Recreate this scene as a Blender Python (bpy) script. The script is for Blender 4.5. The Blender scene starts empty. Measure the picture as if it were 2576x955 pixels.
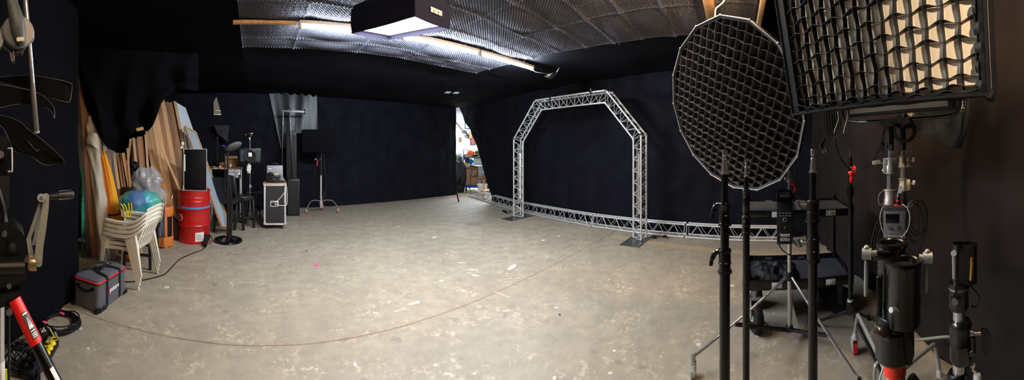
import bpy, bmesh, math, random
from mathutils import Vector, Matrix, noise
V = Vector
PI = math.pi
scene = bpy.context.scene
C = scene.collection
# ---------------- camera: a phone panorama, so a cylindrical lens ----------------
IW, IH, F, XC, YH, HC = 2576, 955, 770.0, 640.0, 380.0, 1.55
cam = bpy.data.cameras.new('camera')
camo = bpy.data.objects.new('camera', cam)
C.objects.link(camo)
scene.camera = camo
cam.type = 'PANO'
cam.panorama_type = 'CENTRAL_CYLINDRICAL'
cam.central_cylindrical_range_u_min = -(IW/2)/F
cam.central_cylindrical_range_u_max = (IW/2)/F
cam.central_cylindrical_range_v_min = -(IH-YH)/F
cam.central_cylindrical_range_v_max = YH/F
cam.central_cylindrical_radius = 1.0
cam.clip_start = 0.01
camo.location = (0, 0, HC)
camo.rotation_euler = (PI/2, 0, -(IW/2-XC)/F)
# ---------------- world, exposure, lamp strengths ----------------
world = bpy.data.worlds.new('world')
scene.world = world
world.use_nodes = True
world.node_tree.nodes['Background'].inputs[0].default_value = (0.7, 0.8, 1, 1)
world.node_tree.nodes['Background'].inputs[1].default_value = 0.004
scene.view_settings.view_transform = 'Standard'
scene.view_settings.look = 'None'
scene.view_settings.exposure = 0.36
scene.view_settings.gamma = 1.0
scene.view_settings.use_curve_mapping = False
TUBE_L = 600.0
PANEL_L = 36.0
WARM_L = 180.0
STORE_W = 430.0     # ceiling light of the store room
BULB_L = 1150.0     # bare warm bulb by the pale roof beam
OCT_ROLL = -29.0   # how far the round softbox's grid is turned
SPOT_W = 62.0     # added work lamp, unseen behind the viewer
PSEED = (0.4, 2.2, 1.2)


def area_light(name, loc, sx, sy, watts, col, rot=(0, 0, 0)):
    l = bpy.data.lights.new(name, 'AREA')
    l.shape = 'RECTANGLE'
    l.size, l.size_y, l.energy, l.color = sx, sy, watts, col
    o = bpy.data.objects.new(name, l)
    o.location, o.rotation_euler = loc, rot
    C.objects.link(o)
    return o


area_light('store_room_light', (9.6, 9.6, 3.6), 2.4, 2.4, STORE_W, (0.86, 0.94, 1.0))

# ---------------- helpers ----------------
rnd = random.Random(7)


def T(x):
    return (x-XC)/F


def W(x, y, r):
    """the point seen at photo position (x, y) that lies r metres away over the ground"""
    t = T(x)
    return V((r*math.sin(t), r*math.cos(t), HC+r*(YH-y)/F))


def GR(x, r, z=0.0):
    t = T(x)
    return V((r*math.sin(t), r*math.cos(t), z))


def G(x, y):
    """floor point at photo position (x, y)"""
    return GR(x, F*HC/(y-YH))


def away(x):
    t = T(x)
    return V((math.sin(t), math.cos(t), 0))


def side(x):
    t = T(x)
    return V((math.cos(t), -math.sin(t), 0))


def lerp(a, b, t):
    return a+(b-a)*t


def cr(pts, n=6, closed=False):
    """smooth curve through points"""
    P = [V(p) for p in pts]
    if len(P) < 3:
        return P
    m = len(P)
    out = []
    rng = range(m) if closed else range(m-1)
    for i in rng:
        if closed:
            a, b, c, d = P[(i-1) % m], P[i], P[(i+1) % m], P[(i+2) % m]
        else:
            a, b, c, d = P[max(i-1, 0)], P[i], P[i+1], P[min(i+2, m-1)]
        for k in range(n):
            t = k/n
            out.append(0.5*((2*b)+(c-a)*t+(2*a-5*b+4*c-d)*t*t+(3*b-a-3*c+d)*t**3))
    if not closed:
        out.append(P[-1])
    return out


def pl(pts, x):
    """piecewise linear y(x)"""
    if x <= pts[0][0]:
        return pts[0][1]
    for (a, b), (c, d) in zip(pts, pts[1:]):
        if x <= c:
            return b+(d-b)*(x-a)/(c-a)
    return pts[-1][1]


class B:
    """collects shapes as ONE mesh; o = world origin of the thing"""
    def __init__(s, o=(0, 0, 0)):
        s.o = V(o)
        s.v = []
        s.f = []

    def add(s, vs, fs):
        n = len(s.v)
        s.v += [V(p)-s.o for p in vs]
        s.f += [tuple(i+n for i in f) for f in fs]
        return s

    def bm(s, b):
        b.verts.index_update()
        return s.add([v.co.copy() for v in b.verts], [[v.index for v in f.verts] for f in b.faces])

    def box(s, c, size, R=None, bev=0.0, seg=2):
        b = bmesh.new()
        bmesh.ops.create_cube(b, size=1)
        for v in b.verts:
            v.co = V((v.co.x*size[0], v.co.y*size[1], v.co.z*size[2]))
        if bev > 0:
            bmesh.ops.bevel(b, geom=b.edges[:], offset=min(bev, min(size)*0.45), segments=seg, profile=0.5, affect='EDGES')
        R = R or Matrix.Identity(3)
        for v in b.verts:
            v.co = R @ v.co + V(c)
        s.bm(b)
        b.free()
        return s

    def beam(s, p1, p2, w, h, up=(0, 0, 1), bev=0.0):
        """bar from p1 to p2, w wide across, h thick along up"""
        p1, p2, up = V(p1), V(p2), V(up)
        z = (p2-p1)
        L = z.length
        z.normalize()
        x = up.cross(z)
        if x.length < 1e-5:
            x = V((1, 0, 0)).cross(z)
        x.normalize()
        y = z.cross(x)
        return s.box((p1+p2)/2, (w, h, L), Matrix((x, y, z)).transposed(), bev)

    def tube(s, pts, r, n=8, closed=False):
        P = [V(p) for p in pts]
        m = len(P)
        rs = r if isinstance(r, (list, tuple)) else [r]*m
        vs, fs = [], []
        nrm = None
        for i in range(m):
            if closed:
                t = P[(i+1) % m]-P[i-1]
            else:
                t = P[min(i+1, m-1)]-P[max(i-1, 0)]
            if t.length < 1e-9:
                t = V((0, 0, 1))
            t.normalize()
            if nrm is None:
                nrm = t.orthogonal().normalized()
            else:
                nrm = nrm-t*nrm.dot(t)
                nrm = nrm.normalized() if nrm.length > 1e-6 else t.orthogonal().normalized()
            bn = t.cross(nrm)
            for k in range(n):
                a = 2*PI*k/n
                vs.append(P[i]+rs[i]*(math.cos(a)*nrm+math.sin(a)*bn))
        for i in range(m if closed else m-1):
            j = (i+1) % m
            for k in range(n):
                l = (k+1) % n
                fs.append((i*n+k, i*n+l, j*n+l, j*n+k))
        if not closed:
            fs.append(tuple(range(n-1, -1, -1)))
            fs.append(tuple((m-1)*n+k for k in range(n)))
        return s.add(vs, fs)

    def cyl(s, p1, p2, r, r2=None, n=16):
        return s.tube([p1, p2], [r, r if r2 is None else r2], n)

    def lathe(s, prof, c=(0, 0, 0), ax=(0, 0, 1), n=24, sc=(1, 1)):
        """profile of (radius, height) round axis ax through c"""
        z = V(ax).normalized()
        x = z.orthogonal().normalized() if abs(z.z) < 0.999 else V((1, 0, 0))
        y = z.cross(x)
        vs, fs = [], []
        for (r, h) in prof:
            for k in range(n):
                a = 2*PI*k/n
                vs.append(V(c)+z*h+x*(r*sc[0]*math.cos(a))+y*(r*sc[1]*math.sin(a)))
        for i in range(len(prof)-1):
            for k in range(n):
                l = (k+1) % n
                fs.append((i*n+k, i*n+l, (i+1)*n+l, (i+1)*n+k))
        if prof[0][0] > 1e-6:
            fs.append(tuple(range(n-1, -1, -1)))
        if prof[-1][0] > 1e-6:
            fs.append(tuple((len(prof)-1)*n+k for k in range(n)))
        return s.add(vs, fs)

    def ball(s, c, r, sc=(1, 1, 1), n=12, wob=0.0, seed=0.0):
        b = bmesh.new()
        bmesh.ops.create_icosphere(b, subdivisions=2 if n <= 12 else 4, radius=1)
        for v in b.verts:
            k = 1+wob*noise.noise(v.co*2.2+V((seed, seed*1.7, 0)))+wob*0.5*noise.noise(v.co*5+V((0, seed, 3)))
            v.co = V((v.co.x*sc[0], v.co.y*sc[1], v.co.z*sc[2]))*r*k+V(c)
        s.bm(b)
        b.free()
        return s

    def prism(s, pts, o, ex, ey, d):
        """polygon pts (2D) in the frame o, ex, ey, thickened by vector d"""
        o, ex, ey, d = V(o), V(ex), V(ey), V(d)
        n = len(pts)
        vs = [o+ex*a+ey*b for a, b in pts]
        vs += [p+d for p in vs]
        fs = [tuple(range(n)), tuple(range(2*n-1, n-1, -1))]
        fs += [((i+1) % n, i, i+n, (i+1) % n+n) for i in range(n)]
        return s.add(vs, fs)

    def poly(s, vs, d):
        """3D polygon thickened by vector d"""
        vs = [V(p) for p in vs]
        n = len(vs)
        return s.add(vs+[p+V(d) for p in vs], [tuple(range(n)), tuple(range(2*n-1, n-1, -1))] + [((i+1) % n, i, i+n, (i+1) % n+n) for i in range(n)])

    def sheet(s, fn, nu, nv, th=0.0, wrap=False):
        """grid surface fn(u, v), u and v in 0..1; th = cloth thickness"""
        g = [[V(fn(i/nu, j/nv)) for i in range(nu+1)] for j in range(nv+1)]
        vs = [p for row in g for p in row]
        m = nu+1
        fs = [(j*m+i, j*m+i+1, (j+1)*m+i+1, (j+1)*m+i) for j in range(nv) for i in range(nu)]
        if th > 0:
            N = len(vs)
            back = []
            for j in range(nv+1):
                for i in range(nu+1):
                    du = g[j][min(i+1, nu)]-g[j][max(i-1, 0)]
                    dv = g[min(j+1, nv)][i]-g[max(j-1, 0)][i]
                    nn = du.cross(dv)
                    nn = nn.normalized() if nn.length > 1e-9 else V((0, 0, 1))
                    back.append(g[j][i]-nn*th)
            vs += back
            fs += [tuple(N+q for q in reversed(f)) for f in fs[:]]
            for i in range(nu):
                fs.append((i+1, i, N+i, N+i+1))
                a = nv*m+i
                fs.append((a, a+1, N+a+1, N+a))
            for j in range(nv):
                a = j*m
                fs.append((a, a+m, N+a+m, N+a))
                a = j*m+nu
                fs.append((a+m, a, N+a, N+a+m))
        return s.add(vs, fs)

    def build(s, name, mat, parent=None, smooth=35, kind=None):
        me = bpy.data.meshes.new(name)
        me.from_pydata([tuple(p) for p in s.v], [], s.f)
        me.update()
        if smooth:
            me.shade_smooth()
            me.set_sharp_from_angle(angle=math.radians(smooth))
        me.materials.append(mat)
        ob = bpy.data.objects.new(name, me)
        C.objects.link(ob)
        if parent is not None:
            ob.parent = parent
        else:
            ob.location = s.o
        if kind:
            ob['kind'] = kind
        return ob


def tag(o, label, cat, group=None, kind=None):
    o['label'] = label
    o['category'] = cat
    if group:
        o['group'] = group
    if kind:
        o['kind'] = kind
    return o


def thing(name, label, cat, loc=(0, 0, 0), rz=0.0, group=None):
    o = bpy.data.objects.new(name, None)
    o.empty_display_size = 0.05
    C.objects.link(o)
    o.location = loc
    o.rotation_euler = (0, 0, rz)
    return tag(o, label, cat, group)


def copy_tree(o, loc, rz=None, label=None, parent=None):
    c = o.copy()
    C.objects.link(c)
    if parent is None:
        c.location = loc
        if rz is not None:
            c.rotation_euler = (0, 0, rz)
        if label:
            c['label'] = label
    else:
        c.parent = parent
    for ch in o.children:
        copy_tree(ch, None, parent=c)
    return c


def lab(o, label):
    o['label'] = label
    return o


def text(s, size, mat, name, parent, pos, right, up, o=(0, 0, 0), depth=0.0006, align='CENTER', sx=1.0, shear=0.0, bold=0.0):
    """real lettering: outlines turned into a thin mesh lying in the plane right/up at pos"""
    cu = bpy.data.curves.new(name, 'FONT')
    cu.body, cu.size, cu.extrude, cu.align_x, cu.align_y = s, size, depth, align, 'CENTER'
    cu.shear, cu.offset = shear, bold
    tmp = bpy.data.objects.new(name+'_c', cu)
    C.objects.link(tmp)
    bpy.context.view_layer.update()
    me = bpy.data.meshes.new_from_object(tmp.evaluated_get(bpy.context.evaluated_depsgraph_get()))
    bpy.data.objects.remove(tmp)
    bpy.data.curves.remove(cu)
    x, y = V(right).normalized(), V(up).normalized()
    z = x.cross(y)
    base = V(pos)-V(o)
    for v in me.vertices:
        v.co = base+x*v.co.x*sx+y*v.co.y+z*v.co.z
    me.name = name
    me.materials.clear()
    me.materials.append(mat)
    ob = bpy.data.objects.new(name, me)
    C.objects.link(ob)
    ob.parent = parent
    return ob


# ---------------- materials ----------------
def srgb(r, g, b):
    def f(c):
        c /= 255.0
        return c/12.92 if c <= 0.04045 else ((c+0.055)/1.055)**2.4
    return (f(r), f(g), f(b), 1)


class NT:
    def __init__(s, m):
        m.use_nodes = True
        s.t = m.node_tree
        s.b = s.t.nodes['Principled BSDF']

    def n(s, typ, **kw):
        nd = s.t.nodes.new(typ)
        for k, v in kw.items():
            if k.startswith('i_'):
                nd.inputs[k[2:].replace('_', ' ')].default_value = v
            else:
                setattr(nd, k, v)
        return nd

    def l(s, a, b):
        s.t.links.new(a, b)

    def math(s, op, a, b=None, c=None):
        nd = s.t.nodes.new('ShaderNodeMath')
        nd.operation = op
        for i, q in enumerate((a, b, c)):
            if q is None:
                continue
            if isinstance(q, (int, float)):
                nd.inputs[i].default_value = q
            else:
                s.l(q, nd.inputs[i])
        return nd.outputs[0]

    def mix(s, fac, a, b, mode='MIX'):
        nd = s.t.nodes.new('ShaderNodeMix')
        nd.data_type = 'RGBA'
        nd.blend_type = mode
        for i, q in ((0, fac), (6, a), (7, b)):
            if isinstance(q, (int, float, tuple)):
                nd.inputs[i].default_value = q
            else:
                s.l(q, nd.inputs[i])
        return nd.outputs[2]

    def noise(s, vec, scale, detail=4, rough=0.55):
        nd = s.n('ShaderNodeTexNoise')
        nd.inputs['Scale'].default_value = scale
        nd.inputs['Detail'].default_value = detail
        nd.inputs['Roughness'].default_value = rough
        if vec is not None:
            s.l(vec, nd.inputs['Vector'])
        return nd.outputs['Fac']

    def ramp(s, fac, stops):
        nd = s.n('ShaderNodeValToRGB')
        e = nd.color_ramp.elements
        while len(e) < len(stops):
            e.new(0.5)
        for q, (p, c) in zip(e, stops):
            q.position = p
            q.color = c if isinstance(c, tuple) else (c, c, c, 1)
        s.l(fac, nd.inputs[0])
        return nd.outputs[0]


_M = {}


def M(name, col=None, rough=0.5, metal=0.0, var=0.0, vs=8.0, bump=0.0, bs=40.0, trans=0.0, emit=None, es=1.0, alpha=1.0, sheen=0.0, spec=0.5, coat=0.0, trl=0.0):
    if name in _M:
        return _M[name]
    m = bpy.data.materials.new(name)
    q = NT(m)
    c = srgb(*col)
    b = q.b
    b.inputs['Base Color'].default_value = c
    b.inputs['Roughness'].default_value = rough
    b.inputs['Metallic'].default_value = metal
    b.inputs['Specular IOR Level'].default_value = spec
    b.inputs['Transmission Weight'].default_value = trans
    b.inputs['Alpha'].default_value = alpha
    b.inputs['Coat Weight'].default_value = coat
    if sheen:
        b.inputs['Sheen Weight'].default_value = sheen
        b.inputs['Sheen Roughness'].default_value = 0.5
    if emit:
        b.inputs['Emission Color'].default_value = srgb(*emit)
        b.inputs['Emission Strength'].default_value = es
    co = q.n('ShaderNodeTexCoord').outputs['Object']
    if var:
        f = q.noise(co, vs, 5)
        d = tuple(x*(1-var) for x in c[:3])+(1,)
        u = tuple(min(1, x*(1+var)) for x in c[:3])+(1,)
        q.l(q.ramp(f, [(0.3, d), (0.7, u)]), b.inputs['Base Color'])
        q.l(q.ramp(f, [(0.3, min(1, rough*1.15)), (0.7, rough*0.85)]), b.inputs['Roughness'])
    if bump:
        bn = q.n('ShaderNodeBump')
        bn.inputs['Strength'].default_value = bump
        bn.inputs['Distance'].default_value = 0.01
        q.l(q.noise(co, bs, 4), bn.inputs['Height'])
        q.l(bn.outputs[0], b.inputs['Normal'])
    if trl:
        tr = q.n('ShaderNodeBsdfTranslucent')
        tr.inputs['Color'].default_value = c
        mx = q.n('ShaderNodeMixShader')
        mx.inputs[0].default_value = trl
        q.l(b.outputs[0], mx.inputs[1])
        q.l(tr.outputs[0], mx.inputs[2])
        q.l(mx.outputs[0], q.t.nodes['Material Output'].inputs[0])
    _M[name] = m
    return m


def wood(name, c1, c2, rough=0.6, ring=14.0):
    """wood with its grain along the local long axis; a little different on every board"""
    if name in _M:
        return _M[name]
    m = bpy.data.materials.new(name)
    q = NT(m)
    co = q.n('ShaderNodeTexCoord').outputs['Object']
    oi = q.n('ShaderNodeObjectInfo')
    mp = q.n('ShaderNodeMapping')
    mp.inputs['Scale'].default_value = (ring, ring, 0.9)
    q.l(co, mp.inputs['Vector'])
    ad = q.n('ShaderNodeVectorMath', operation='ADD')
    q.l(mp.outputs[0], ad.inputs[0])
    sc = q.n('ShaderNodeVectorMath', operation='SCALE')
    sc.inputs[0].default_value = (17, 31, 5)
    q.l(oi.outputs['Random'], sc.inputs['Scale'])
    q.l(sc.outputs[0], ad.inputs[1])
    f = q.noise(ad.outputs[0], 2.0, 6, 0.6)
    col = q.ramp(f, [(0.3, srgb(*c1)), (0.7, srgb(*c2))])
    k = q.ramp(oi.outputs['Random'], [(0.0, (0.62, 0.58, 0.55, 1)), (1.0, (1.12, 1.08, 1.05, 1))])
    q.l(q.mix(1.0, col, k, 'MULTIPLY'), q.b.inputs['Base Color'])
    q.b.inputs['Roughness'].default_value = rough
    bn = q.n('ShaderNodeBump')
    bn.inputs['Strength'].default_value = 0.2
    bn.inputs['Distance'].default_value = 0.004
    q.l(f, bn.inputs['Height'])
    q.l(bn.outputs[0], q.b.inputs['Normal'])
    _M[name] = m
    return m


mCurtain = M('black_stage_cloth', (15, 16, 24), 0.85, var=0.2, vs=3, bump=0.25, bs=260, spec=0.12)
mWarmCloth = M('warm_lit_black_cloth', (31, 26, 25), 0.88, var=0.15, vs=3, bump=0.25, bs=260, spec=0.12)  # stage cloth browned: warm lamp light put into the colour
mDarkCloth = M('shaded_black_cloth', (8, 9, 14), 0.9, bump=0.25, bs=260, spec=0.08)  # darker copy of the stage cloth, dimness put into the colour
mCloth = M('black_nylon_cloth', (20, 20, 22), 0.6, bump=0.3, bs=90, spec=0.35)
mBlack = M('black_satin_metal', (11, 11, 12), 0.26, 0.0, var=0.25, vs=14, spec=0.55)
mBlackM = M('black_matt_plastic', (13, 13, 14), 0.5, var=0.15, vs=20, spec=0.4)
mRubber = M('black_rubber', (17, 17, 17), 0.75, spec=0.3)
mCable = M('black_cable_rubber', (18, 18, 19), 0.45, spec=0.5)
mChrome = M('polished_chrome', (198, 196, 194), 0.14, 0.84, var=0.06, vs=6, spec=0.8)
mAlu = M('satin_aluminium', (205, 205, 203), 0.42, 0.35, var=0.06, vs=6)
mCast = M('cast_zinc', (190, 184, 172), 0.42, 0.4, var=0.12, vs=30)
mSteel = M('brushed_steel', (150, 150, 148), 0.35, 0.9, var=0.15, vs=25)
mRed = M('red_paint', (196, 22, 16), 0.4)
mWhite = M('white_plastic', (226, 222, 208), 0.4, var=0.04, vs=5)
mWhiteT = M('white_print', (235, 235, 235), 0.6)
mPine = wood('pine_timber', (204, 158, 110), (236, 198, 150))
mBrownW = wood('brown_timber', (140, 98, 66), (184, 138, 98))
mPly = wood('plywood_edge', (188, 142, 98), (214, 172, 128), ring=30)
mCard = M('brown_cardboard', (168, 124, 84), 0.85, var=0.08, vs=6)
M('black_glass', (14, 15, 17), 0.22, spec=0.5)

# =====================================================================
# THE ROOM
# =====================================================================
STAINS = [(500, 889, 0.07), (540, 885, 0.055), (458, 935, 0.07), (395, 940, 0.06), (620, 907, 0.04), (470, 950, 0.05), (1424, 781, 0.03), (777, 752, 0.03), (890, 757, 0.03), (1155, 905, 0.07), (838, 716, 0.04), (1190, 562, 0.22), (1075, 835, 0.06)]


def concrete():
    m = bpy.data.materials.new('painted_concrete')
    q = NT(m)
    co = q.n('ShaderNodeTexCoord').outputs['Object']
    big = q.noise(co, 0.9, 5, 0.6)
    mid = q.noise(co, 5.5, 8, 0.65)
    fine = q.noise(co, 60, 4, 0.6)
    col = q.ramp(big, [(0.3, srgb(146, 136, 120)), (0.7, srgb(168, 156, 137))])
    col = q.mix(q.ramp(mid, [(0.36, 0.55), (0.62, 0.0)]), col, srgb(132, 121, 106))
    # worn pale scuffs
    sc = q.noise(co, 2.6, 9, 0.75)
    sc2 = q.noise(co, 17, 7, 0.72)
    wear = q.math('MULTIPLY', q.ramp(sc, [(0.49, 0.0), (0.62, 1.0)]), q.ramp(sc2, [(0.51, 0.0), (0.57, 0.95)]))
    col = q.mix(q.math('MULTIPLY', wear, 0.75), col, srgb(204, 190, 160))
    spk = q.noise(co, 120, 2, 0.5)
    col = q.mix(q.ramp(spk, [(0.30, 0.35), (0.42, 0.0)]), col, srgb(104, 96, 84))
    col = q.mix(q.ramp(q.noise(co, 42, 3, 0.6), [(0.64, 0.0), (0.72, 0.45)]), col, srgb(208, 198, 176))
    # small white drops and dark specks
    vo = q.n('ShaderNodeTexVoronoi')
    vo.inputs['Scale'].default_value = 9.0
    q.l(co, vo.inputs['Vector'])
    hit = q.math('LESS_THAN', vo.outputs['Distance'], 0.055)
    q.l(vo.outputs['Color'], q.n('ShaderNodeSeparateColor').inputs[0])
    sep = q.t.nodes[-1]
    pick = q.math('GREATER_THAN', sep.outputs[0], 0.62)
    col = q.mix(q.math('MULTIPLY', q.math('MULTIPLY', hit, pick), 0.75), col, srgb(222, 214, 196))
    vo2 = q.n('ShaderNodeTexVoronoi')
    vo2.inputs['Scale'].default_value = 5.0
    wc = q.n('ShaderNodeVectorMath', operation='ADD')
    q.l(co, wc.inputs[0])
    nz = q.n('ShaderNodeTexNoise')
    nz.inputs['Scale'].default_value = 9.0
    q.l(co, nz.inputs['Vector'])
    s2 = q.n('ShaderNodeVectorMath', operation='SCALE')
    s2.inputs['Scale'].default_value = 0.13
    q.l(nz.outputs['Color'], s2.inputs[0])
    q.l(s2.outputs[0], wc.inputs[1])
    q.l(wc.outputs[0], vo2.inputs['Vector'])
    sp2 = q.n('ShaderNodeSeparateColor')
    q.l(vo2.outputs['Color'], sp2.inputs[0])
    dark = q.math('MULTIPLY', q.ramp(vo2.outputs['Distance'], [(0.12, 1.0), (0.24, 0.0)]), q.math('GREATER_THAN', sp2.outputs[0], 0.8))
    col = q.mix(q.math('MULTIPLY', dark, 0.38), col, srgb(92, 84, 76))
    # bigger old oily stains
    st = q.ramp(q.noise(co, 1.3, 3, 0.5), [(0.62, 0.0), (0.72, 1.0)])
    st = q.math('MULTIPLY', st, q.ramp(q.noise(co, 11, 4), [(0.4, 0.2), (0.6, 1.0)]))
    col = q.mix(q.math('MULTIPLY', st, 0.35), col, srgb(104, 95, 85))
    # old oil spots
    for (px_, py_, rd) in STAINS:
        c_ = G(px_, py_)
        vm = q.n('ShaderNodeVectorMath', operation='DISTANCE')
        q.l(co, vm.inputs[0])
        vm.inputs[1].default_value = (c_.x, c_.y, 0.06)
        dd = q.math('ADD', q.math('DIVIDE', vm.outputs['Value'], rd), q.math('MULTIPLY', q.math('SUBTRACT', q.noise(co, 16, 4), 0.5), 1.3))
        col = q.mix(q.ramp(dd, [(0.55, 0.5), (1.0, 0.0)]), col, srgb(98, 88, 78))
    # the filled joint that crosses the slab: y = 2.44 - 0.03 x, with a rough edge
    sx = q.n('ShaderNodeSeparateXYZ')
    q.l(co, sx.inputs[0])
    yy = q.math('ADD', sx.outputs[1], q.math('MULTIPLY', sx.outputs[0], 0.03))
    wob = q.math('ADD', q.math('MULTIPLY', q.math('SUBTRACT', q.noise(co, 5, 3), 0.5), 0.022), q.math('MULTIPLY', q.math('SUBTRACT', q.noise(co, 55, 3), 0.5), 0.010))
    dist = q.math('ABSOLUTE', q.math('SUBTRACT', q.math('ADD', yy, wob), 2.44))
    wid = q.math('MULTIPLY', q.noise(co, 9, 6, 0.7), 0.0095)
    j = q.math('LESS_THAN', dist, wid)
    jc = q.ramp(q.noise(co, 14, 4), [(0.35, srgb(52, 42, 34)), (0.65, srgb(106, 76, 52))])
    col = q.mix(q.math('MULTIPLY', j, 0.85), col, jc)
    halo = q.ramp(dist, [(0.0, 0.35), (0.022, 0.0)])
    col = q.mix(halo, col, srgb(140, 108, 78))
    # a pale repair strip near the right wall
    d2 = q.math('ABSOLUTE', q.math('SUBTRACT', q.math('ADD', sx.outputs[0], q.math('MULTIPLY', sx.outputs[1], -0.2)), 4.72))
    s2r = q.math('MULTIPLY', q.ramp(q.math('ADD', d2, q.math('MULTIPLY', mid, 0.08)), [(0.10, 1.0), (0.16, 0.0)]), q.math('LESS_THAN', sx.outputs[1], 2.2))
    col = q.mix(q.math('MULTIPLY', s2r, 0.5), col, srgb(196, 168, 124))
    q.l(col, q.b.inputs['Base Color'])
    q.l(q.ramp(mid, [(0.3, 0.62), (0.7, 0.42)]), q.b.inputs['Roughness'])
    bn = q.n('ShaderNodeBump')
    bn.inputs['Strength'].default_value = 0.35
    bn.inputs['Distance'].default_value = 0.004
    q.l(q.math('SUBTRACT', q.math('ADD', fine, mid), q.math('MULTIPLY', j, 1.5)), bn.inputs['Height'])
    q.l(bn.outputs[0], q.b.inputs['Normal'])
    return m


mFloor = concrete()
mWallD = M('dark_wall_paint', (26, 25, 26), 0.9, var=0.2, vs=2)
mWallW = M('white_wall_paint', (232, 236, 240), 0.8, var=0.03, vs=2)


def struct(b, name, mat, smooth=None):
    o = b.build(name, mat, None, smooth)
    o['kind'] = 'structure'
    return o


floor = struct(B().box((4.5, 5.3, -0.06), (16, 14, 0.12)), 'floor', mFloor)
struct(B().box((4.5, 5.3, 4.06), (16, 14, 0.12)), 'ceiling', mWallD)
struct(B().box((-3.12, 3.6, 2.0), (0.12, 10.6, 4.0)), 'wall_left', mWallD)
struct(B().box((1.62, 8.86, 2.0), (9.6, 0.12, 4.0)), 'wall_back', mWallD)
struct(B().box((2.0, -1.72, 2.0), (10.4, 0.12, 4.0)), 'wall_front', mWallD)
# right wall: leaves the doorway to the store room open at its far end
struct(B().beam((5.62, -1.8, 2.0), (6.98, 6.55, 2.0), 4.0, 0.12, up=(0.987, -0.16, 0)), 'wall_right', mWallD)
struct(B().box((9.6, 12.3, 2.0), (7.2, 0.12, 4.0)), 'wall_far', mWallW)
struct(B().box((12.4, 8.0, 2.0), (0.12, 8.8, 4.0)), 'wall_far_right', mWallW)
struct(B().box((6.36, 10.6, 2.0), (0.12, 3.4, 4.0)), 'wall_far_left', mWallW)
struct(B().box((9.7, 5.4, 2.0), (5.4, 0.12, 4.0)), 'wall_near', mWallW)

# black cloth stretched flat under the roof, round the foam
zc = 3.10
for i, (x0, x1, y0, y1, lb) in enumerate([(-2.9, -0.17, -1.6, 8.7, 'black cloth stretched under the roof above the timber stack'),
                                          (-0.17, 6.6, 4.3, 8.7, 'black cloth stretched under the roof before the far curtain'),
                                          (3.85, 6.4, -1.6, 4.3, 'black cloth stretched under the roof above the long floor truss')]):
    def fn(u, v, x0=x0, x1=x1, y0=y0, y1=y1, i=i):
        x, y = lerp(x0, x1, u), lerp(y0, y1, v)
        return (x, y, zc-0.002*i+0.03*noise.noise(V((x*1.1, y*1.1, 3+i)))-0.03)
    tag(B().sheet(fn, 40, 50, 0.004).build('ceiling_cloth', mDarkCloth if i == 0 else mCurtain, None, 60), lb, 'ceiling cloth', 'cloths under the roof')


# ---------- curtains ----------
def curtain(name, label, path, z0, z1, amp=0.05, wl=0.32, seed=0, left=None, right=None, step=0.045, rows=26, amp2=0.015, group='black stage curtains', mat=None):
    """pleated cloth along a floor path; left/right: functions z -> how far the edge is pulled in (m)"""
    P = [V((a, b, 0)) for a, b in path]
    L = [0]
    for a, b in zip(P, P[1:]):
        L.append(L[-1]+(b-a).length)

    def at(s):
        s = max(0, min(L[-1], s))
        for k in range(len(P)-1):
            if s <= L[k+1]+1e-9:
                t = (s-L[k])/(L[k+1]-L[k])
                d = (P[k+1]-P[k]).normalized()
                return lerp(P[k], P[k+1], t), V((d.y, -d.x, 0))
        return P[-1], V((0, 0, 0))
    tot = L[-1]

    def fn(u, v):
        z = lerp(z0, z1, v)
        a = left(z) if left else 0
        b = tot-(right(z) if right else 0)
        s = lerp(a, b, u)
        p, n = at(s)
        ph = s/wl*2*PI+3*noise.noise(V((s*0.7, seed, 0)))+0.5*noise.noise(V((z*0.8, s*0.4, seed)))
        low = 1.0-0.45*v
        d = amp*low*math.sin(ph)*(0.45+0.8*abs(noise.noise(V((s*0.5, seed+4, z*0.2)))))+amp2*noise.noise(V((s*2.5, z*2.0, seed+9)))*3
        if z < 0.12:
            d += 0.03*(1-z/0.12)*noise.noise(V((s*6, seed, 1)))
        return p+n*d+V((0, 0, z))
    nu = int(tot/step)
    o = B().sheet(fn, nu, rows, 0.003).build(name, mat or mCurtain, None, 60)
    return tag(o, label, 'curtain', group)


curtain('curtain', 'wide black curtain across the far end behind the screen stand', [(-2.95, 7.75), (-0.6, 8.0), (0.4, 8.05), (1.3, 8.28), (3.08, 8.42), (4.3, 8.5), (6.62, 8.55)], 0.012, 3.4, 0.018, 0.42, 1)
# right curtain: its far edge is drawn aside and leaves the tapering gap to the store room
edge_px = [(490, 1243), (460, 1232), (420, 1217), (400, 1213), (380, 1207), (350, 1195), (330, 1186), (300, 1168), (262, 1153), (230, 1150)]
RW0, RW1 = V((7.04, 9.02, 0)), V((5.42, -0.9, 0))
rdir = (RW1-RW0).normalized()


def right_edge(z):
    # gap edge at height z, found on the wall line from the slant of the drawn cloth
    s = 0.0
    for _ in range(30):
        p = RW0+rdir*s
        r = math.hypot(p.x, p.y)
        y = YH-F*(z-HC)/r
        px = pl([(a, b) for a, b in reversed(edge_px)], y)
        t = T(px)
        # intersect the ray with the wall line
        d = V((math.sin(t), math.cos(t), 0))
        den = rdir.x*d.y-rdir.y*d.x
        s2 = (RW0.y*d.x-RW0.x*d.y)/den
        s = 0.5*s+0.5*s2
    return max(s, 0.0)


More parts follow.
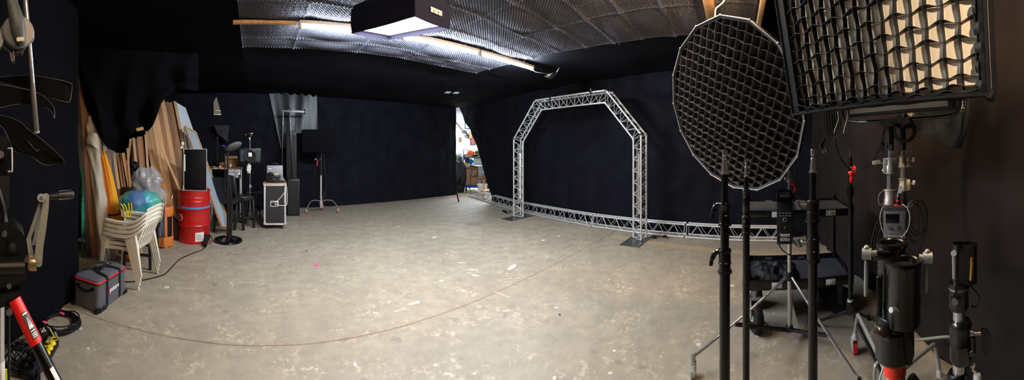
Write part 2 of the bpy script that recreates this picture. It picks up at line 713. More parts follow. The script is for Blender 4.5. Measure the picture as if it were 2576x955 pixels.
curtain('curtain', 'long black curtain behind the silver floor truss, drawn aside at the doorway', [tuple(RW0[:2]), (6.15, 4.6), (5.85, 2.6), (5.62, 1.0), (5.50, -0.2), (5.40, -1.5)], 0.012, 3.4, 0.014, 0.5, 2, left=right_edge, rows=40)
curtain('curtain', 'black curtain behind the two grid softboxes and the equipment cart', [(5.36, -1.38), (4.2, -1.46), (3.3, -1.47), (2.6, -1.45), (1.9, -1.44), (1.2, -1.36), (0.2, -1.34), (-1.7, -1.34)], 0.012, 3.06, 0.03, 0.42, 5, mat=mWarmCloth)
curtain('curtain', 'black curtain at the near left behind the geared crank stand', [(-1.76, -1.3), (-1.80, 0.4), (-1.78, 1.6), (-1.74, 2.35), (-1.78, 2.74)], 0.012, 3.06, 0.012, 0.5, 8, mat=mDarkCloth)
curtain('curtain', 'black curtain closing the dark recess behind the leaning timber', [(-2.98, 2.9), (-2.95, 5.0), (-2.9, 7.7)], 0.012, 3.06, 0.04, 0.4, 11)

# drape swagged over the timber
sw_px = [(196, 150), (203, 205), (215, 262), (232, 300), (250, 345), (272, 374), (296, 383), (312, 372), (322, 347), (338, 332), (352, 325), (372, 328), (386, 312), (396, 288), (405, 262), (420, 240), (450, 225), (500, 215)]


def swag(u, v):
    x = lerp(196, 500, u)
    r = 4.35+0.35*u+0.10*math.sin(u*26)*(1-v)+0.05*noise.noise(V((u*9, v*3, 2)))
    zb = HC+4.5*(YH-pl(sw_px, x))/F
    p = GR(x, r)
    # folds gather towards the low belly of the swag
    z = lerp(zb, 3.04, v)
    dep = 0.10*math.sin(v*9+u*14)*(1-v)
    p += away(x)*dep
    return (p.x, p.y, z)


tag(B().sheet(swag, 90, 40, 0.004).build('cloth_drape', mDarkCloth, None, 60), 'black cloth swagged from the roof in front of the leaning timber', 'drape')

# ---------- egg-crate foam under the roof ----------
mFoam = M('grey_black_foam', (82, 82, 90), 0.85, spec=0.15)
xs = [-0.17, 0.55, 1.5, 2.3, 3.05, 3.85]
ys = [-0.22, 0.2, 0.75, 1.2, 1.6, 2.02, 2.5, 2.98, 3.5, 3.98, 4.34]
ordx = ['first', 'second', 'third', 'fourth', 'fifth', 'sixth', 'seventh', 'eighth', 'ninth', 'tenth', 'eleventh']
rf = random.Random(3)
names_x = ['above the dark timber corner', 'beside the first tube lamp', 'above the hanging light', 'beside the second tube lamp', 'beside the last tube lamp']
for i in range(5):
    for j in range(len(ys)-1):
        x0, x1, y0, y1 = xs[i], xs[i+1], ys[j], ys[j+1]
        far = math.hypot((x0+x1)/2, (y0+y1)/2)
        if far < 2.4:
            continue
        dz, tx, ty = rf.uniform(-0.004, 0.004), rf.uniform(-0.01, 0.01), rf.uniform(-0.01, 0.01)
        sag = rf.uniform(0.008, 0.04)
        pitch = 0.040
        nu, nv = int((x1-x0)/0.0085), int((y1-y0)/0.0085)

        def fm(u, v, x0=x0, x1=x1, y0=y0, y1=y1):
            x, y = lerp(x0-0.001, x1+0.001, u), lerp(y0-0.001, y1+0.001, v)
            # each sheet is pinned at its corners, sags in the middle and its edges lip down
            e = min(u, 1-u)*(x1-x0)
            g = min(v, 1-v)*(y1-y0)
            lip = 0.015*math.exp(-e/0.025)+0.015*math.exp(-g/0.025)
            z = 3.045+dz+tx*(u-0.5)+ty*(v-0.5)-sag*math.sin(PI*u)*math.sin(PI*v)*1.0-lip+0.018*noise.noise(V((x*1.6, y*1.6, 5)))
            z += 0.0125*math.cos(2*PI*x/pitch)*math.cos(2*PI*y/pitch)
            return (x, y, z)
        o = B().sheet(fm, nu, nv).build('acoustic_foam_panel', mFoam, None, 80)
        tag(o, 'egg-crate foam panel %s, %s row from the far cloth' % (names_x[i], ordx[len(ys)-2-j]), 'acoustic foam panel', 'egg-crate foam panels')

# wooden battens
tag(B().box((0.12, 3.44, 3.0), (0.72, 0.04, 0.035)).build('roof_batten', mPine, None, 30), 'thin pine batten in line with the tube lamps', 'batten', 'pine battens under the roof')
tag(B().box((2.75, 0.255, 3.0), (1.5, 0.10, 0.09), bev=0.004).build('roof_batten', mPine, None, 30), 'thick pale wooden beam above the round grid softbox', 'batten', 'pine battens under the roof')
tag(B().box((2.9, -0.26, 3.0), (1.6, 0.05, 0.12), bev=0.004).build('roof_batten', mPine, None, 30), 'wooden beam beside the dark roof opening, right of the round softbox', 'batten', 'pine battens under the roof')

# ---------- floor marks ----------
mPaint = M('white_paint_fleck', (206, 200, 184), 0.75, var=0.2, vs=40)
mPink = M('pink_marker_tape', (240, 70, 120), 0.7)
mGreen = M('green_marker_paint', (70, 190, 90), 0.7)


def fleck(px, py, w, h, mat, name='paint_fleck', ang=0.0, seed=0):
    c = G(px, py)
    r = math.hypot(c.x, c.y)
    rr = random.Random(seed)
    ex, ey = side(px), away(px)*1.0
    k = (F*HC/(r*r))/(F/r)
    n = 11
    pts = []
    for i in range(n):
        a = 2*PI*i/n
        q = rr.uniform(0.65, 1.1)
        dx, dy = q*w/2*math.cos(a), q*h/2*math.sin(a)
        dx, dy = dx*math.cos(ang)-dy*math.sin(ang), dx*math.sin(ang)+dy*math.cos(ang)
        pts.append((dx*r/F, dy*r/F/k))
    b = B().prism(pts, c+V((0, 0, 0.0016)), ex, ey, V((0, 0, -0.0014)))
    o = b.build(name, mat, floor, None)
    return o


for i, a in enumerate([(1287, 672, 26, 11, 0.5), (1042, 762, 34, 8, 0.15), (1195, 692, 20, 5, -0.1), (945, 786, 20, 3, 0), (1010, 779, 44, 2, 0.2), (1190, 678, 30, 2, 0), (1262, 740, 44, 2, -0.4),
                      (1757, 866, 17, 11, 0.1), (1842, 718, 16, 5, 0), (1662, 896, 5, 8, 0.4), (1400, 774, 12, 4, 0), (1000, 570, 18, 2, 0.1), (1092, 596, 14, 4, 0), (1366, 604, 12, 4, 0.1),
                      (1405, 594, 10, 3, 0), (893, 915, 8, 14, 0.3), (203, 826, 10, 8, 0), (222, 876, 8, 8, 0), (420, 722, 14, 8, 0), (1545, 882, 10, 6, 0),
                      (1535, 938, 12, 8, 0), (1395, 950, 10, 12, 0), (1905, 845, 10, 5, 0), (1946, 788, 8, 4, 0), (1160, 660, 22, 2, 0), (1110, 706, 12, 5, 0)]):
    fleck(a[0], a[1], a[2], a[3], mPaint, 'paint_fleck', a[4], i)
fleck(795, 668, 16, 6, mPink, 'pink_mark', 0.3, 3)
fleck(570, 641, 4, 4, mPink, 'pink_mark', 0.0, 4)
fleck(682, 621, 4, 3, mPink, 'pink_mark', 0.0, 5)
fleck(1149, 496, 22, 3, mPink, 'pink_mark', 0.0, 6)
fleck(1047, 567, 8, 2, mGreen, 'green_mark', 0.0, 7)
fleck(771, 630, 8, 3, M('grey_scrap', (60, 60, 62), 0.7), 'grey_scrap', 0.1, 8)
fleck(1408, 791, 8, 6, M('grey_scrap', (60, 60, 62), 0.7), 'grey_scrap', -0.4, 9)

# =====================================================================
# LAMPS UNDER THE ROOF
# =====================================================================
mTube = M('lit_tube', (255, 255, 255), 0.4, emit=(226, 240, 255), es=TUBE_L)
mPanelLit = M('lit_diffuser', (255, 255, 255), 0.6, emit=(255, 246, 240), es=PANEL_L)
mWarmLit = M('warm_lit_tube', (255, 255, 255), 0.4, emit=(255, 224, 190), es=WARM_L)
mCream = M('cream_enamel', (214, 204, 184), 0.4)


def tube_lamp(x0, x1, y, z, label, lit, group, dz=0.0, yaw=0.0):
    L = x1-x0
    t = thing('tube_lamp', label, 'tube lamp', ((x0+x1)/2, y, z), yaw, group)
    h = L/2
    B().box((0, 0, 0.045), (L, 0.062, 0.042), bev=0.006).build('housing', mCream, t)
    hb_ = 3.04-z
    for s in (-1, 1):
        B().box((s*h*0.6, 0, (0.06+hb_)/2), (0.02, 0.02, hb_-0.06+0.02)).build('roof_bracket', mCream, t)
    for s in (-1, 1):
        B().box((s*(h-0.016), 0, 0.005), (0.03, 0.044, 0.05), bev=0.005).build('end_cap', mCream, t)
    B().cyl((-h+0.03, 0, 0), (h-0.03, 0, 0), 0.0135, n=14).build('tube', lit, t)
    return t


ty = lambda x: 3.395-0.05*(x-0.5)
a0 = -0.0499
tube_lamp(0.50, 1.71, ty(1.1), 2.945, 'white ceiling tube lamp beside the pine batten, farthest left of three', mTube, 'cool tube lamps in line', yaw=a0)
tube_lamp(1.735, 2.945, ty(2.34), 2.945, 'middle ceiling tube lamp, starting behind the hanging soft panel light', mTube, 'cool tube lamps in line', yaw=a0)
tube_lamp(2.97, 4.14, ty(3.56), 2.945, 'ceiling tube lamp at the end where the foam meets black cloth', mTube, 'cool tube lamps in line', yaw=a0)
# the same kind of lamp, with warm tubes, lights the equipment end (above the picture)
tube_lamp(1.40, 2.46, -0.02, 2.78, 'warm white tube lamp above the round grid softbox', mWarmLit, 'warm tube lamps')
tube_lamp(-0.35, 0.85, -0.62, 2.93, 'warm white tube lamp above the near end of the room', mWarmLit, 'warm tube lamps')
tube_lamp(1.50, 2.55, 0.95, 2.93, 'added warm white tube lamp right of the hanging panel light, out of view', mWarmLit, 'warm tube lamps')  # added fill lamp, unseen above the frame, brightens the right floor
bl_ = thing('bare_bulb', 'bare warm bulb hanging beside the pale roof beam', 'bulb', (2.32, 0.0, 2.81))
B().ball((0, 0, 0), 0.042, (1, 1, 1.15), 20).build('bulb_glass', M('lit_bulb', (255, 255, 255), 0.4, emit=(255, 208, 150), es=BULB_L), bl_)
B().cyl((0, 0, 0.045), (0, 0, 0.10), 0.018, n=14).build('socket', mBlackM, bl_)
B().cyl((0, 0, 0.10), (0, 0, 0.25), 0.003, n=6).build('flex', mCable, bl_)

# added work lamp on a stand, unseen behind the viewer, throws a warm patch on the square softbox
wl_ = thing('added_work_lamp', 'added warm work lamp on a black tripod, out of view behind the viewer', 'work lamp', (-0.30, -0.16, 0))
wp = V((0, 0, 2.02))
aim = V((math.cos(math.radians(-53.5)), math.sin(math.radians(-53.5)), 0.10)).normalized()
B().cyl((0, 0, 0.1), (0, 0, 1.93), 0.016, n=12).build('column', mBlack, wl_)
for a_ in (0.4, 2.5, 4.6):
    B().cyl((0, 0, 0.6), (0.42*math.cos(a_), 0.42*math.sin(a_), 0.015), 0.012, n=10).build('leg', mBlack, wl_)
B().lathe([(0.0, -0.16), (0.07, -0.16), (0.08, -0.02), (0.10, 0.05), (0.095, 0.05), (0.07, -0.03), (0.0, -0.04)], wp-aim*0.06, aim, n=28).build('housing', mBlackM, wl_)
sl = bpy.data.lights.new('added_work_lamp_light', 'SPOT')
sl.energy, sl.color, sl.spot_size, sl.spot_blend, sl.shadow_soft_size = SPOT_W, (1.0, 0.80, 0.58), math.radians(80), 0.06, 0.015
slo = bpy.data.objects.new('added_work_lamp_light', sl)
C.objects.link(slo)
slo.parent = wl_
slo.location = wp+aim*0.02
slo.rotation_euler = aim.to_track_quat('-Z', 'Y').to_euler()

# hanging soft panel light
N0, L0, R0 = V((1.051, 1.821, 2.47)), V((0.804, 2.409, 2.526)), V((1.459, 1.985, 2.532))
ea, eb = (L0-N0), (R0-N0)
la, lb = ea.length, eb.length
ea.normalize()
eb = (eb-ea*eb.dot(ea)).normalized()
eu = eb.cross(ea).normalized()
if eu.z < 0:
    eu = -eu
pc = N0+ea*la/2+eb*lb/2
pt = thing('panel_light', 'black boxed soft panel light, lit, hanging under the foam roof', 'panel light', pc+eu*0.25)
o = pc+eu*0.25


def PQ(a, b, h):
    return N0+ea*(a*la)+eb*(b*lb)+eu*h


mSkirt = M('navy_black_fabric', (27, 29, 48), 0.85, bump=0.15, bs=70, spec=0.2)
b = B(o)
for (p, q) in (((0, 0), (1, 0)), ((1, 0), (1, 1)), ((1, 1), (0, 1)), ((0, 1), (0, 0))):
    def fs(u, v, p=p, q=q):
        a, c = lerp(p[0], q[0], u), lerp(p[1], q[1], u)
        bul = 0.012*math.sin(PI*v)
        flare = 0.02*(1-v)
        cx, cy = a-0.5, c-0.5
        k = 1+flare*1.0
        w = 0.006*noise.noise(V((u*5, v*3, p[0]*3+p[1])))
        return PQ(0.5+cx*k, 0.5+cy*k, -0.0+v*0.19-0.010*math.sin(PI*u)+0.0)+ (ea*cx+eb*cy)*(bul+w)
    b.sheet(fs, 16, 6, 0.004)
b.build('fabric_skirt', mSkirt, pt)
B(o).poly([PQ(0.02, 0.02, 0.186), PQ(0.98, 0.02, 0.186), PQ(0.98, 0.98, 0.186), PQ(0.02, 0.98, 0.186)], eu*0.03).build('back_cover', mSkirt, pt)
B(o).poly([PQ(0.035, 0.035, 0.03), PQ(0.965, 0.035, 0.03), PQ(0.965, 0.965, 0.03), PQ(0.035, 0.965, 0.03)], eu*0.006).build('diffuser', mPanelLit, pt)
B(o).box(pc+eu*0.25, (0.2, 0.2, 0.08), bev=0.01).build('lamp_head', mBlackM, pt)
for (a, c) in ((0.25, 0.2), (0.25, 0.8), (0.75, 0.2), (0.75, 0.8)):
    p = PQ(a, c, 0.2)
    B(o).tube([p, V((p.x, p.y, 3.03))], 0.002, 5).build('hanging_wire', mSteel, pt)
b = B(o)
b.tube(cr([PQ(0.2, 0.1, 0.24), PQ(0.25, 0.0, 0.34), PQ(0.45, 0.02, 0.38), PQ(0.55, 0.1, 0.24)], 8), 0.004, 6)
b.build('slack_wire', mSteel, pt)
# lettering on the short side that faces the room
nrm = -ea
text('amaran', 0.072, mWhiteT, 'lettering', pt, PQ(0, 0.53, 0.088)-ea*0.026, eb, eu, o, 0.001, bold=0.0018, sx=0.72)


# torn foil by the last lamp
b = B(W(1390, 182, 4.75))
b.sheet(lambda u, v: W(lerp(1370, 1408, u), 188-18*u**2+lerp(0, 13*math.sin(PI*min(1, u*0.9+0.08)), v), 4.75+0.05*math.sin(u*9+v*4)), 10, 6, 0.002)
foil_ = thing('torn_foil', 'torn piece of silver foil hanging by a wire beside the last tube lamp', 'foil', W(1390, 182, 4.75))
b.build('foil', M('crumpled_foil', (96, 98, 98), 0.35, 0.6), foil_)
b = B(W(1390, 182, 4.75))
b.tube(cr([V((4.13, 3.21, 2.955)), W(1345, 180, 4.85), W(1365, 184, 4.72), W(1384, 186, 4.74)], 5), 0.003, 5)
b.build('wire', mSteel, foil_)
b = B(W(1553, 60, 3.6))
b.tube(cr([W(1553, 8, 3.1), W(1553, 40, 3.4), W(1552, 80, 3.7), W(1555, 104, 3.75), W(1559, 112, 3.75), W(1554, 115, 3.75)], 5), 0.003, 5)
tag(b.build('hanging_wire', mCable, None), 'thin wire with a hook hanging from the roof edge right of the arch', 'wire')
for i, (x, y) in enumerate([(1127, 232), (1148, 233)]):  # silver pieces stand in for small reflections at the curtain seam
    b = B(W(x, y, 7.75))
    b.prism([(-0.10, -0.02), (-0.02, 0.028), (0.09, 0.01), (0.03, -0.025)], W(x, y, 7.74+0.03*i), side(x), V((0, 0, 1)), away(x)*0.02)
    tag(b.build('foil_glint', M('crumpled_foil'), None), 'silver scrap standing in for a glint high on the curtain seam, %s' % ('left of the doorway gap' if i == 0 else 'directly above the doorway gap'), 'foil', 'silver scraps')

# =====================================================================
# SILVER TRUSS ARCH AND FLOOR TRUSS
# =====================================================================
PL, PR = V((5.49, 4.65, 0)), V((5.11, 1.67, 0))
ux = (PR-PL).normalized()
AW = (PR-PL).length
ud = V((ux.y, -ux.x, 0))
if ud.x < 0:
    ud = -ud                     # ud points away from the room, to the curtain
uz = V((0, 0, 1))
arch = thing('truss_arch', 'silver truss arch of five sections standing on two steel plates', 'truss arch', (PL+PR)/2)
ao = (PL+PR)/2
sg = [(0.0, 0.03), (0.0, 1.80), (AW*0.215, 2.555), (AW*0.785, 2.555), (AW, 1.80), (AW, 0.03)]


def offs(path, d):
    """mitred offset of a 2D path, positive = outward (left of travel)"""
    out = []
    n = len(path)
    for i in range(n):
        dirs = []
        if i > 0:
            a = V((path[i][0]-path[i-1][0], path[i][1]-path[i-1][1])).normalized()
            dirs.append(a)
        if i < n-1:
            a = V((path[i+1][0]-path[i][0], path[i+1][1]-path[i][1])).normalized()
            dirs.append(a)
        ns = [V((-q.y, q.x)) for q in dirs]
        m = ns[0] if len(ns) == 1 else (ns[0]+ns[1]).normalized()
        k = d/max(0.3, m.dot(ns[0]))
        out.append((path[i][0]+m.x*k, path[i][1]+m.y*k))
    return out


outer, inner = offs(sg, 0.10), offs(sg, -0.10)


def A3(p, d):
    return PL+ux*p[0]+uz*p[1]+ud*d


def lace(b, P0, P1, Q0, Q1, n, r=0.005):
    """zigzag rods between the bars P0-P1 and Q0-Q1"""
    pts = []
    for i in range(n+1):
        t = 0.03+0.94*i/n
        pts.append(lerp(P0, P1, t) if i % 2 == 0 else lerp(Q0, Q1, t))
    for a, c in zip(pts, pts[1:]):
        b.cyl(a, c, r, n=6)


hw = 0.11
for i in range(5):
    oa, ob_ = outer[i], outer[i+1]
    ia, ib = inner[i], inner[i+1]
    chords = [(A3(oa, -hw), A3(ob_, -hw)), (A3(oa, hw), A3(ob_, hw)), (A3(ia, 0), A3(ib, 0))]
    b = B(ao)
    for (p, q) in chords:
        b.cyl(p, q, 0.0165, n=12)
        for e, f_ in ((p, q), (q, p)):
            dd = (f_-e).normalized()
            b.cyl(e, e+dd*0.035, 0.021, n=12)
    sec = b.build('truss_section', mAlu, arch)
    L = (chords[0][0]-chords[0][1]).length
    n = max(5, int(round(L/0.115)))
    b = B(ao)
    for (p, q) in ((0, 2), (1, 2), (0, 1)):
        lace(b, chords[p][0], chords[p][1], chords[q][0], chords[q][1], n)
    b.build('lacing', mAlu, sec)
    for k in (0, 1):
        b = B(ao)
        c3 = [c[k] for c in chords]
        for (p, q) in ((0, 2), (1, 2), (0, 1)):
            b.cyl(c3[p], c3[q], 0.007, n=6)
        b.build('end_triangle', mAlu, sec)
for k, P in enumerate((PL, PR)):
    c = P+V((-0.02, 0, 0.006))
    xd = V((1, -0.05, 0)).normalized()
    b = B(ao)
    b.beam(c-xd*0.42, c+xd*0.42, 0.33, 0.008, bev=0.003)
    for s in (-1, 1):
        yy = V((-xd.y, xd.x, 0))*0.163*s
        b.beam(c-xd*0.42+yy, c+xd*0.42+yy, 0.01, 0.02)
    b.build('base_plate', mSteel, arch)
    xo = (0.0 if k == 0 else AW)
    s = 1 if k == 0 else -1
    # clear panel and white light tube inside each leg
    B(ao).box(PL+ux*xo+uz*1.03, (0.17, 0.006, 1.30), Matrix((ud, ux, uz)).transposed()).build('clear_panel', M('clear_acrylic', (200, 204, 204), 0.15, trans=0.6, alpha=0.55), arch)
    B(ao).cyl(PL+ux*(xo+0.012)+uz*0.45, PL+ux*(xo+0.012)+uz*1.5, 0.02, n=12).build('white_tube', mWhite, arch)
    B(ao).cyl(PL+ux*(xo+0.012)+uz*0.52, PL+ux*(xo+0.012)+uz*1.1, 0.024, n=12).build('tube_sleeve', mAlu, arch)
    B(ao).box(A3(outer[1 if k == 0 else 4], -hw), (0.05, 0.05, 0.035), bev=0.01).build('corner_cap', mBlackM, arch)
    B(ao).box(A3(outer[2 if k == 0 else 3], -hw), (0.05, 0.05, 0.035), bev=0.01).build('corner_cap', mBlackM, arch)
# two black clamps on the top beam
for k, f_ in enumerate((0.30, 0.62)):
    p = lerp(A3(outer[2], -hw), A3(outer[3], -hw), (f_-0.215+0.06)/(0.57))
    t = thing('pipe_clamp', 'black pipe clamp on the top beam of the arch, %s' % ('the one by its left bend' if k == 0 else 'the larger one near its middle'), 'clamp', p, 0, 'black clamps on the arch')
    B().tube([ux*-0.018, ux*0.018], 0.030, 14).build('clamp_body', mBlack, t)
    B().box((0, 0, 0.045), (0.03, 0.03, 0.06), bev=0.005).box(ux*0.0+V((-0.03, 0, -0.055)), (0.03, 0.025, 0.07), bev=0.005).build('clamp_jaw', mBlack, t)
    B().cyl(V((-0.03, 0, -0.08)), V((-0.09, 0.02, -0.11)), 0.006, n=8).ball((-0.09, 0.02, -0.11), 0.014).build('wing_handle', mBlack, t)


# floor truss, sections laid end to end along the curtain
def tri_truss(name, label, p0, p1, H=0.205, Wd=0.20, caps=False, mat=None, group='sections of the long floor truss', z0=0.018):
    p0, p1 = V((p0[0], p0[1], 0)), V((p1[0], p1[1], 0))
    d = (p1-p0).normalized()
    nn = V((d.y, -d.x, 0))
    if nn.x > 0:
        nn = -nn                 # towards the room
    c = (p0+p1)/2
    t = thing(name, label, 'truss', c, 0, group)
    ch = [(p0+nn*0.0+uz*z0, p1+uz*z0), (p0-nn*Wd+uz*z0, p1-nn*Wd+uz*z0), (p0-nn*Wd*0.35+uz*(z0+H), p1-nn*Wd*0.35+uz*(z0+H)), (p0-nn*Wd*1.0+uz*(z0+H), p1-nn*Wd*1.0+uz*(z0+H))]
    b = B(c)
    for p, q in ch:
        b.cyl(p, q, 0.016, n=12)
        b.cyl(p, p+d*0.04, 0.021, n=12)
        b.cyl(q, q-d*0.04, 0.021, n=12)
    b.build('chord', mAlu, t)
    L = (p1-p0).length
    n = int(round(L/0.155))
    b = B(c)
    for (i, j) in ((0, 2), (1, 3), (0, 1), (2, 3)):
        lace(b, ch[i][0], ch[i][1], ch[j][0], ch[j][1], n, 0.005)
    for k in (0, 1):
        for (i, j) in ((0, 2), (2, 3), (3, 1), (1, 0)):
            b.cyl(ch[i][k], ch[j][k], 0.007, n=6)
    b.build('lacing', mAlu, t)
    if caps:
        for (k, i) in ((0, 0), (0, 2)):
            B(c).ball(ch[i][k]-d*0.01, 0.042).build('yellow_end_cap', M('lime_cap', (214, 226, 60), 0.5), t)
    return t


tri_truss('floor_truss', 'far section of the floor truss, its end with lime caps lying in the doorway', (6.80, 8.10), (6.02, 5.40), caps=True)
tri_truss('floor_truss', 'section of the floor truss lying behind the left leg of the arch', (6.01, 5.36), (5.60, 2.86))
tri_truss('floor_truss', 'section of the floor truss lying behind the right leg of the arch', (5.595, 2.82), (5.40, 0.92))
tri_truss('floor_truss', 'section of the floor truss ending behind the black battery box', (5.395, 0.88), (5.16, -0.95))


def cable(label, pts, r=0.004, mat=None, n=6, name='cable', cat='cable', group=None, smooth=8):
    P = cr(pts, smooth)
    b = B(P[0])
    b.tube(P, r, n)
    return tag(b.build(name, mat or mCable, None), label, cat, group)


def plug(c, d, s=1.0, b=None):
    d = V(d).normalized()
    b.cyl(c, V(c)+d*0.05*s, 0.014*s, 0.019*s, n=10)
    b.cyl(V(c)+d*0.05*s, V(c)+d*0.075*s, 0.021*s, n=12)
    return b


def floor_cable(label, px, r=0.006, **k):
    return cable(label, [G(x, y)+V((0, 0, r)) for x, y in px], r, **k)


c = floor_cable('short black lead with a connector on the floor beside the left arch plate', [(1268, 534), (1276, 537), (1284, 535), (1279, 531), (1288, 532)], 0.008)
B(G(1268, 534)).cyl(G(1266, 533)+V((0, 0, .025)), G(1274, 536)+V((0, 0, .025)), 0.03, n=10).build('connector', mBlackM, c)
c = floor_cable('black lead on the floor right of the right arch plate', [(1640, 597), (1648, 600), (1656, 594), (1664, 596), (1674, 597), (1682, 601)], 0.008)
B(G(1640, 597)).cyl(G(1640, 598)+V((0, 0, .02)), G(1650, 599)+V((0, 0, .02)), 0.025, n=10).build('connector', mBlackM, c)
B(G(1640, 597)).cyl(G(1668, 598)+V((0, 0, .02)), G(1676, 597)+V((0, 0, .02)), 0.02, n=10).build('connector', mBlackM, c)

# =====================================================================
# STORE ROOM SEEN THROUGH THE GAP
# =====================================================================
mBlue = M('blue_powder_coat', (28, 74, 178), 0.4)
tr_c = GR(1198, 12.0)
tx = side(1196)
ty_ = away(1196)
RT = Matrix.Rotation(-0.25, 3, 'Z')
tx, ty_ = RT @ tx, RT @ ty_
tro = thing('cage_trolley', 'blue tubular cage trolley piled with props in the store room', 'trolley', tr_c)
w2, d2, hT = 0.42, 0.34, 1.62


def TP(a, b_, z):
    return tr_c+tx*a+ty_*b_+uz*z


B(tr_c).box(TP(0, 0, 0.20), (2*w2+0.05, 2*d2+0.05, 0.09), Matrix((tx, ty_, uz)).transposed(), bev=0.01).build('deck', mBlue, tro)
for sx_ in (-1, 1):
    b = B(tr_c)
    b.tube(cr([TP(sx_*w2, -d2, 0.2), TP(sx_*w2, -d2, hT-0.16), TP(sx_*w2, -d2+0.08, hT-0.02), TP(sx_*w2, 0, hT), TP(sx_*w2, d2-0.08, hT-0.02), TP(sx_*w2, d2, hT-0.16), TP(sx_*w2, d2, 0.2)], 5), 0.017, 8)
    for z in (0.62, 0.98):
        b.cyl(TP(sx_*w2, -d2, z), TP(sx_*w2, d2, z), 0.012, n=8)
    for q in (-0.33, 0.33):
        b.cyl(TP(sx_*w2, d2*q, 0.2), TP(sx_*w2, d2*q, 1.0), 0.009, n=8)
    b.build('side_frame', mBlue, tro)
B(tr_c).box(TP(0, 0, 1.03), (2*w2, 2*d2, 0.03), Matrix((tx, ty_, uz)).transposed()).build('shelf', mAlu, tro)
B(tr_c).cyl(TP(-w2, -d2, 1.42), TP(w2, -d2, 1.42), 0.012, n=8).build('red_rail', mRed, tro)
for a in (-1, 1):
    for q in (-1, 1):
        b = B(tr_c)
        c = TP(a*w2*0.8, q*d2*0.75, 0.075)
        b.cyl(c-tx*0.018, c+tx*0.018, 0.075, n=16)
        b.box(c+uz*0.06, (0.05, 0.05, 0.06))
        b.build('caster', mRubber, tro)


def carton(name, label, c, size, R, mat=mCard, flap=True, group=None, tape=None):
    t = thing(name, label, 'box' if 'box' in name or name == 'carton' else name, c, 0, group)
    B().box((0, 0, size[2]/2), size, R, bev=0.004).build('body', mat, t)
    if flap:
        for s in (-1, 1):
            b = B()
            h0 = R @ V((0, s*size[1]/2, 0))+V((0, 0, size[2]))
            h1 = h0+R @ V((0, s*size[1]*0.28, 0))+V((0, 0, -size[2]*0.05 if s < 0 else size[2]*0.25))
            b.poly([h0-R @ V((size[0]/2, 0, 0)), h0+R @ V((size[0]/2, 0, 0)), h1+R @ V((size[0]/2, 0, 0)), h1-R @ V((size[0]/2, 0, 0))], V((0, 0, 0.004)))
            b.build('flap', mat, t)
    else:
        B().box((0, 0, size[2]+0.001), (size[0]*1.002, size[1]*0.14, 0.003), R).build('packing_tape', M('tan_tape', (150, 112, 74), 0.4), t)
    if tape:
        B().box(R @ V((0, -size[1]/2-0.001, 0))+V((0, 0, size[2]*0.55)), (size[0]*0.14, 0.004, size[2]*0.8), R).build('tape', tape, t)
    return t


RTm = Matrix((tx, ty_, uz)).transposed()
mBlueTape = M('blue_tape', (60, 90, 170), 0.5)
carton('carton', 'brown carton with blue tape, upper one on the lower trolley deck', TP(-0.12, -0.06, 0.64), (0.42, 0.4, 0.26), RTm @ Matrix.Rotation(0.15, 3, 'Y'), tape=mBlueTape, group='cartons on the trolley')
carton('carton', 'brown carton standing open on the lower trolley deck', TP(0.02, -0.10, 0.25), (0.34, 0.36, 0.34), RTm, group='cartons on the trolley')
carton('carton', 'plain tall carton at the left of the lower trolley deck', TP(-0.29, 0.02, 0.25), (0.20, 0.5, 0.66), RTm, flap=False, group='cartons on the trolley')
mGreyP = M('grey_crate_plastic', (168, 172, 178), 0.5)
for k in range(3):
    t = thing('plastic_crate', 'grey slotted plastic crate on the lower deck, %s' % ('bottom of the pile', 'middle of the pile', 'top of the pile')[k], 'crate', TP(0.275, 0, 0.25+k*0.25), 0, 'grey crates on the trolley')
    b = B()
    for s in (-1, 1):
        b.box(RTm @ V((s*0.125, 0, 0.11)), (0.008, 0.56, 0.05), RTm)
        for q in range(-3, 4):
            b.box(RTm @ V((s*0.125, q*0.085, 0.11)), (0.01, 0.022, 0.22), RTm)
        b.box(RTm @ V((s*0.125, 0, 0.215)), (0.012, 0.58, 0.03), RTm)
        b.box(RTm @ V((s*0.125, 0, 0.015)), (0.012, 0.58, 0.03), RTm)
        b.box(RTm @ V((0, s*0.28, 0.11)), (0.25, 0.01, 0.20), RTm)
    b.box(RTm @ V((0, 0, 0.01)), (0.25, 0.56, 0.01), RTm)
    b.build('body', mGreyP, t)
# clear tub on the shelf
t = thing('storage_tub', 'clear plastic tub with a yellow band on the trolley shelf', 'tub', TP(0.18, 0, 1.046))
b = B()
for s in (-1, 1):
    b.box(RTm @ V((s*0.22, 0, 0.14)), (0.006, 0.5, 0.28), RTm).box(RTm @ V((0, s*0.25, 0.14)), (0.44, 0.006, 0.28), RTm)
b.box((0, 0, 0.005), (0.44, 0.5, 0.01), RTm)
b.build('body', M('clear_tub', (190, 208, 222), 0.25, alpha=0.55), t)
B().box((0, 0, 0.287), (0.47, 0.53, 0.02), RTm, bev=0.005).build('lid', M('grey_lid', (150, 160, 170), 0.5), t)
B().box((0, 0, 0.16), (0.447, 0.507, 0.045), RTm).build('yellow_band', M('pale_yellow', (222, 208, 130), 0.6), t)


def lump(name, label, c, r, sc, mat, cat, wob=0.45, seed=0, group=None, n=20):
    b = B(c)
    b.ball(c, r, sc, n, wob, seed)
    return tag(b.build(name, mat, None, 60), label, cat, group)


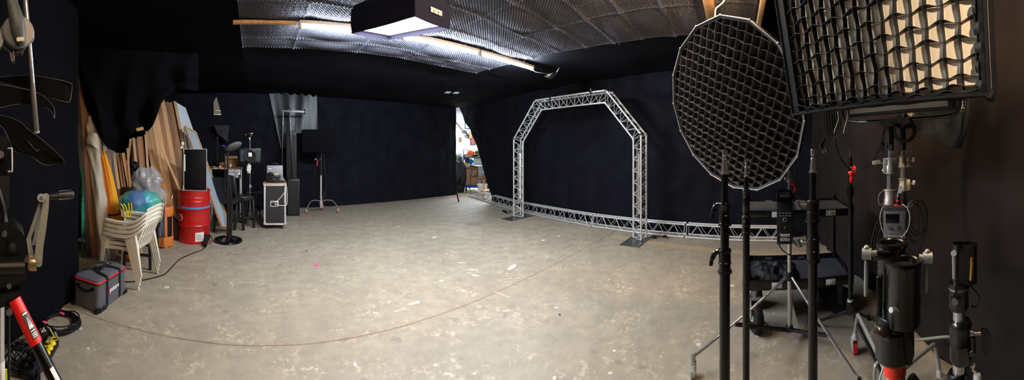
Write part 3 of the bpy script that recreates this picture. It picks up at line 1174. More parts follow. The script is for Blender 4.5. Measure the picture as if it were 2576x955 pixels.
mats = dict(orange=M('orange_cloth', (236, 104, 36), 0.8), green=M('leaf_green_cloth', (96, 150, 70), 0.8), khaki=M('khaki_cloth', (186, 172, 140), 0.85), navy=M('navy_cloth', (44, 46, 66), 0.85),
            blue=M('blue_plastic_sack', (20, 70, 220), 0.3), dgreen=M('dark_green_cloth', (58, 72, 56), 0.85), red=mRed, cyan=M('sky_blue_plastic', (40, 150, 220), 0.4), grey=M('grey_cloth', (120, 118, 112), 0.85), yellow=M('yellow_plastic', (236, 208, 30), 0.5))
for i, (a, q, z, r, sc, m_, lb) in enumerate([
        (-0.20, -0.1, 1.47, 0.13, (1.1, 1, 0.8), 'orange', 'orange knitted toy heaped on top of the trolley'),
        (0.10, 0.0, 1.50, 0.13, (1.2, 1, 0.7), 'green', 'green leafy cloth heaped on top of the trolley'),
        (-0.22, -0.15, 1.36, 0.12, (1.3, 1, 0.6), 'khaki', 'khaki cloth under the orange heap on the trolley'),
        (0.02, -0.12, 1.36, 0.11, (1.3, 1, 0.6), 'navy', 'navy cloth heaped in the middle of the trolley top'),
        (0.27, -0.1, 1.38, 0.13, (1.2, 1, 0.7), 'khaki', 'beige cap heaped at the right of the trolley top'),
        (0.02, 0.12, 1.36, 0.14, (1.8, 1, 0.5), 'grey', 'grey cloth heap at the back of the trolley top'),
        (-0.22, 0.0, 1.14, 0.10, (1.5, 1, 0.9), 'cyan', 'sky blue plastic bundle on the trolley shelf'),
        (-0.34, -0.12, 1.20, 0.09, (0.9, 1, 1.5), 'navy', 'dark cloth bundle at the left of the trolley shelf'),
        (-0.33, -0.22, 1.07, 0.05, (1.6, 1, 0.6), 'yellow', 'small yellow toy at the left of the trolley shelf'),
        (0.42, 0.2, 1.18, 0.10, (0.8, 1, 1.6), 'red', 'red cloth hanging at the right of the trolley shelf')]):
    lump('cloth_heap', lb, TP(a, q, z), r, sc, mats[m_], 'prop', 0.5, i*3.1, 'props on the trolley')
tag(B(TP(0, 0, 1.335)).box(TP(0, 0, 1.30), (0.80, 0.62, 0.03), RTm, bev=0.005).build('tray', mBlackM, None), 'dark flat tray under the clothes on top of the trolley', 'tray')
lump('plastic_sack', 'shiny blue plastic sack on the trolley, against the white wall', TP(0.36, 0.15, 1.68), 0.22, (1.0, 1, 1.15), mats['blue'], 'sack', 0.5, 5)
# wall things: x pixel, y pixel
yw = 12.24


def on_far_wall(x, y, off=0.03):
    t = T(x)
    r = (yw-off)/math.cos(t)
    return W(x, y, r)


for (x, y, w, h, mt, lb) in [(1158, 351, 0.12, 0.16, 'gilt', 'small gilt picture frame on the store room wall below the guitar'), (1176, 311, 0.22, 0.34, 'blu', 'blue poster on the store room wall above the guitar'), (1190, 351, 0.24, 0.36, 'redp', 'dark red poster on the store room wall above the trolley')]:
    c = on_far_wall(x, y)
    t = thing('wall_picture', lb, 'picture', c)
    B().box((0, 0, 0), (w*1.6, 0.03, h*1.6), bev=0.004).build('frame', M('gilt_frame', (176, 146, 84), 0.5) if mt == 'gilt' else M('dark_frame', (50, 50, 56), 0.5), t)
    B().box((0, -0.018, 0), (w*1.35, 0.005, h*1.35)).build('print', {'gilt': M('old_print', (120, 110, 90), 0.7, var=0.4, vs=14), 'blu': M('blue_print', (150, 176, 204), 0.7, var=0.35, vs=9), 'redp': M('red_print', (130, 70, 60), 0.7, var=0.6, vs=8)}[mt], t)
# guitar hanging at a slant
gc = W(1172, 339, 15.12)
gt = thing('electric_guitar', 'black electric guitar hanging slanted on the white store room wall', 'guitar', gc)
sx1 = side(1169)
ga = (sx1*0.62+uz*-0.78).normalized()
gb = (sx1*0.78+uz*0.62).normalized()
gn = ga.cross(gb)
body = []
for k in range(36):
    a = 2*PI*k/36
    rr = 0.155*(1+0.16*math.cos(2*a)-0.16*math.cos(a))
    body.append((1.35*rr*math.cos(a), rr*math.sin(a)*(0.86 if abs(math.cos(a)) < 0.45 else 1.05)))
B().prism(body, gn*-0.03, ga, gb, gn*0.06).build('guitar_body', M('black_gloss', (14, 14, 15), 0.15, coat=0.6), gt)
B().beam(ga*-0.2, ga*-0.86, 0.06, 0.03, up=gn).build('neck', M('dark_neck', (60, 44, 36), 0.5), gt)
B().cyl(ga*-0.84, ga*-0.84+V((0.0, 0.34, 0.02)), 0.012, n=8).build('wall_hook', mSteel, gt)
B().beam(ga*-0.84, ga*-1.04, 0.10, 0.025, up=gn).build('headstock', M('black_gloss'), gt)
for q_ in (0.0, 0.12):
    B().box(gn*(-0.035)+ga*q_, (0.1, 0.02, 0.05), bev=0.004).box(gn*0.035+ga*q_, (0.1, 0.02, 0.05), bev=0.004).build('pickup', mSteel, gt)
t = W(1183, 340, 15.95)
carton('carton', 'small brown box fixed on the wall beside the guitar body', t-uz*0.15, (0.16, 0.12, 0.3), Matrix.Rotation(0.15, 3, 'Y'), flap=False)
# shelf with bins at the left of the gap
sc_ = W(1160, 440, 13.4)
t = thing('storage_shelf', 'pale shelf of jars at the left of the doorway gap', 'shelf', GR(1157, 13.6))
b = B()
for z in (0.42, 0.78, 1.12):
    b.box((0, 0, z), (1.0, 0.45, 0.035))
for a in (-0.48, 0.48):
    for q in (-0.2, 0.2):
        b.box((a, q, 0.6), (0.03, 0.03, 1.2))
b.build('shelf_frame', M('pale_blue_grey', (170, 186, 190), 0.6), t)
for k, (dx, z, r, mt) in enumerate([(-0.30, 1.16, 0.11, 'dgreen'), (-0.05, 1.16, 0.12, 'grey'), (0.2, 1.16, 0.10, 'navy'), (0.38, 1.16, 0.09, 'dgreen'), (-0.1, 0.83, 0.09, 'cyan'), (0.15, 0.83, 0.10, 'orange'), (0.35, 0.83, 0.10, 'grey')]):
    c = GR(1157, 13.6)+V((dx, -0.1, z))
    tag(B(c).lathe([(r*0.8, 0), (r, 0.02), (r, r*1.6), (r*0.7, r*2.0), (r*0.72, r*2.3)], c, n=14).build('jar', mats[mt], None), '%s tub on the %s board of the pale shelf, %s from its left end' % ({'dgreen': 'dark green', 'grey': 'grey', 'navy': 'navy', 'cyan': 'sky blue', 'orange': 'orange'}[mt], 'top' if z > 1 else 'middle', ['first', 'second', 'third', 'fourth', 'first', 'second', 'third'][k]), 'tub', 'tubs on the pale shelf')
lump('bin_bag', 'full black bin bag beside the left edge of the doorway gap', GR(1154, 11.6, 0.72), 0.34, (0.75, 0.8, 1.6), mCloth, 'bag', 0.3, 9)
tag(B(GR(1154, 11.6)).lathe([(0.2, 0), (0.22, 0.05), (0.25, 0.3)], GR(1154, 11.6), n=16).build('bin', mBlackM, None), 'black bin holding the full bin bag by the doorway gap', 'bin')
# bucket, stool, crates at the right
bc = GR(1213, 10.9)
t = thing('bucket', 'cream plastic bucket on the floor right of the trolley', 'bucket', bc)
B().lathe([(0.13, 0), (0.145, 0.01), (0.175, 0.36), (0.19, 0.365), (0.19, 0.38), (0.168, 0.38), (0.14, 0.03), (0.0, 0.025)], n=20).build('body', mWhite, t)
B().tube(cr([(0.18, 0, 0.33), (0.12, -0.15, 0.2), (0, -0.2, 0.14), (-0.12, -0.15, 0.2), (-0.18, 0, 0.33)], 5), 0.004, 6).build('handle', mSteel, t)
for k in range(3):
    c = GR(1226, 11.6, k*0.22+0.0)
    t = thing('fruit_crate', 'brown wooden crate behind the bucket, %s of its pile' % ('bottom', 'middle', 'top')[k], 'crate', c, 0.3+0.1*k, 'wooden crates behind the bucket')
    b = B()
    for z in (0.03, 0.10, 0.17):
        for s in (-1, 1):
            b.box((0, s*0.17, z), (0.44, 0.012, 0.055)).box((s*0.22, 0, z), (0.012, 0.34, 0.055))
    for s in (-1, 1):
        for q in (-1, 1):
            B().box((s*0.2, q*0.155, 0.1), (0.03, 0.03, 0.2)).build('corner_post', mBrownW, t)
    b.box((0, 0, 0.01), (0.44, 0.34, 0.012))
    b.build('slats', mBrownW, t)
c = GR(1222, 10.1)
t = thing('step_stool', 'small orange brown wooden stool behind the truss end', 'stool', c, -0.2)
B().box((0, 0, 0.26), (0.34, 0.26, 0.03), bev=0.005).build('seat', mPine, t)
B().box((0, 0.12, 0.42), (0.05, 0.02, 0.34)).build('upright', mPine, t)
for a in (-1, 1):
    for q in (-1, 1):
        B().beam((a*0.17, q*0.12, 0), (a*0.14, q*0.10, 0.25), 0.03, 0.03).build('leg', mPine, t)
tag(B(GR(1150, 9.4)).beam(GR(1154, 9.3, 0.012), GR(1146, 9.5, 0.42), 0.03, 0.03).build('black_rod', mBlackM, None), 'black rod leaning at the foot of the doorway gap', 'rod')

# =====================================================================
# LEFT SIDE: TIMBER, DRUM, CHAIRS, CASES
# =====================================================================
def ordw(k):
    return ['first', 'second', 'third', 'fourth', 'fifth', 'sixth', 'seventh', 'eighth', 'ninth', 'tenth', 'eleventh', 'twelfth', 'thirteenth', 'fourteenth'][k]


def board(label, top, bot, rt, rb, wpx, depth, mat, name='timber_board', cat='board', group=None, z0=0.0):
    """top, bot: photo positions of the board's ends (middle of the near edge); wpx its near width there"""
    p2 = W(top[0], top[1], rt)
    p1 = GR(bot[0], rb, z0) if bot[1] is None else W(bot[0], bot[1], rb)
    w = wpx*(rt+rb)/2/F
    c = (p1+p2)/2
    # local axes along the board so that the grain follows it
    z = (p2-p1)
    L = z.length
    z.normalize()
    y = away((top[0]+bot[0])/2)
    x = y.cross(z).normalized()
    y = z.cross(x)
    b = B()
    b.box((0, depth/2, 0), (w, depth, L), bev=0.002, seg=1)
    o = b.build(name, mat, None, 30)
    m = Matrix((x, y, z)).transposed().to_4x4()
    m.translation = c
    o.matrix_world = m
    return tag(o, label, cat, group)


# right fan, from the drum side to the left
mOSB = M('white_faced_panel', (206, 212, 216), 0.6, var=0.05, vs=3)
fanT = [(440, 255), (428, 257), (418, 256), (408, 250), (399, 252), (390, 264), (382, 280), (374, 296), (366, 308)]
fanB = [(505, 5.62), (493, 5.58), (481, 5.54), (470, 5.5), (459, 5.46), (448, 5.42), (438, 5.38), (428, 5.34), (417, 5.30)]
fw = [7, 10, 12, 11, 10, 11, 10, 10, 10]
for k, (t_, b_) in enumerate(zip(fanT, fanB)):
    board('pine board leaning behind the red drum, %s from the white panel' % ordw(k), t_, (b_[0], None), b_[1]+0.35, b_[1], fw[k], 0.10+0.05*(k % 3), mPine if k not in (1, 2, 4) else mBrownW, group='boards leaning behind the drum')
for k in range(4):
    board('darker thin board wedged in the fan behind the drum, %s from the right' % ordw(k), (434-12*k+(k % 2)*2, 262+6*k), (497-11*k, None), 6.15-0.04*k, 5.75-0.04*k, 10, 0.14, mBrownW, group='dark boards in the fan')
board('loose pine board crossing the fan at a steeper slant', (402, 360), (462, 500), 5.35, 5.3, 6, 0.05, mPine)
# white faced panel, its broad face towards the room
p = [W(438, 254, 5.98), W(467, 271, 6.45), W(486, 334, 6.5), W(536, 470, 6.35), W(528, 596, 6.3), W(508, 590, 5.66)]
p[4].z = 0.0
p[5].z = 0.0
c = (p[0]+p[3])/2
n_ = (p[1]-p[0]).cross(p[5]-p[0]).normalized()
tag(B(c).poly(p, n_*0.018).build('faced_panel', mOSB, None, 30), 'large pale blue-white faced panel leaning at the right end of the timber', 'panel')
o = board('thin white strip standing against the pale panel', (462, 318), (478, 470), 5.85, 5.7, 2.5, 0.05, mWhite)
# framed canvas
q0, q1, q2, q3 = W(465, 318, 5.72), W(492, 333, 5.95), W(541, 466, 5.9), W(520, 470, 5.55)
q0b, q1b = q0, q1
ct = thing('framed_board', 'narrow pine-framed grey board leaning behind the red drum', 'framed board', q0)
q4, q5 = V(q3)+(q3-q0)*0.0, V(q2)
e1 = (W(541, 466, 5.9)-q1)
L1 = q1+e1.normalized()*1.95
L0_ = q0+e1.normalized()*1.95
nn = (q1-q0).cross(e1).normalized()
B(q0).poly([q0, q1, L1, L0_], nn*0.008).build('panel_face', M('grey_canvas', (150, 164, 172), 0.7), ct)
b = B(q0)
for a, d in ((q0, L0_), (q1, L1), (q0, q1), (L0_, L1)):
    b.beam(a, d, 0.035, 0.03, up=nn)
b.build('frame', mPly, ct)

# middle group above the clear bag
board('short pine offcut peeking out under the draped cloth', (361, 322), (343, 326), 4.15, 4.15, 8, 0.05, mPine)
board('pine stud left of the brown fibre board', (336, 346), (360, None), 5.45, 5.1, 7, 0.06, mPine)
board('wide brown fibre board among the studs above the clear bag', (352, 343), (376, None), 5.5, 5.2, 16, 0.02, M('fibre_board', (176, 134, 96), 0.8, var=0.06, vs=30))
board('pine stud right of the brown fibre board', (366, 338), (386, None), 5.45, 5.15, 6, 0.06, mPine)
board('pine stud slanting the other way beside the fibre board', (329, 348), (318, 440), 5.3, 5.1, 6, 0.05, mPine)
tag(B(W(335, 380, 5.6)).cyl(W(336, 350, 5.75), GR(346, 5.6, 0.02), 0.07, n=20).build('cardboard_tube', mCard, None), 'fat cardboard tube standing behind the studs', 'tube')
# left fan
for k, (t_, b_, w_, m_) in enumerate([((287, 384), (322, None), 8, mPine), ((296, 384), (333, None), 6, mBrownW), ((303, 385), (338, None), 4, mBrownW), ((310, 384), (356, None), 9, mPine), ((320, 372), (342, None), 5, mPine)]):
    board('stud leaning between the white roll and the clear bag, %s from the left' % ordw(k), t_, b_, 4.98-0.03*k, 4.6, w_, 0.05, m_, group='studs left of the clear bag')
tag(B(W(284, 430, 5.2)).poly([W(275, 372, 5.2), W(292, 385, 5.2), W(305, 640, 5.0), W(276, 640, 5.0)], V((0, 0.03, 0))).build('grey_sheet', M('grey_sheet', (130, 132, 134), 0.8), None), 'dull grey sheet standing behind the left studs', 'sheet')
# cardboard with prints
c = W(268, 440, 4.85)
t = thing('printed_board', 'brown board carrying a small blue picture and a label', 'printed board', c)
bx = [W(257, 345, 4.9), W(275, 352, 4.9), W(296, 640, 4.6), W(266, 640, 4.6)]
B(c).poly(bx, V((0, 0.02, 0))).build('board', mCard, t)
B(c).poly([W(262, 387, 4.83), W(270, 386, 4.83), W(274, 420, 4.81), W(266, 424, 4.81)], V((0, 0.004, 0))).build('blue_picture', M('sky_print', (110, 176, 220), 0.5, var=0.5, vs=9), t)
B(c).poly([W(267, 425, 4.80), W(273, 423, 4.80), W(276, 435, 4.79), W(269, 437, 4.79)], V((0, 0.004, 0))).build('red_blue_label', M('red_blue_label', (190, 60, 90), 0.5, var=0.7, vs=30), t)
B(c).poly([W(258, 365, 4.84), W(267, 367, 4.84), W(268, 380, 4.83), W(259, 379, 4.83)], V((0, 0.004, 0))).build('paper_note', mWhite, t)

# tall brown plank with its dark edge, green cloth, white roll, parasol
board('tall wide brown plank at the left end of the timber, beside the near curtain', (199, 150), (241, None), 4.62, 4.56, 21, 0.03, M('brown_faced_board', (160, 112, 78), 0.7, var=0.06, vs=4), name='tall_plank', cat='plank')
board('dark olive beam standing just left of the tall brown plank', (190, 190), (224, None), 4.5, 4.5, 14, 0.08, M('dark_olive_beam', (62, 54, 40), 0.8), name='olive_timber', cat='timber')
c = W(205, 500, 4.3)
tag(B(c).sheet(lambda u, v: W(lerp(lerp(201.5, 207, v), lerp(206, 215, min(1, v*1.3)), u)-(u*max(0, v-0.55)*22), lerp(425, 652, v), 4.28+0.03*math.sin(v*9+u*3)), 4, 16, 0.004).build('green_cloth', M('emerald_cloth', (20, 130, 92), 0.7), None), 'narrow strip of emerald green cloth beside the near curtain edge', 'cloth')

wr = thing('fabric_roll', 'roll of off-white fabric with loose folds standing beside the tall plank', 'fabric roll', GR(270, 4.45))
o = GR(270, 4.45)
mSheet = M('off_white_fabric', (204, 196, 178), 0.85, bump=0.3, bs=12, var=0.05)
ctr = [W(228, 292, 4.6), W(229, 310, 4.6), W(235, 345, 4.6), W(240, 400, 4.58), W(246, 460, 4.55), W(255, 540, 4.5), GR(268, 4.45, 0.0)]
ctr = cr(ctr, 6)
nC = len(ctr)


def roll(u, v):
    i = v*(nC-1)
    k = min(int(i), nC-2)
    p = lerp(ctr[k], ctr[k+1], i-k)
    a = 2*PI*u
    r = pl([(0, 0.045), (0.10, 0.06), (0.16, 0.07), (0.2, 0.095), (0.42, 0.11), (0.5, 0.085), (0.75, 0.10), (1, 0.115)], v)
    r *= 1+0.13*math.sin(3*a+v*9)+0.07*math.sin(5*a-v*22)+0.1*noise.noise(V((math.cos(a)*1.5, math.sin(a)*1.5, v*7)))
    return p+side(240)*(r*math.cos(a))+away(240)*(r*math.sin(a))


B(o).sheet(roll, 28, 60).build('fabric', mSheet, wr)
B(o).sheet(lambda u, v: W(lerp(221, 251, u)+2*math.sin(v*7), lerp(330+8*u, lerp(362, 388, u**2), v), 4.42-0.05*math.sin(PI*u)), 14, 8, 0.005).build('loose_fold', mSheet, wr)
B(o).cyl(ctr[0]-V((0, 0, 0.05)), ctr[0]+V((-0.01, 0, 0.05)), 0.03, n=16).build('core_tube', M('brown_core', (140, 86, 64), 0.7), wr)

um = thing('folded_parasol', 'folded orange and yellow parasol leaning behind the stacked white chairs', 'parasol', GR(336, 4.25))
o = GR(336, 4.25)
mOr = M('orange_canvas', (222, 128, 20), 0.75, bump=0.3, bs=25)
mYe = M('amber_canvas', (246, 174, 24), 0.75, bump=0.3, bs=25)
pc_ = cr([W(251, 378, 4.72), W(262, 420, 4.68), W(272, 470, 4.62), W(283, 525, 4.5), W(300, 560, 4.42), W(318, 620, 4.32), GR(330, 4.28, 0.05)], 6)


def para(r0, ph, d):
    nP = len(pc_)

    def f(u, v):
        i = v*(nP-1)
        k = min(int(i), nP-2)
        p = lerp(pc_[k], pc_[k+1], i-k)
        a = 2*PI*u
        r = r0*pl([(0, 0.25), (0.25, 0.75), (0.5, 1.0), (0.56, 0.72), (0.62, 1.1), (0.9, 1.2), (1, 0.8)], v)*(1+0.16*math.cos(5*a+ph+v*3))
        return p+side(280)*(r*math.cos(a)+d)+away(280)*(r*math.sin(a)+0.02)
    return f


B(o).sheet(para(0.085, 0, 0), 26, 50).build('orange_canopy', mOr, um)
B(o).sheet(lambda u, v: para(0.07, 1, 0.05)(u, v*0.5), 20, 26).build('amber_panel', mYe, um)
i_ = int(0.58*(len(pc_)-1))
B(o).tube([pc_[i_]+side(285)*(0.085*math.cos(a*PI/8))+away(285)*(0.085*math.sin(a*PI/8))+V((0, 0, 0.012*math.cos(a*PI/8))) for a in range(16)], 0.012, 6, True).build('black_strap', mCloth, um)

# clear bag of things
mClear = M('milky_plastic_film', (190, 192, 198), 0.22, alpha=0.5, spec=0.8, bump=1.0, bs=9)
c = W(366, 462, 4.9)


def bag(u, v):
    a = 2*PI*u
    y = lerp(424, 540, v)
    rx = pl([(0, 16), (0.1, 30), (0.3, 40), (0.7, 38), (0.9, 30), (1, 22)], v)*4.9/F
    k = 1+0.30*noise.noise(V((math.cos(a)*2, math.sin(a)*2, v*4)))+0.22*noise.noise(V((math.cos(a)*5, math.sin(a)*5, v*9)))+0.05*math.sin(9*a+v*7)
    y += (10*noise.noise(V((math.cos(a)*4, math.sin(a)*4, 7)))-3)*(1-v)
    cx = lerp(366, 374, v)
    return W(cx, y, 4.95)+side(366)*(rx*k*math.cos(a))+away(366)*(rx*0.75*k*math.sin(a))


tb = thing('clear_bag', 'big milky clear plastic bag leaning on the studs', 'bag', W(366, 540, 4.95))
B(W(366, 540, 4.95)).sheet(bag, 40, 22).build('film', mClear, tb, 50)
B(W(366, 540, 4.95)).ball(W(352, 462, 4.95), 0.12, (1, 0.8, 0.9), 20, 0.4, 3).ball(W(345, 475, 4.9), 0.07, (1, 0.8, 0.9), 20, 0.4, 5).build('dark_contents', M('slate_cloth', (60, 66, 74), 0.8), tb)
tag(B(W(372, 545, 4.85)).sheet(lambda u, v: W(lerp(350, 410, u), lerp(505, 600, v)-5*math.sin(u*9), 4.72+0.12*math.sin(u*11+v*2)+0.2*v), 18, 8, 0.004).build('plastic_sheet', M('slate_plastic_film', (96, 104, 116), 0.3, alpha=0.85), None), 'crumpled slate plastic sheet under the clear bag', 'plastic sheet')
lump('black_bag', 'small black cloth bag on top of the studs above the clear bag', W(337, 418, 5.0), 0.09, (1.05, 0.8, 0.85), mCloth, 'bag', 0.4, 2)
tag(B(W(320, 480, 4.75)).box(W(320, 482, 4.75), (0.20, 0.12, 0.14), Matrix.Rotation(0.2, 3, 'Z'), bev=0.02).build('black_box', mBlackM, None), 'small rounded black box behind the bag of balls', 'box')

# ---- stack of white chairs ----
def chair():
    t = thing('garden_chair', 'white plastic armchair, bottom of the stack, feet on the floor', 'chair', (0, 0, 0), 0, 'stacked white garden chairs')
    mm = mWhite
    # seat: x forward, y to the chair's left
    b = B()

    def seat(u, v):
        x, y = lerp(-0.19, 0.23, u), lerp(-0.205, 0.205, v)*(1-0.10*(1-u))
        e = (2*v-1)**2
        z = 0.42+0.012*e-0.02*math.sin(PI*u)+0.012*u-0.05*max(0, u-0.88)/0.12*1.0
        return (x, y, z)
    b.sheet(seat, 16, 14, 0.006)
    # hanging rim of the seat
    for s in (-1, 1):
        b.sheet(lambda u, v, s=s: (lerp(-0.19, 0.21, u), s*(0.205*(1-0.10*(1-u))+0.012*v), 0.432-0.05*v*(1-0.3*math.sin(PI*u))), 10, 3, 0.004)
    b.sheet(lambda u, v: (0.228+0.012*v, lerp(-0.205, 0.205, u), 0.395-0.04*v*(1-0.45*math.sin(PI*u))), 12, 3, 0.004)
    b.build('seat', mm, t)
    # backrest: curved board with slots
    b = B()

    def bk(u, v, o_=0):
        y = lerp(-0.20, 0.20, u)*(1+0.12*v)
        x = -0.19-0.13*v-0.03*math.cos(PI*(u-0.5))*(0.6+v)
        z = 0.42+0.35*v-0.035*(2*u-1)**2*v
        return (x, y, z)
    nb = 9
    for k in range(nb):
        u0, u1 = k/nb, (k+1)/nb
        g = 0.22/nb
        b.sheet(lambda u, v, u0=u0, u1=u1: bk(lerp(u0+(g if k else 0), u1-(g if k < nb-1 else 0), u), lerp(0.14, 0.84, v)), 2, 10, 0.006)
    b.sheet(lambda u, v: bk(u, lerp(0.0, 0.16, v)), 18, 3, 0.006)
    b.sheet(lambda u, v: bk(u, lerp(0.46, 0.52, v)), 18, 2, 0.006)
    b.sheet(lambda u, v: bk(u, lerp(0.82, 1.0, v)), 18, 3, 0.006)
    b.tube([V(bk(k/16, 1.0)) for k in range(17)], 0.011, 8)
    b.build('backrest', mm, t)
    for s in (-1, 1):
        pts = cr([(-0.345, s*0.19, 0.735), (-0.305, s*0.235, 0.69), (-0.22, s*0.262, 0.622), (-0.12, s*0.270, 0.588), (0.03, s*0.272, 0.582), (0.17, s*0.265, 0.588), (0.225, s*0.25, 0.575)], 6)
        b = B()
        nA = len(pts)

        def arm(u, v, pts=pts, s=s):
            i = u*(nA-1)
            k = min(int(i), nA-2)
            p = lerp(pts[k], pts[k+1], i-k)
            a = (v-0.5)*PI
            w_ = 0.026
            return p+V((0, w_*math.sin(a)*s, 0.016*math.cos(a)-(0.02 if abs(v-0.5) > 0.49 else 0)))
        b.sheet(arm, 40, 8, 0.005)
        b.build('armrest', mm, t)
    for sx_, nm in ((1, 'front'), (-1, 'rear')):
        for s in (-1, 1):
            b = B()

            def leg(u, v, sx_=sx_, s=s):
                # angle section: u runs round the corner, v down
                top = V((0.215 if sx_ > 0 else -0.165, s*(0.262 if sx_ > 0 else 0.258), 0.575 if sx_ > 0 else 0.585))
                bot = V((0.26 if sx_ > 0 else -0.30, s*0.272, 0.0))
                if sx_ < 0:
                    bot = V((-0.275, s*0.262, 0))
                p = lerp(top, bot, v)
                w_ = lerp(0.05 if sx_ > 0 else 0.085, 0.020, v**0.8)
                a = (u-0.5)*2
                return p+V((-sx_*w_*max(0, a)*1.1, -s*w_*max(0, -a), 0))
            b.sheet(leg, 6, 14, 0.006)
            b.build('leg', mm, t)
    return t


ch0 = chair()
cc = V((-1.50, 3.45, 0))
rzc = PI-0.10
ch0.location = cc
ch0.rotation_euler = (0, 0, rzc)
for k in range(1, 4):
    copy_tree(ch0, cc+V((0.010*k, 0, 0.052*k)), rzc, 'white plastic armchair, %s of the stack of four' % ('second from the floor', 'third from the floor', 'topmost')[k-1])

# ---- black stool and bag of balls ----
mBlackW = M('black_stained_wood', (20, 19, 19), 0.5, var=0.2, vs=20)


def stool(name, label, c, rz, w, d, h, cat='stool', seat_t=0.045, group=None, mat=None, lw=0.035):
    t = thing(name, label, cat, c, rz, group)
    m = mat or mBlackW
    B().box((0, 0, h-seat_t/2), (w, d, seat_t), bev=0.01).build('seat', m, t)
    for a in (-1, 1):
        for q in (-1, 1):
            B().beam((a*(w/2-0.02), q*(d/2-0.02), 0), (a*(w/2-0.035), q*(d/2-0.035), h-seat_t), lw, lw, up=(0, 1, 0), bev=0.003).build('leg', m, t)
    for q in (-1, 1):
        B().box((0, q*(d/2-0.025), h*0.28), (w-0.06, 0.02, 0.03)).build('stretcher', m, t)
        B().box((q*(w/2-0.025), 0, h*0.36), (0.02, d-0.06, 0.03)).build('stretcher', m, t)
    return t


stool('bar_stool', 'black wooden stool carrying the bag of balls behind the chair stack', (-1.53, 3.96, 0), 0.08, 0.40, 0.46, 0.665)
cb = V((-1.53, 3.92, 0.665))
def tinted_film():
    m = bpy.data.materials.new('tinted_plastic_film')
    q = NT(m)
    co = q.n('ShaderNodeTexCoord').outputs['Object']
    sx_ = q.n('ShaderNodeSeparateXYZ')
    q.l(co, sx_.inputs[0])
    f = q.math('ADD', q.math('MULTIPLY', sx_.outputs[0], 1.5), q.math('MULTIPLY', q.noise(co, 7, 3), 0.9))
    q.l(q.ramp(f, [(0.05, srgb(110, 210, 190)), (0.28, srgb(60, 190, 160)), (0.45, srgb(120, 130, 210)), (0.62, srgb(30, 180, 215)), (0.9, srgb(130, 220, 110))]), q.b.inputs['Base Color'])
    q.b.inputs['Roughness'].default_value = 0.18
    q.b.inputs['Specular IOR Level'].default_value = 0.8
    q.b.inputs['Alpha'].default_value = 0.62
    bn = q.n('ShaderNodeBump')
    bn.inputs['Distance'].default_value = 0.02
    bn.inputs['Strength'].default_value = 0.7
    q.l(q.noise(co, 16, 5), bn.inputs['Height'])
    q.l(bn.outputs[0], q.b.inputs['Normal'])
    return m


mBag = tinted_film()
tb = thing('ball_bag', 'knotted see-through teal bag full of coloured balls on the stool', 'bag', cb)


def bb(u, v):
    a = 2*PI*u
    th_ = PI*v
    k = 1+0.10*noise.noise(V((math.cos(a)*2.5*math.sin(th_), math.sin(a)*2.5*math.sin(th_), math.cos(th_)*3)))+0.03*math.sin(9*a)*math.sin(th_)
    z = 0.175+0.172*k*math.cos(th_)
    return cb+side(345)*(0.295*k*math.sin(th_)**0.8*math.cos(a))+away(345)*(0.20*k*math.sin(th_)**0.8*math.sin(a))+V((0, 0, max(0.004, z)))


B(cb).sheet(bb, 44, 22).build('film', mBag, tb, 60)
b = B(cb)
for dx in (0, 0.035):
    kx = W(312, 512, 3.86)
    b.tube(cr([kx+side(312)*(dx-0.04)+V((0, 0, 0.0)), kx+side(312)*(dx-0.01)+V((0, 0, -0.05)), kx+side(312)*(dx+0.02)+V((0, 0, -0.17)), kx+side(312)*(dx+0.06)+V((0, 0, -0.10)), kx+side(312)*(dx+0.055)+V((0, 0, 0.01))], 6), 0.008, 8)
b.build('yellow_drawstring', mats['yellow'], tb)
for k, (x, y, r_, rad, col, lb) in enumerate([(318, 510, 4.10, 0.085, (74, 120, 190), 'blue ball at the left in the teal bag'), (343, 508, 4.02, 0.105, (160, 120, 205), 'violet ball in the middle of the teal bag'),
                                               (372, 512, 4.05, 0.10, (30, 160, 205), 'bright blue ball at the right in the teal bag'), (357, 534, 3.98, 0.07, (70, 60, 160), 'indigo ball low in the teal bag'),
                                               (330, 534, 4.00, 0.07, (40, 150, 110), 'green ball low at the left in the teal bag'), (394, 532, 4.12, 0.075, (130, 215, 70), 'lime ball at the right end of the teal bag')]):
    p = W(x, y, r_+0.15)
    p.z = max(p.z, 0.665+rad+0.006)
    tag(B(p).ball(p, rad, (1, 1, 1), 20).build('ball', M('ball_%d' % k, col, 0.35), None), lb, 'ball', 'balls in the teal bag')

# orange round stools, steel frame chair, dark wedge
oc = GR(410, 5.05)
mOrW = M('orange_plywood', (206, 112, 44), 0.45, var=0.08, vs=10)
t = thing('round_stool', 'orange bentwood stool with round rings beside the red drum', 'stool', oc)
for z in (0.02, 0.50):
    B().lathe([(0.0, z), (0.17, z), (0.175, z+0.02), (0.175, z+0.13), (0.165, z+0.15), (0.0, z+0.15)], n=28).build('ring', mOrW, t)
B().lathe([(0.0, 0.17), (0.15, 0.17), (0.15, 0.5), (0.0, 0.5)], n=24).build('dark_core', mBlackM, t)
for a in range(4):
    B().beam((0.165*math.cos(a*PI/2+0.6), 0.165*math.sin(a*PI/2+0.6), 0), (0.15*math.cos(a*PI/2+0.6), 0.15*math.sin(a*PI/2+0.6), 0.55), 0.04, 0.02).build('leg', mOrW, t)
b = B(GR(425, 5.1))
b.tube(cr([GR(422, 5.0, 0.01), W(425, 560, 5.0), W(432, 500, 5.05), W(437, 488, 5.1)], 5), 0.009, 8)
cs = tag(b.build('steel_rod', mSteel, None), 'thin curved steel rod leaning left of the red drum', 'rod')
b = B(GR(415, 5.0))
b.tube(cr([GR(410, 4.85, 0.01), W(414, 540, 4.85), W(417, 497, 4.9)], 5), 0.009, 8)
tag(b.build('steel_rod', mSteel, None), 'straight steel rod above the orange stool', 'rod')
wc_ = GR(433, 5.25)
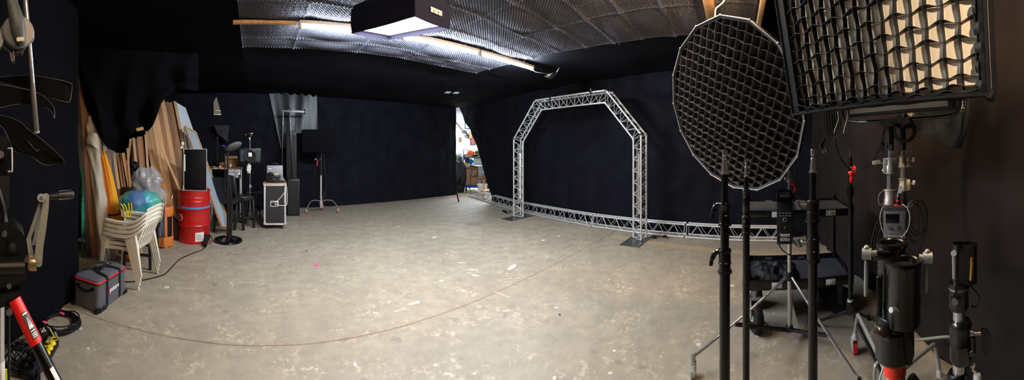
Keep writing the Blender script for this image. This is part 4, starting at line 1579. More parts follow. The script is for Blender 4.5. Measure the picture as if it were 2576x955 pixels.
tag(B(wc_).prism([(0, 0), (0.30, 0.10), (0.22, 0.20), (0.0, 0.52), (-0.10, 0.42)], GR(426, 5.3), side(433), V((0, 0, 1)), away(433)*0.35).build('floor_monitor', mBlackM, None), 'black wedge shaped floor monitor beside the red drum', 'speaker')

# ---- red drum ----
dc = GR(487.5, 5.37)
mDrum = M('red_drum_enamel', (176, 20, 18), 0.32, var=0.1, vs=5, coat=0.3)
dr = thing('steel_drum', 'red steel drum with a blue band, cable plug at its foot', 'drum', dc)
R_ = 0.283
prof = [(0, 0.02), (R_-0.01, 0.02), (R_-0.012, 0.0), (R_+0.006, 0.0), (R_+0.006, 0.025), (R_, 0.03), (R_, 0.27), (R_+0.004, 0.278), (R_+0.014, 0.29), (R_+0.004, 0.302), (R_, 0.31), (R_, 0.55), (R_+0.004, 0.558), (R_+0.014, 0.57), (R_+0.004, 0.582), (R_, 0.59), (R_, 0.70), (R_+0.003, 0.705), (R_, 0.71), (R_, 0.76), (R_+0.003, 0.765), (R_, 0.77), (R_, 0.85), (R_+0.007, 0.86), (R_+0.007, 0.885), (R_-0.012, 0.885), (R_-0.012, 0.862), (0, 0.862)]
B().lathe(prof, n=56).build('body', mDrum, dr, 50)
B().lathe([(R_-0.015, 0.8628), (0.0, 0.866)], n=40).build('dark_lid', mBlackM, dr)
B().lathe([(R_+0.001, 0.582), (R_+0.006, 0.586), (R_+0.006, 0.612), (R_+0.001, 0.616)], n=56).build('blue_band', M('blue_band', (54, 132, 196), 0.5), dr)
an = -away(500)
sd = side(500)


def on_drum(px, z, rr=R_+0.004):
    # angle on the drum that is seen at column px
    t_ = T(px)-T(487.5)
    off = 5.09*math.sin(t_)
    a = math.asin(max(-0.99, min(0.99, off/R_)))
    return V((0, 0, z))-away(487.5)*(rr*math.cos(a))+side(487.5)*(rr*math.sin(a))


def drum_patch(x0, x1, z0, z1, name, mat, rr):
    B().sheet(lambda u, v: on_drum(lerp(x0, x1, u), lerp(z0, z1, v), rr), 8, 4, 0.0015).build(name, mat, dr)


drum_patch(491, 513, 0.045, 0.195, 'paper_label', M('white_paper', (222, 220, 214), 0.7), R_+0.003)
for k in range(6):
    drum_patch(494, 510-(k % 3)*2, 0.075+k*0.016, 0.080+k*0.016, 'label_print', M('grey_print', (120, 118, 118), 0.7), R_+0.0045)
# oval printed mark on the left flank
lp = [on_drum(452+6*math.cos(a*PI/10), 0.425+0.055*math.sin(a*PI/10), R_+0.003) for a in range(20)]
B().tube(lp, 0.004, 5, True).build('oval_mark', mWhiteT, dr)
for q_ in (-0.02, 0.0, 0.02):
    B().beam(on_drum(450, 0.425+q_, R_+0.004), on_drum(454, 0.427+q_, R_+0.004), 0.008, 0.002, up=an).build('oval_print', M('faded_print', (170, 150, 146), 0.6), dr)
for z in (0.29, 0.57):
    for xx in (475, 500):
        pass

# framed black screen on the drum
sc0 = W(491, 475, 5.22)
dz_ = 0.886
pA, pB = GR(461.5, 5.24, dz_), GR(518.5, 5.16, dz_)
ex = (pB-pA).normalized()
ey = V((0, 0, 1))
en = ex.cross(ey).normalized()
Ht = 0.70
st = thing('black_screen', 'black framed screen standing on the red drum', 'screen', (pA+pB)/2)
o = (pA+pB)/2
Wd_ = (pB-pA).length
Rm = Matrix((ex, -en, ey)).transposed()
tilt = V((0.02, 0, 0))
B(o).box(o+ey*Ht/2+ex*0.012, (Wd_, 0.025, Ht), Rm, bev=0.003).build('screen_panel', M('satin_black_sheet', (13, 14, 16), 0.5, spec=0.2), st)
b = B(o)
for a, d in (((-0.5, 0), (-0.5, 1)), ((0.5, 0), (0.5, 1)), ((-0.5, 0), (0.5, 0)), ((-0.5, 1), (0.5, 1))):
    b.beam(o+ex*(Wd_*a[0]+0.012)+ey*Ht*a[1]-en*-0.014, o+ex*(Wd_*d[0]+0.012)+ey*Ht*d[1]-en*-0.014, 0.010, 0.012, up=en)
b.build('thin_frame', mAlu, st)
# little lamp clipped at its left
lc = W(458, 470, 5.15)
t = thing('clip_lamp', 'small white bulb on a slim rod clipped left of the black screen', 'lamp', V((lc.x, lc.y, dz_)))
o = V((lc.x, lc.y, dz_))
B(o).beam(o+V((0, 0, 0)), W(459, 380, 5.15), 0.018, 0.012, up=away(458)).build('dark_rod', mBlack, t)
B(o).cyl(W(464, 430, 5.14), W(463.5, 388, 5.14), 0.017, n=12).build('white_tube', mWhite, t)
B(o).ball(W(459, 361, 5.15), 0.032, (1, 1, 1.1), 20).ball(W(456, 371, 5.15), 0.026, (1, 1, 1), 20).build('bulb', M('milk_glass', (226, 222, 214), 0.3), t)
B(o).cyl(W(457, 476, 5.08), W(466, 476, 5.08), 0.016, n=10).cyl(W(461, 468, 5.1), W(461, 480, 5.08), 0.008, n=8).build('clamp', mSteel, t)

# cable and plug from drum foot along the floor
cable('long black cable curling over the floor from the drum plug to the case', [G(519, 606)+V((0, 0, 0.07)), G(519, 618)+V((0, 0, 0.03)), G(510, 628)+V((0, 0, .008)), G(480, 640)+V((0, 0, .008)), G(452, 653)+V((0, 0, .008)), G(436, 669)+V((0, 0, .008)), G(415, 690)+V((0, 0, .008)), G(385, 700)+V((0, 0, .008)), G(352, 707)+V((0, 0, .008)), G(322, 710)+V((0, 0, .008)), G(300, 706)+V((0, 0, .008))], 0.0075)
pc2 = G(518, 618)
t = thing('cable_plug', 'fat black cable connector standing against the foot of the drum', 'plug', pc2)
B(pc2).cyl(G(515, 622)+V((0, 0, 0.03)), G(521, 612)+V((0, 0, 0.10)), 0.035, 0.045, n=14).cyl(G(521, 612)+V((0, 0, 0.10)), G(522, 611)+V((0, 0, 0.14)), 0.05, 0.045, n=14).build('plug_body', mRubber, t)
B(pc2).tube(cr([G(521, 612)+V((0.05, -0.02, 0.16)), G(521, 612)+V((0.09, -0.03, 0.08)), G(521, 614)+V((0.04, -0.02, 0.02))], 5), 0.01, 8).build('plug_loop', mCable, t)

# ---- round-based stand with a tilted dish ----
bc = GR(573.5, 5.3)
t = thing('dish_stand', 'black round-based stand topped by a tilted round dish lamp', 'stand lamp', bc)
B().lathe([(0, 0), (0.252, 0), (0.255, 0.012), (0.24, 0.03), (0.10, 0.045), (0.045, 0.055), (0.035, 0.09), (0.0, 0.09)], n=48).build('round_base', M('black_gloss'), t)
B().cyl((0, 0, 0.08), (0, 0, 1.08), 0.022, n=14).cyl((0, 0, 1.08), (0, 0, 1.13), 0.027, n=14).cyl((0, 0, 1.13), (-0.005, 0, 1.62), 0.015, n=12).build('pole', mBlackM, t)
b = B(bc)
b.cyl(W(566, 480, 5.28), W(566, 385, 5.28), 0.010, n=8)
b.cyl(W(566, 480, 5.28), W(573, 478, 5.3), 0.008, n=8)
b.cyl(W(566, 400, 5.28), W(573, 402, 5.3), 0.008, n=8)
b.build('side_rod', mBlackM, t)
dn = (side(588)*-0.36+V((0, 0, 0.84))+away(588)*0.36).normalized()
dcn = W(588, 368, 5.25)
B(bc).lathe([(0, -0.03), (0.10, -0.028), (0.145, -0.008), (0.152, 0.0), (0.145, 0.008), (0.09, 0.022), (0, 0.03)], dcn, dn, n=36).build('dish', M('dark_chrome', (120, 126, 130), 0.3, 0.5), t)
B(bc).cyl(W(573, 378, 5.28), dcn, 0.02, n=10).build('swivel', mBlackM, t)
B(bc).ball(W(562, 366, 5.27), 0.016, (1.9, 1, 0.7)).cyl(W(562, 366, 5.27), W(571, 376, 5.28), 0.005, n=8).build('blue_tab', M('blue_plastic', (50, 70, 190), 0.4), t)
B(bc).tube(cr([V((bc.x+0.02, bc.y-0.02, 0.9)), V((bc.x+0.04, bc.y-0.03, 0.5)), V((bc.x+0.06, bc.y-0.04, 0.14)), V((bc.x-0.02, bc.y-0.2, 0.05)), V((bc.x-0.16, bc.y-0.17, 0.04))], 6), 0.005, 6).build('cord', mCable, t)


# ---- bar chairs ----
mLeather = M('black_leatherette', (19, 19, 21), 0.42, bump=0.1, bs=60)


def bar_chair(label, c, rz, copy_of=None):
    if copy_of:
        return copy_tree(copy_of, c, rz, label)
    t = thing('bar_chair', label, 'bar chair', c, rz, 'black bar chairs')
    B().box((0, 0, 0.60), (0.42, 0.40, 0.09), bev=0.02).build('seat', mLeather, t)
    B().beam((0, 0.19, 0.60), (0, 0.25, 1.06), 0.41, 0.055, up=(0, 1, 0), bev=0.018).build('backrest', mLeather, t)
    for a in (-1, 1):
        B().beam((a*0.20, -0.19, 0), (a*0.185, -0.175, 0.57), 0.045, 0.045, up=(0, 1, 0), bev=0.004).build('leg', mBlackW, t)
        B().beam((a*0.20, 0.24, 0), (a*0.185, 0.185, 0.57), 0.045, 0.045, up=(0, 1, 0), bev=0.004).build('leg', mBlackW, t)
        B().box((a*0.192, 0.02, 0.22), (0.025, 0.40, 0.035)).build('stretcher', mBlackW, t)
    B().box((0, -0.185, 0.16), (0.38, 0.03, 0.035)).build('footrest', mBlackW, t)
    return t


bc1 = bar_chair('black leather bar chair directly behind the round-based stand', GR(577, 5.95), -0.55+PI)
bar_chair('black leather bar chair turned away between round-based stand and flight case', GR(607, 6.30), 0.5+PI*0.5, bc1)
stool('bar_stool', 'black backless stool in the shadow beside the flight case', GR(633, 7.2), 0.3, 0.36, 0.36, 0.62)

# ---- table with boxes and sign ----
tc = GR(567, 7.0)
t = thing('work_table', 'high work table with a pale wooden edge behind the bar chairs', 'table', tc, T(567)*-1)
B().box((0, 0.25, 1.16), (0.80, 0.55, 0.035)).build('table_top', mPly, t)
for a in (-0.33, 0.36):
    for q in (0.02, 0.48):
        B().box((a, q, 0.57), (0.035, 0.035, 1.14)).build('leg', M('white_leg', (190, 190, 184), 0.5), t)
zt = 1.178
R6 = Matrix.Rotation(-T(575), 3, 'Z')
carton('carton', 'open brown carton with a dark hollow on the work table', GR(582, 7.3, zt), (0.30, 0.24, 0.20), R6)
carton('carton', 'flat reddish brown carton at the left of the work table', GR(560, 7.1, zt), (0.14, 0.14, 0.11), R6, M('red_brown_card', (120, 70, 50), 0.8), flap=False)
carton('carton', 'reddish brown carton with a white label at the right of the table', GR(580, 6.98, zt), (0.26, 0.08, 0.09), R6, M('red_brown_card'), flap=False, tape=mWhite)
tag(B(GR(553, 6.95, zt)).lathe([(0.035, 0), (0.035, 0.03), (0.012, 0.03)], GR(553, 6.95, zt+0.002), n=14).build('tape_roll', M('pale_blue_tape', (170, 196, 214), 0.5), None), 'small pale blue tape roll at the table edge', 'tape roll')
tag(B(GR(535, 6.95, zt)).box(GR(535, 6.95, zt+0.02), (0.12, 0.08, 0.03), bev=0.006).build('small_tin', mSteel, None), 'small flat tin at the left end of the work table', 'tin')
sc1 = W(588, 436, 6.62)
t = thing('letter_sign', 'black sign with three rows of cut white letters under the work table edge', 'sign', GR(588, 6.62))
o = GR(588, 6.62)
Rs = Matrix((side(588), away(588), V((0, 0, 1)))).transposed()
B(o).box(sc1, (0.31, 0.02, 0.20), Rs).build('sign_board', mBlackM, t)
b = B(o)
for k in (0, 1):
    b.cyl(sc1+side(588)*(0.12*(1 if k else -1))+away(588)*0.02, GR(588+(14 if k else -14), 6.66), 0.008, n=8)
b.build('sign_post', mBlackM, t)
for k, (s_, z_) in enumerate((('ROLLEOLC', 0.062), ('RSTEMS', 0.0), ('ON LEG', -0.062))):
    yy = sc1+V((0, 0, z_))-away(588)*0.0105
    B(o).box(yy, (0.28 if k < 2 else 0.2, 0.002, 0.05), Rs).build('white_strip', mWhiteT, t)
    text(s_, 0.055, mBlackM, 'lettering', t, yy-away(588)*0.0015, side(588), V((0, 0, 1)), o, 0.0006, sx=1.0, bold=0.002)

# ---- stand with box light ----
sb = GR(629, 6.7)
t = thing('light_stand', 'chrome light stand left of the flight case, camera head on top', 'light stand', sb)
B().cyl((0, 0, 0.12), (0, 0, 1.85), 0.013, n=12).build('column', mChrome, t)
for z in (0.75, 1.28, 1.55):
    B().cyl((0, 0, z), (0, 0, z+0.07), 0.024, n=12).cyl((0, 0, z+0.035), (0.05, -0.02, z+0.035), 0.008, n=8).build('collar', mCast, t)
for a in (0.4, 2.5, 4.6):
    B().tube(cr([(0, 0, 0.3), (0.15*math.cos(a), 0.15*math.sin(a), 0.26), (0.38*math.cos(a), 0.38*math.sin(a), 0.02)], 5), 0.011, 8).build('leg', mSteel, t)
o2 = W(628, 338, 6.7)
t2 = thing('small_camera', 'small black camera head with a red knob on top of the chrome stand', 'camera', o2)
B().box((0.01, 0, 0.01), (0.13, 0.10, 0.06), bev=0.01).box((0.02, 0, -0.03), (0.06, 0.06, 0.06), bev=0.01).build('body', mBlack, t2)
B().ball((-0.085, -0.02, -0.005), 0.018, n=12).build('red_knob', mRed, t2)
B().cyl((0, 0, -0.11), (0, 0, -0.06), 0.025, 0.02, n=12).build('mount', mChrome, t2)
o3 = W(629, 391, 6.62)
t3 = thing('box_light', 'flat dark box light with an unlit glass front hung on the chrome stand', 'box light', o3)
Rb = Matrix((side(629), away(629), V((0, 0, 1)))).transposed()
B().box((0, 0.06, 0), (0.47, 0.07, 0.32), Rb, bev=0.008).build('housing', mBlackM, t3)
for q_ in (-0.16, 0.17):
    B().box(away(629)*0.02+side(629)*q_, (0.10, 0.01, 0.24), Rb).build('grey_panel', M('smoky_glass', (58, 64, 70), 0.25), t3)
b = B()
for k in range(5):
    rr = 0.085+0.008*k
    b.tube([side(629)*(rr*math.cos(a*PI/12))+V((0, 0, rr*1.05*math.sin(a*PI/12)-0.01))-away(629)*(0.0+0.006*k) for a in range(24)], 0.006, 6, True)
b.build('cable_coil', mCable, t3)
B().box(-away(629)*0.012+V((0, 0, 0.02)), (0.08, 0.02, 0.09), Rb, bev=0.01).build('light_spot_patch', M('light_spot_patch', (222, 224, 222), 0.3), t3)  # pale block stands in for a bright spot of light
lump('white_cloth', 'white rag hanging on the chrome stand under the box light', W(626, 424, 6.62), 0.055, (0.8, 0.6, 1.7), mWhite, 'cloth', 0.5, 8)

# ---- flight case ----
fc = GR(691.5, 6.32)
fr = side(691)
fa = away(691)
Rf = Matrix((fr, fa, V((0, 0, 1)))).transposed()
t = thing('flight_case', 'upright black flight case with aluminium edges left of the screen stand', 'flight case', fc)
fw_, fd, fh = 0.43, 0.48, 0.80
mLam = M('black_laminate', (27, 26, 27), 0.6, var=0.1, vs=60)
z0 = 0.09
B().box((0, 0, z0+fh/2), (fw_-0.012, fd-0.012, fh-0.012), Rf).build('body', mLam, t)
b = B()
for a in (-1, 1):
    for q in (-1, 1):
        b.box(Rf @ V((a*(fw_/2-0.012), q*(fd/2-0.012), 0))+V((0, 0, z0+fh/2)), (0.034, 0.034, fh), Rf, bev=0.003)
for z in (z0+0.012, z0+fh-0.012):
    for q in (-1, 1):
        b.box(Rf @ V((0, q*(fd/2-0.012), 0))+V((0, 0, z)), (fw_, 0.034, 0.034), Rf, bev=0.003)
        b.box(Rf @ V((q*(fw_/2-0.012), 0, 0))+V((0, 0, z)), (0.034, fd, 0.034), Rf, bev=0.003)
b.build('edge_profile', mAlu, t)
for a in (-1, 1):
    for z in (z0+0.02, z0+fh-0.02):
        B().ball(Rf @ V((a*(fw_/2-0.012), -(fd/2-0.01), 0))+V((0, 0, z)), 0.034, n=12).build('ball_corner', mCast, t)
B().box(Rf @ V((0, 0, 0))+V((0, 0, z0+fh+0.012)), (fw_+0.04, fd+0.02, 0.022), Rf).build('plywood_top', mPly, t)
hp = Rf @ V((-0.01, -fd/2+0.002, 0))+V((0, 0, z0+fh*0.52))
B().box(hp, (0.165, 0.008, 0.115), Rf, bev=0.003).build('handle_dish', mAlu, t)
B().box(hp-fa*0.004, (0.125, 0.006, 0.075), Rf).build('dish_recess', M('dark_recess', (60, 60, 60), 0.6), t)
B().tube(cr([hp+fr*-0.05-fa*0.006, hp+fr*-0.045-fa*0.016-V((0, 0, 0.012)), hp+fr*0.045-fa*0.016-V((0, 0, 0.012)), hp+fr*0.05-fa*0.006], 4), 0.008, 8).build('handle', mBlack, t)
for a in (-1, 1):
    for q in (-1, 1):
        cw = Rf @ V((a*0.14, q*0.17, 0))
        B().cyl(cw+fr*-0.015+V((0, 0, 0.042)), cw+fr*0.015+V((0, 0, 0.042)), 0.042, n=14).box(cw+V((0, 0, 0.075)), (0.05, 0.05, 0.03), Rf).build('caster', mRubber, t)
zc_ = z0+fh+0.025
tp = thing('grey_case', 'grey upright equipment case with a black carry handle on the flight case', 'case', fc+fa*0.12+V((0, 0, zc_)))
B().box((0, 0, 0.17), (0.335, 0.13, 0.335), Rf, bev=0.008).build('shell', M('grey_shell', (142, 142, 144), 0.45), tp)
B().box(-fa*0.067+fr*-0.10+V((0, 0, 0.27)), (0.06, 0.002, 0.018), Rf).build('name_plate', mWhiteT, tp)
B().tube(cr([fr*-0.075+V((0, 0, 0.335)), fr*-0.06+V((0, 0, 0.375)), fr*0.06+V((0, 0, 0.375)), fr*0.075+V((0, 0, 0.335))], 5), 0.010, 8).build('carry_handle', mBlack, tp)
b = B()
for k in range(6):
    b.box(-fa*0.067+fr*0.07+V((0, 0, 0.07+k*0.016)), (0.13, 0.003, 0.006), Rf)
b.build('vent_slots', mBlackM, tp)
tp = thing('hard_case', 'low black hard case with rounded edges in front of the grey case', 'case', fc-fa*0.06+fr*-0.015+V((0, 0, zc_)))
B().box((0, 0, 0.045), (0.25, 0.20, 0.09), Rf, bev=0.015).build('case_base', mBlackM, tp)
B().box((0, 0, 0.112), (0.255, 0.205, 0.04), Rf, bev=0.012).build('case_lid', mBlackM, tp)
for a in (-0.07, 0.07):
    B().box(fr*a-fa*0.103+V((0, 0, 0.085)), (0.03, 0.008, 0.04), Rf).build('latch', mBlack, tp)
lump('dark_glove', 'crumpled black glove on top of the low hard case', fc-fa*0.06+fr*-0.09+V((0, 0, zc_+0.165)), 0.05, (1.3, 0.9, 0.7), mCloth, 'glove', 0.5, 6)
lump('cloth_heap', 'pale rag on top of the low hard case', fc-fa*0.05+fr*0.02+V((0, 0, zc_+0.16)), 0.04, (1.3, 0.9, 0.7), mats['khaki'], 'rag', 0.5, 4)
for k, (a, q, s_) in enumerate([(0.15, -0.10, 0.05), (0.17, 0.0, 0.06), (0.185, -0.16, 0.04)]):
    pz = fc+fr*a+fa*q+V((0, 0, zc_))
    t_ = thing('small_adapter', 'small black power adapter at the right end of the flight case top, %s' % ('middle one', 'rear one', 'front one')[k], 'adapter', pz, 0.4*k, 'adapters on the flight case')
    B().box((0, 0, s_*0.4), (s_, s_*1.2, s_*0.8), bev=0.006).build('block', mBlackM, t_)
    B().cyl((0, 0, s_*0.8), (0.02, 0, s_*1.3), 0.008, n=8).build('plug_pin', mAlu, t_)
cable('white cable looped over the right edge of the flight case down to its handle', [fc+fr*0.16-fa*0.22+V((0, 0, zc_+0.01)), fc+fr*0.215-fa*0.265+V((0, 0, zc_-0.05)), fc+fr*0.18-fa*0.262+V((0, 0, 0.72)), fc+fr*0.02-fa*0.262+V((0, 0, 0.53)), fc+fr*0.03-fa*0.262+V((0, 0, 0.49)), fc+fr*0.20-fa*0.265+V((0, 0, 0.475)), fc+fr*0.24-fa*0.262+V((0, 0, 0.53)), fc+fr*0.235-fa*0.255+V((0, 0, 0.80)), fc+fr*0.20-fa*0.20+V((0, 0, zc_+0.01))], 0.007, mWhite)
tag(B(fc+fr*-0.235+V((0, 0, 0.62))).box(fc+fr*-0.222+fa*-0.1+V((0, 0, 0.63)), (0.008, 0.08, 0.13), Rf).build('red_tag', M('faded_red_tag', (200, 110, 100), 0.6), None), 'faded red tag on the left side of the flight case', 'tag')
for i_, (x, w_, h_, r_, lb) in enumerate([(738, 0.20, 0.88, 7.45, 'low black draped speaker between flight case and far curtain'), (733, 0.17, 2.05, 7.78, 'tall narrow black speaker column behind the flight case')]):
    cS = GR(x, r_)
    t = thing('tower_speaker', lb, 'speaker', cS)
    Rq = Matrix((side(x), away(x), V((0, 0, 1)))).transposed()
    B().box((0, 0, h_/2+0.01), (w_*1.5, 0.25, h_), Rq, bev=0.01).build('cabinet', mBlackM, t)
    B().box(-away(x)*0.127+V((0, 0, h_/2)), (w_*1.3, 0.01, h_*0.9), Rq).build('grille', mCloth, t)

# ---- screen on rolling stand ----
vs_ = GR(807.5, 7.62)
t = thing('rolling_stand', 'chrome rolling stand with three red casters under the black television', 'rolling stand', vs_)
B().cyl((0, 0, 0.14), (0, 0, 0.95), 0.019, n=14).build('column', mAlu, t)
B().cyl((0, 0, 0.95), (0, 0, 1.42), 0.024, n=14).build('black_riser', mBlackM, t)
B().cyl((0, 0, 0.20), (0, 0, 0.30), 0.036, n=14).build('hub', mCast, t)
B().cyl((0, 0, 0.38), (0, 0, 0.42), 0.03, n=14).build('upper_collar', mCast, t)
feet = [GR(771, 7.55), GR(851, 7.65), GR(812, 8.12)]
for k, f_ in enumerate(feet):
    d = (f_-vs_)
    b = B()
    b.tube(cr([V((0, 0, 0.30)), d*0.35+V((0, 0, 0.335)), d*0.72+V((0, 0, 0.30)), d*0.98+V((0, 0, 0.13))], 6), 0.014, 10)
    lg = b.build('leg', mChrome, t)
    b = B()
    b.cyl(d+side(807)*-0.012+V((0, 0, 0.042)), d+side(807)*0.012+V((0, 0, 0.042)), 0.042, n=18)
    wl = b.build('caster_wheel', M('red_wheel', (190, 40, 34), 0.4), lg)
    B().box(d+V((0, 0, 0.095)), (0.035, 0.05, 0.035), bev=0.006).cyl(d+side(807)*-0.016+V((0, 0, 0.042)), d+side(807)*0.016+V((0, 0, 0.042)), 0.016, n=12).build('caster_fork', mAlu, lg)
M('dull_black_screen', (4, 4, 6), 0.7, spec=0.06)
tv = thing('television', 'large black flat television on the rolling stand, before the far curtain', 'television', vs_+V((0, 0, 1.80)))
Rv = Matrix((side(800), away(800), V((0, 0, 1)))).transposed()
B().box(side(800)*-0.07, (0.82, 0.05, 0.58), Rv, bev=0.01).build('bezel', M('dull_black_screen'), tv)
B().box(side(800)*-0.07-away(800)*0.027, (0.78, 0.006, 0.52), Rv).build('screen', M('dull_black_screen', (4, 4, 6), 0.7, spec=0.06), tv)
B().box(away(800)*0.04, (0.2, 0.04, 0.3), Rv).cyl((0, 0, -0.42), (0, 0, -0.1), 0.02, n=10).build('mount', mBlack, tv)
t = thing('red_grip', 'small red-handled clamp hanging under the television', 'clamp', W(798, 402, 7.58))
B().cyl((0, 0, -0.03), (0.0, 0, -0.14), 0.016, n=10).build('red_handle', mRed, t)
B().box((-0.03, 0, 0.01), (0.08, 0.03, 0.05), bev=0.006).cyl((-0.08, 0, 0.02), (-0.08, 0, -0.04), 0.008, n=8).cyl((0, 0, -0.03), (0.09, 0, 0.02), 0.01, n=8).build('jaw', mBlack, t)
cable('thin cable hanging from the television beside its column', [vs_+V((0.08, 0.05, 1.5)), vs_+V((0.10, 0.02, 1.1)), vs_+V((0.14, 0.03, 0.7)), vs_+V((0.05, -0.02, 0.36))], 0.005)
cable('thin cable looping left of the television column', [vs_+V((-0.06, 0.02, 1.45)), vs_+V((-0.16, 0.02, 1.0)), vs_+V((-0.19, 0.02, 0.5)), vs_+V((-0.14, 0.02, 0.3))], 0.004)

# ---- silver film hung behind, and a black jib ----
mFilm = M('grey_silver_film', (34, 40, 44), 0.42, 0.35, bump=0.1, bs=2)


def film(x0t, x1t, y0, y1, x0b, x1b, r, ph):
    def f(u, v):
        x = lerp(lerp(x0t, x0b, v), lerp(x1t, x1b, v), u)
        y = lerp(y0+(3*math.sin(u*17) if v < 0.05 else 0)+6*u, y1, v)
        return W(x, y, r+0.02*math.sin(u*5+ph+v*2)+0.004*math.sin(u*15))
    return f


c = W(735, 290, 8.0)
tag(B(c).sheet(film(676, 744, 231, 372, 706, 742, 8.0, 0), 26, 16, 0.003).build('reflective_film', mFilm, None), 'left fold of grey silver film hung high at the far curtain', 'film', 'silver film sheets')
tag(B(c).sheet(film(745, 797, 236, 335, 743, 800, 7.95, 2), 22, 12, 0.003).build('reflective_film', mFilm, None), 'right fold of grey silver film above the television', 'film', 'silver film sheets')
t = thing('camera_jib', 'black jib arm with a small peaked bracket in front of the silver film', 'jib', GR(716, 7.45))
o = GR(716, 7.45)
B(o).beam(W(708, 279, 7.42), W(766, 281, 7.42), 0.04, 0.045).cyl(W(766, 275, 7.42), W(766, 287, 7.42), 0.02, n=8).build('arm', mBlack, t)
B(o).tube([W(716, 279, 7.42), W(725, 268, 7.42), W(733, 279, 7.42)], 0.012, 8).build('peaked_bracket', mBlack, t)
B(o).cyl(W(712, 280, 7.42), GR(706, 7.35, 0.0), 0.022, n=10).build('post', mBlack, t)
B(o).cyl(W(728, 280, 7.42), GR(742, 7.35, 0.0), 0.022, n=10).build('strut', mBlack, t)
# small softbox far left
t = thing('small_softbox', 'small dark grey softbox on a thin stand behind the table', 'softbox', GR(547, 7.80))
o = GR(547, 7.80)
mGF = M('dark_grey_fabric', (46, 48, 54), 0.7)
B(o).poly([W(538, 315, 7.80), W(576, 315, 7.72), W(573, 357, 7.72), W(552, 341, 7.80), W(546, 337, 7.85)], away(550)*0.12).build('fabric_hood', mGF, t)
b = B(o)
for (x, y) in ((538, 315), (576, 315), (573, 357)):
    b.cyl(W(549, 338, 7.80), W(x, y, 7.74), 0.006, n=6)
b.build('hood_rib', mBlack, t)
B(o).cyl(GR(547, 7.80, 0.02), W(547, 342, 7.80), 0.013, n=10).build('pole', mBlackM, t)
for a in (0.3, 2.4, 4.5):
    B(o).beam(o+V((0, 0, 0.45)), o+V((0.19*math.cos(a), 0.19*math.sin(a), 0.01)), 0.02, 0.012).build('leg', mBlackM, t)
B(o).cyl(W(547, 346, 7.78), W(547, 349, 7.78), 0.016, n=10).build('red_collar', mRed, t)
# pale slab standing in for the wall seen through a curtain gap
c = W(546, 270, 7.93)
t = thing('wall_gap_patch', 'pale pointed patch standing in for the wall seen between the black cloths', 'board', c)
B(c).poly([W(537, 289, 7.92), W(557, 289, 7.92), W(550, 262, 7.92), W(545, 243, 7.92), (W(537, 255, 7.92))], away(546)*0.02).build('patch_face', M('pale_tan_wall', (126, 120, 98), 0.8), t)
B(c).beam(W(541, 278, 7.88), W(555, 279, 7.88), 0.03, 0.02).beam(W(538, 288, 7.88), W(556, 288, 7.88), 0.02, 0.02).build('rail', mAlu, t)

# ---- grey padded case ----
KN, KR_, KL = V((-1.42, 2.545, 0)), V((-1.365, 3.07, 0)), V((-1.73, 2.505, 0))
ex = (KR_-KN).normalized()
ey = V((-ex.y, ex.x, 0))
KL_, KW_, KH = 0.53, 0.315, 0.30
kc = KN+ex*KL_/2+ey*KW_/2
t = thing('padded_case', 'grey padded wheeled case with red piping on the floor, lower left', 'case', kc)
Rk = Matrix((ex, ey, V((0, 0, 1)))).transposed()
mGreyF = M('grey_woven_fabric', (88, 88, 96), 0.85, bump=0.3, bs=300)


def rrect(L, Wd, r, n=5):
    pts = []
    for (cx, cy, a0_) in ((L/2-r, Wd/2-r, 0), (-L/2+r, Wd/2-r, 90), (-L/2+r, -Wd/2+r, 180), (L/2-r, -Wd/2+r, 270)):
        for k in range(n+1):
            a = math.radians(a0_+90*k/n)
            pts.append((cx+r*math.cos(a), cy+r*math.sin(a)))
    return pts


rr_ = rrect(KL_, KW_, 0.045)
B().prism(rr_, (0, 0, 0.012), ex, ey, V((0, 0, KH-0.052))).build('body', mGreyF, t)
b = B()
big = rrect(KL_, KW_, 0.045)
n_ = len(big)
rings = [(1.0, KH-0.034), (1.0, KH-0.014), (0.985, KH-0.004), (0.95, KH+0.002), (0.5, KH+0.012), (0.0, KH+0.014)]
vs2 = []
for (k, z) in rings:
    vs2 += [ex*(p[0]*k)+ey*(p[1]*k)+V((0, 0, z)) for p in big]
fs2 = [(i*n_+k, i*n_+(k+1) % n_, (i+1)*n_+(k+1) % n_, (i+1)*n_+k) for i in range(len(rings)-1) for k in range(n_)]
b.add(vs2, fs2)
b.build('lid', mGreyF, t, 50)
B().tube([ex*p[0]*1.004+ey*p[1]*1.004+V((0, 0, KH-0.022)) for p in big], 0.0085, 8, True).build('red_piping', M('red_piping', (226, 34, 32), 0.5), t)
B().tube([ex*p[0]*1.002+ey*p[1]*1.002+V((0, 0, KH-0.036)) for p in big], 0.005, 6, True).build('black_zip', mBlackM, t)
for f_ in (0.27, 0.72):
    xx = -KL_/2+KL_*f_
    b = B()
    b.beam(ex*xx-ey*(KW_/2+0.003)+V((0, 0, 0.02)), ex*xx-ey*(KW_/2+0.006)+V((0, 0, KH-0.01)), 0.036, 0.004, up=ey)
    pts = [ex*xx-ey*(KW_/2+0.008)+V((0, 0, KH-0.03)), ex*xx-ey*(KW_/2-0.002)+V((0, 0, KH+0.008)), ex*(xx*0.8)-ey*(KW_*0.1)+V((0, 0, KH+0.026)), ex*(xx*0.15)+ey*0.0+V((0, 0, KH+0.07))]
    pp = cr(pts, 5)
    for a, c_ in zip(pp, pp[1:]):
        b.beam(a, c_, 0.036, 0.004, up=(c_-a).cross(ex))
    b.build('strap', mCloth, t)
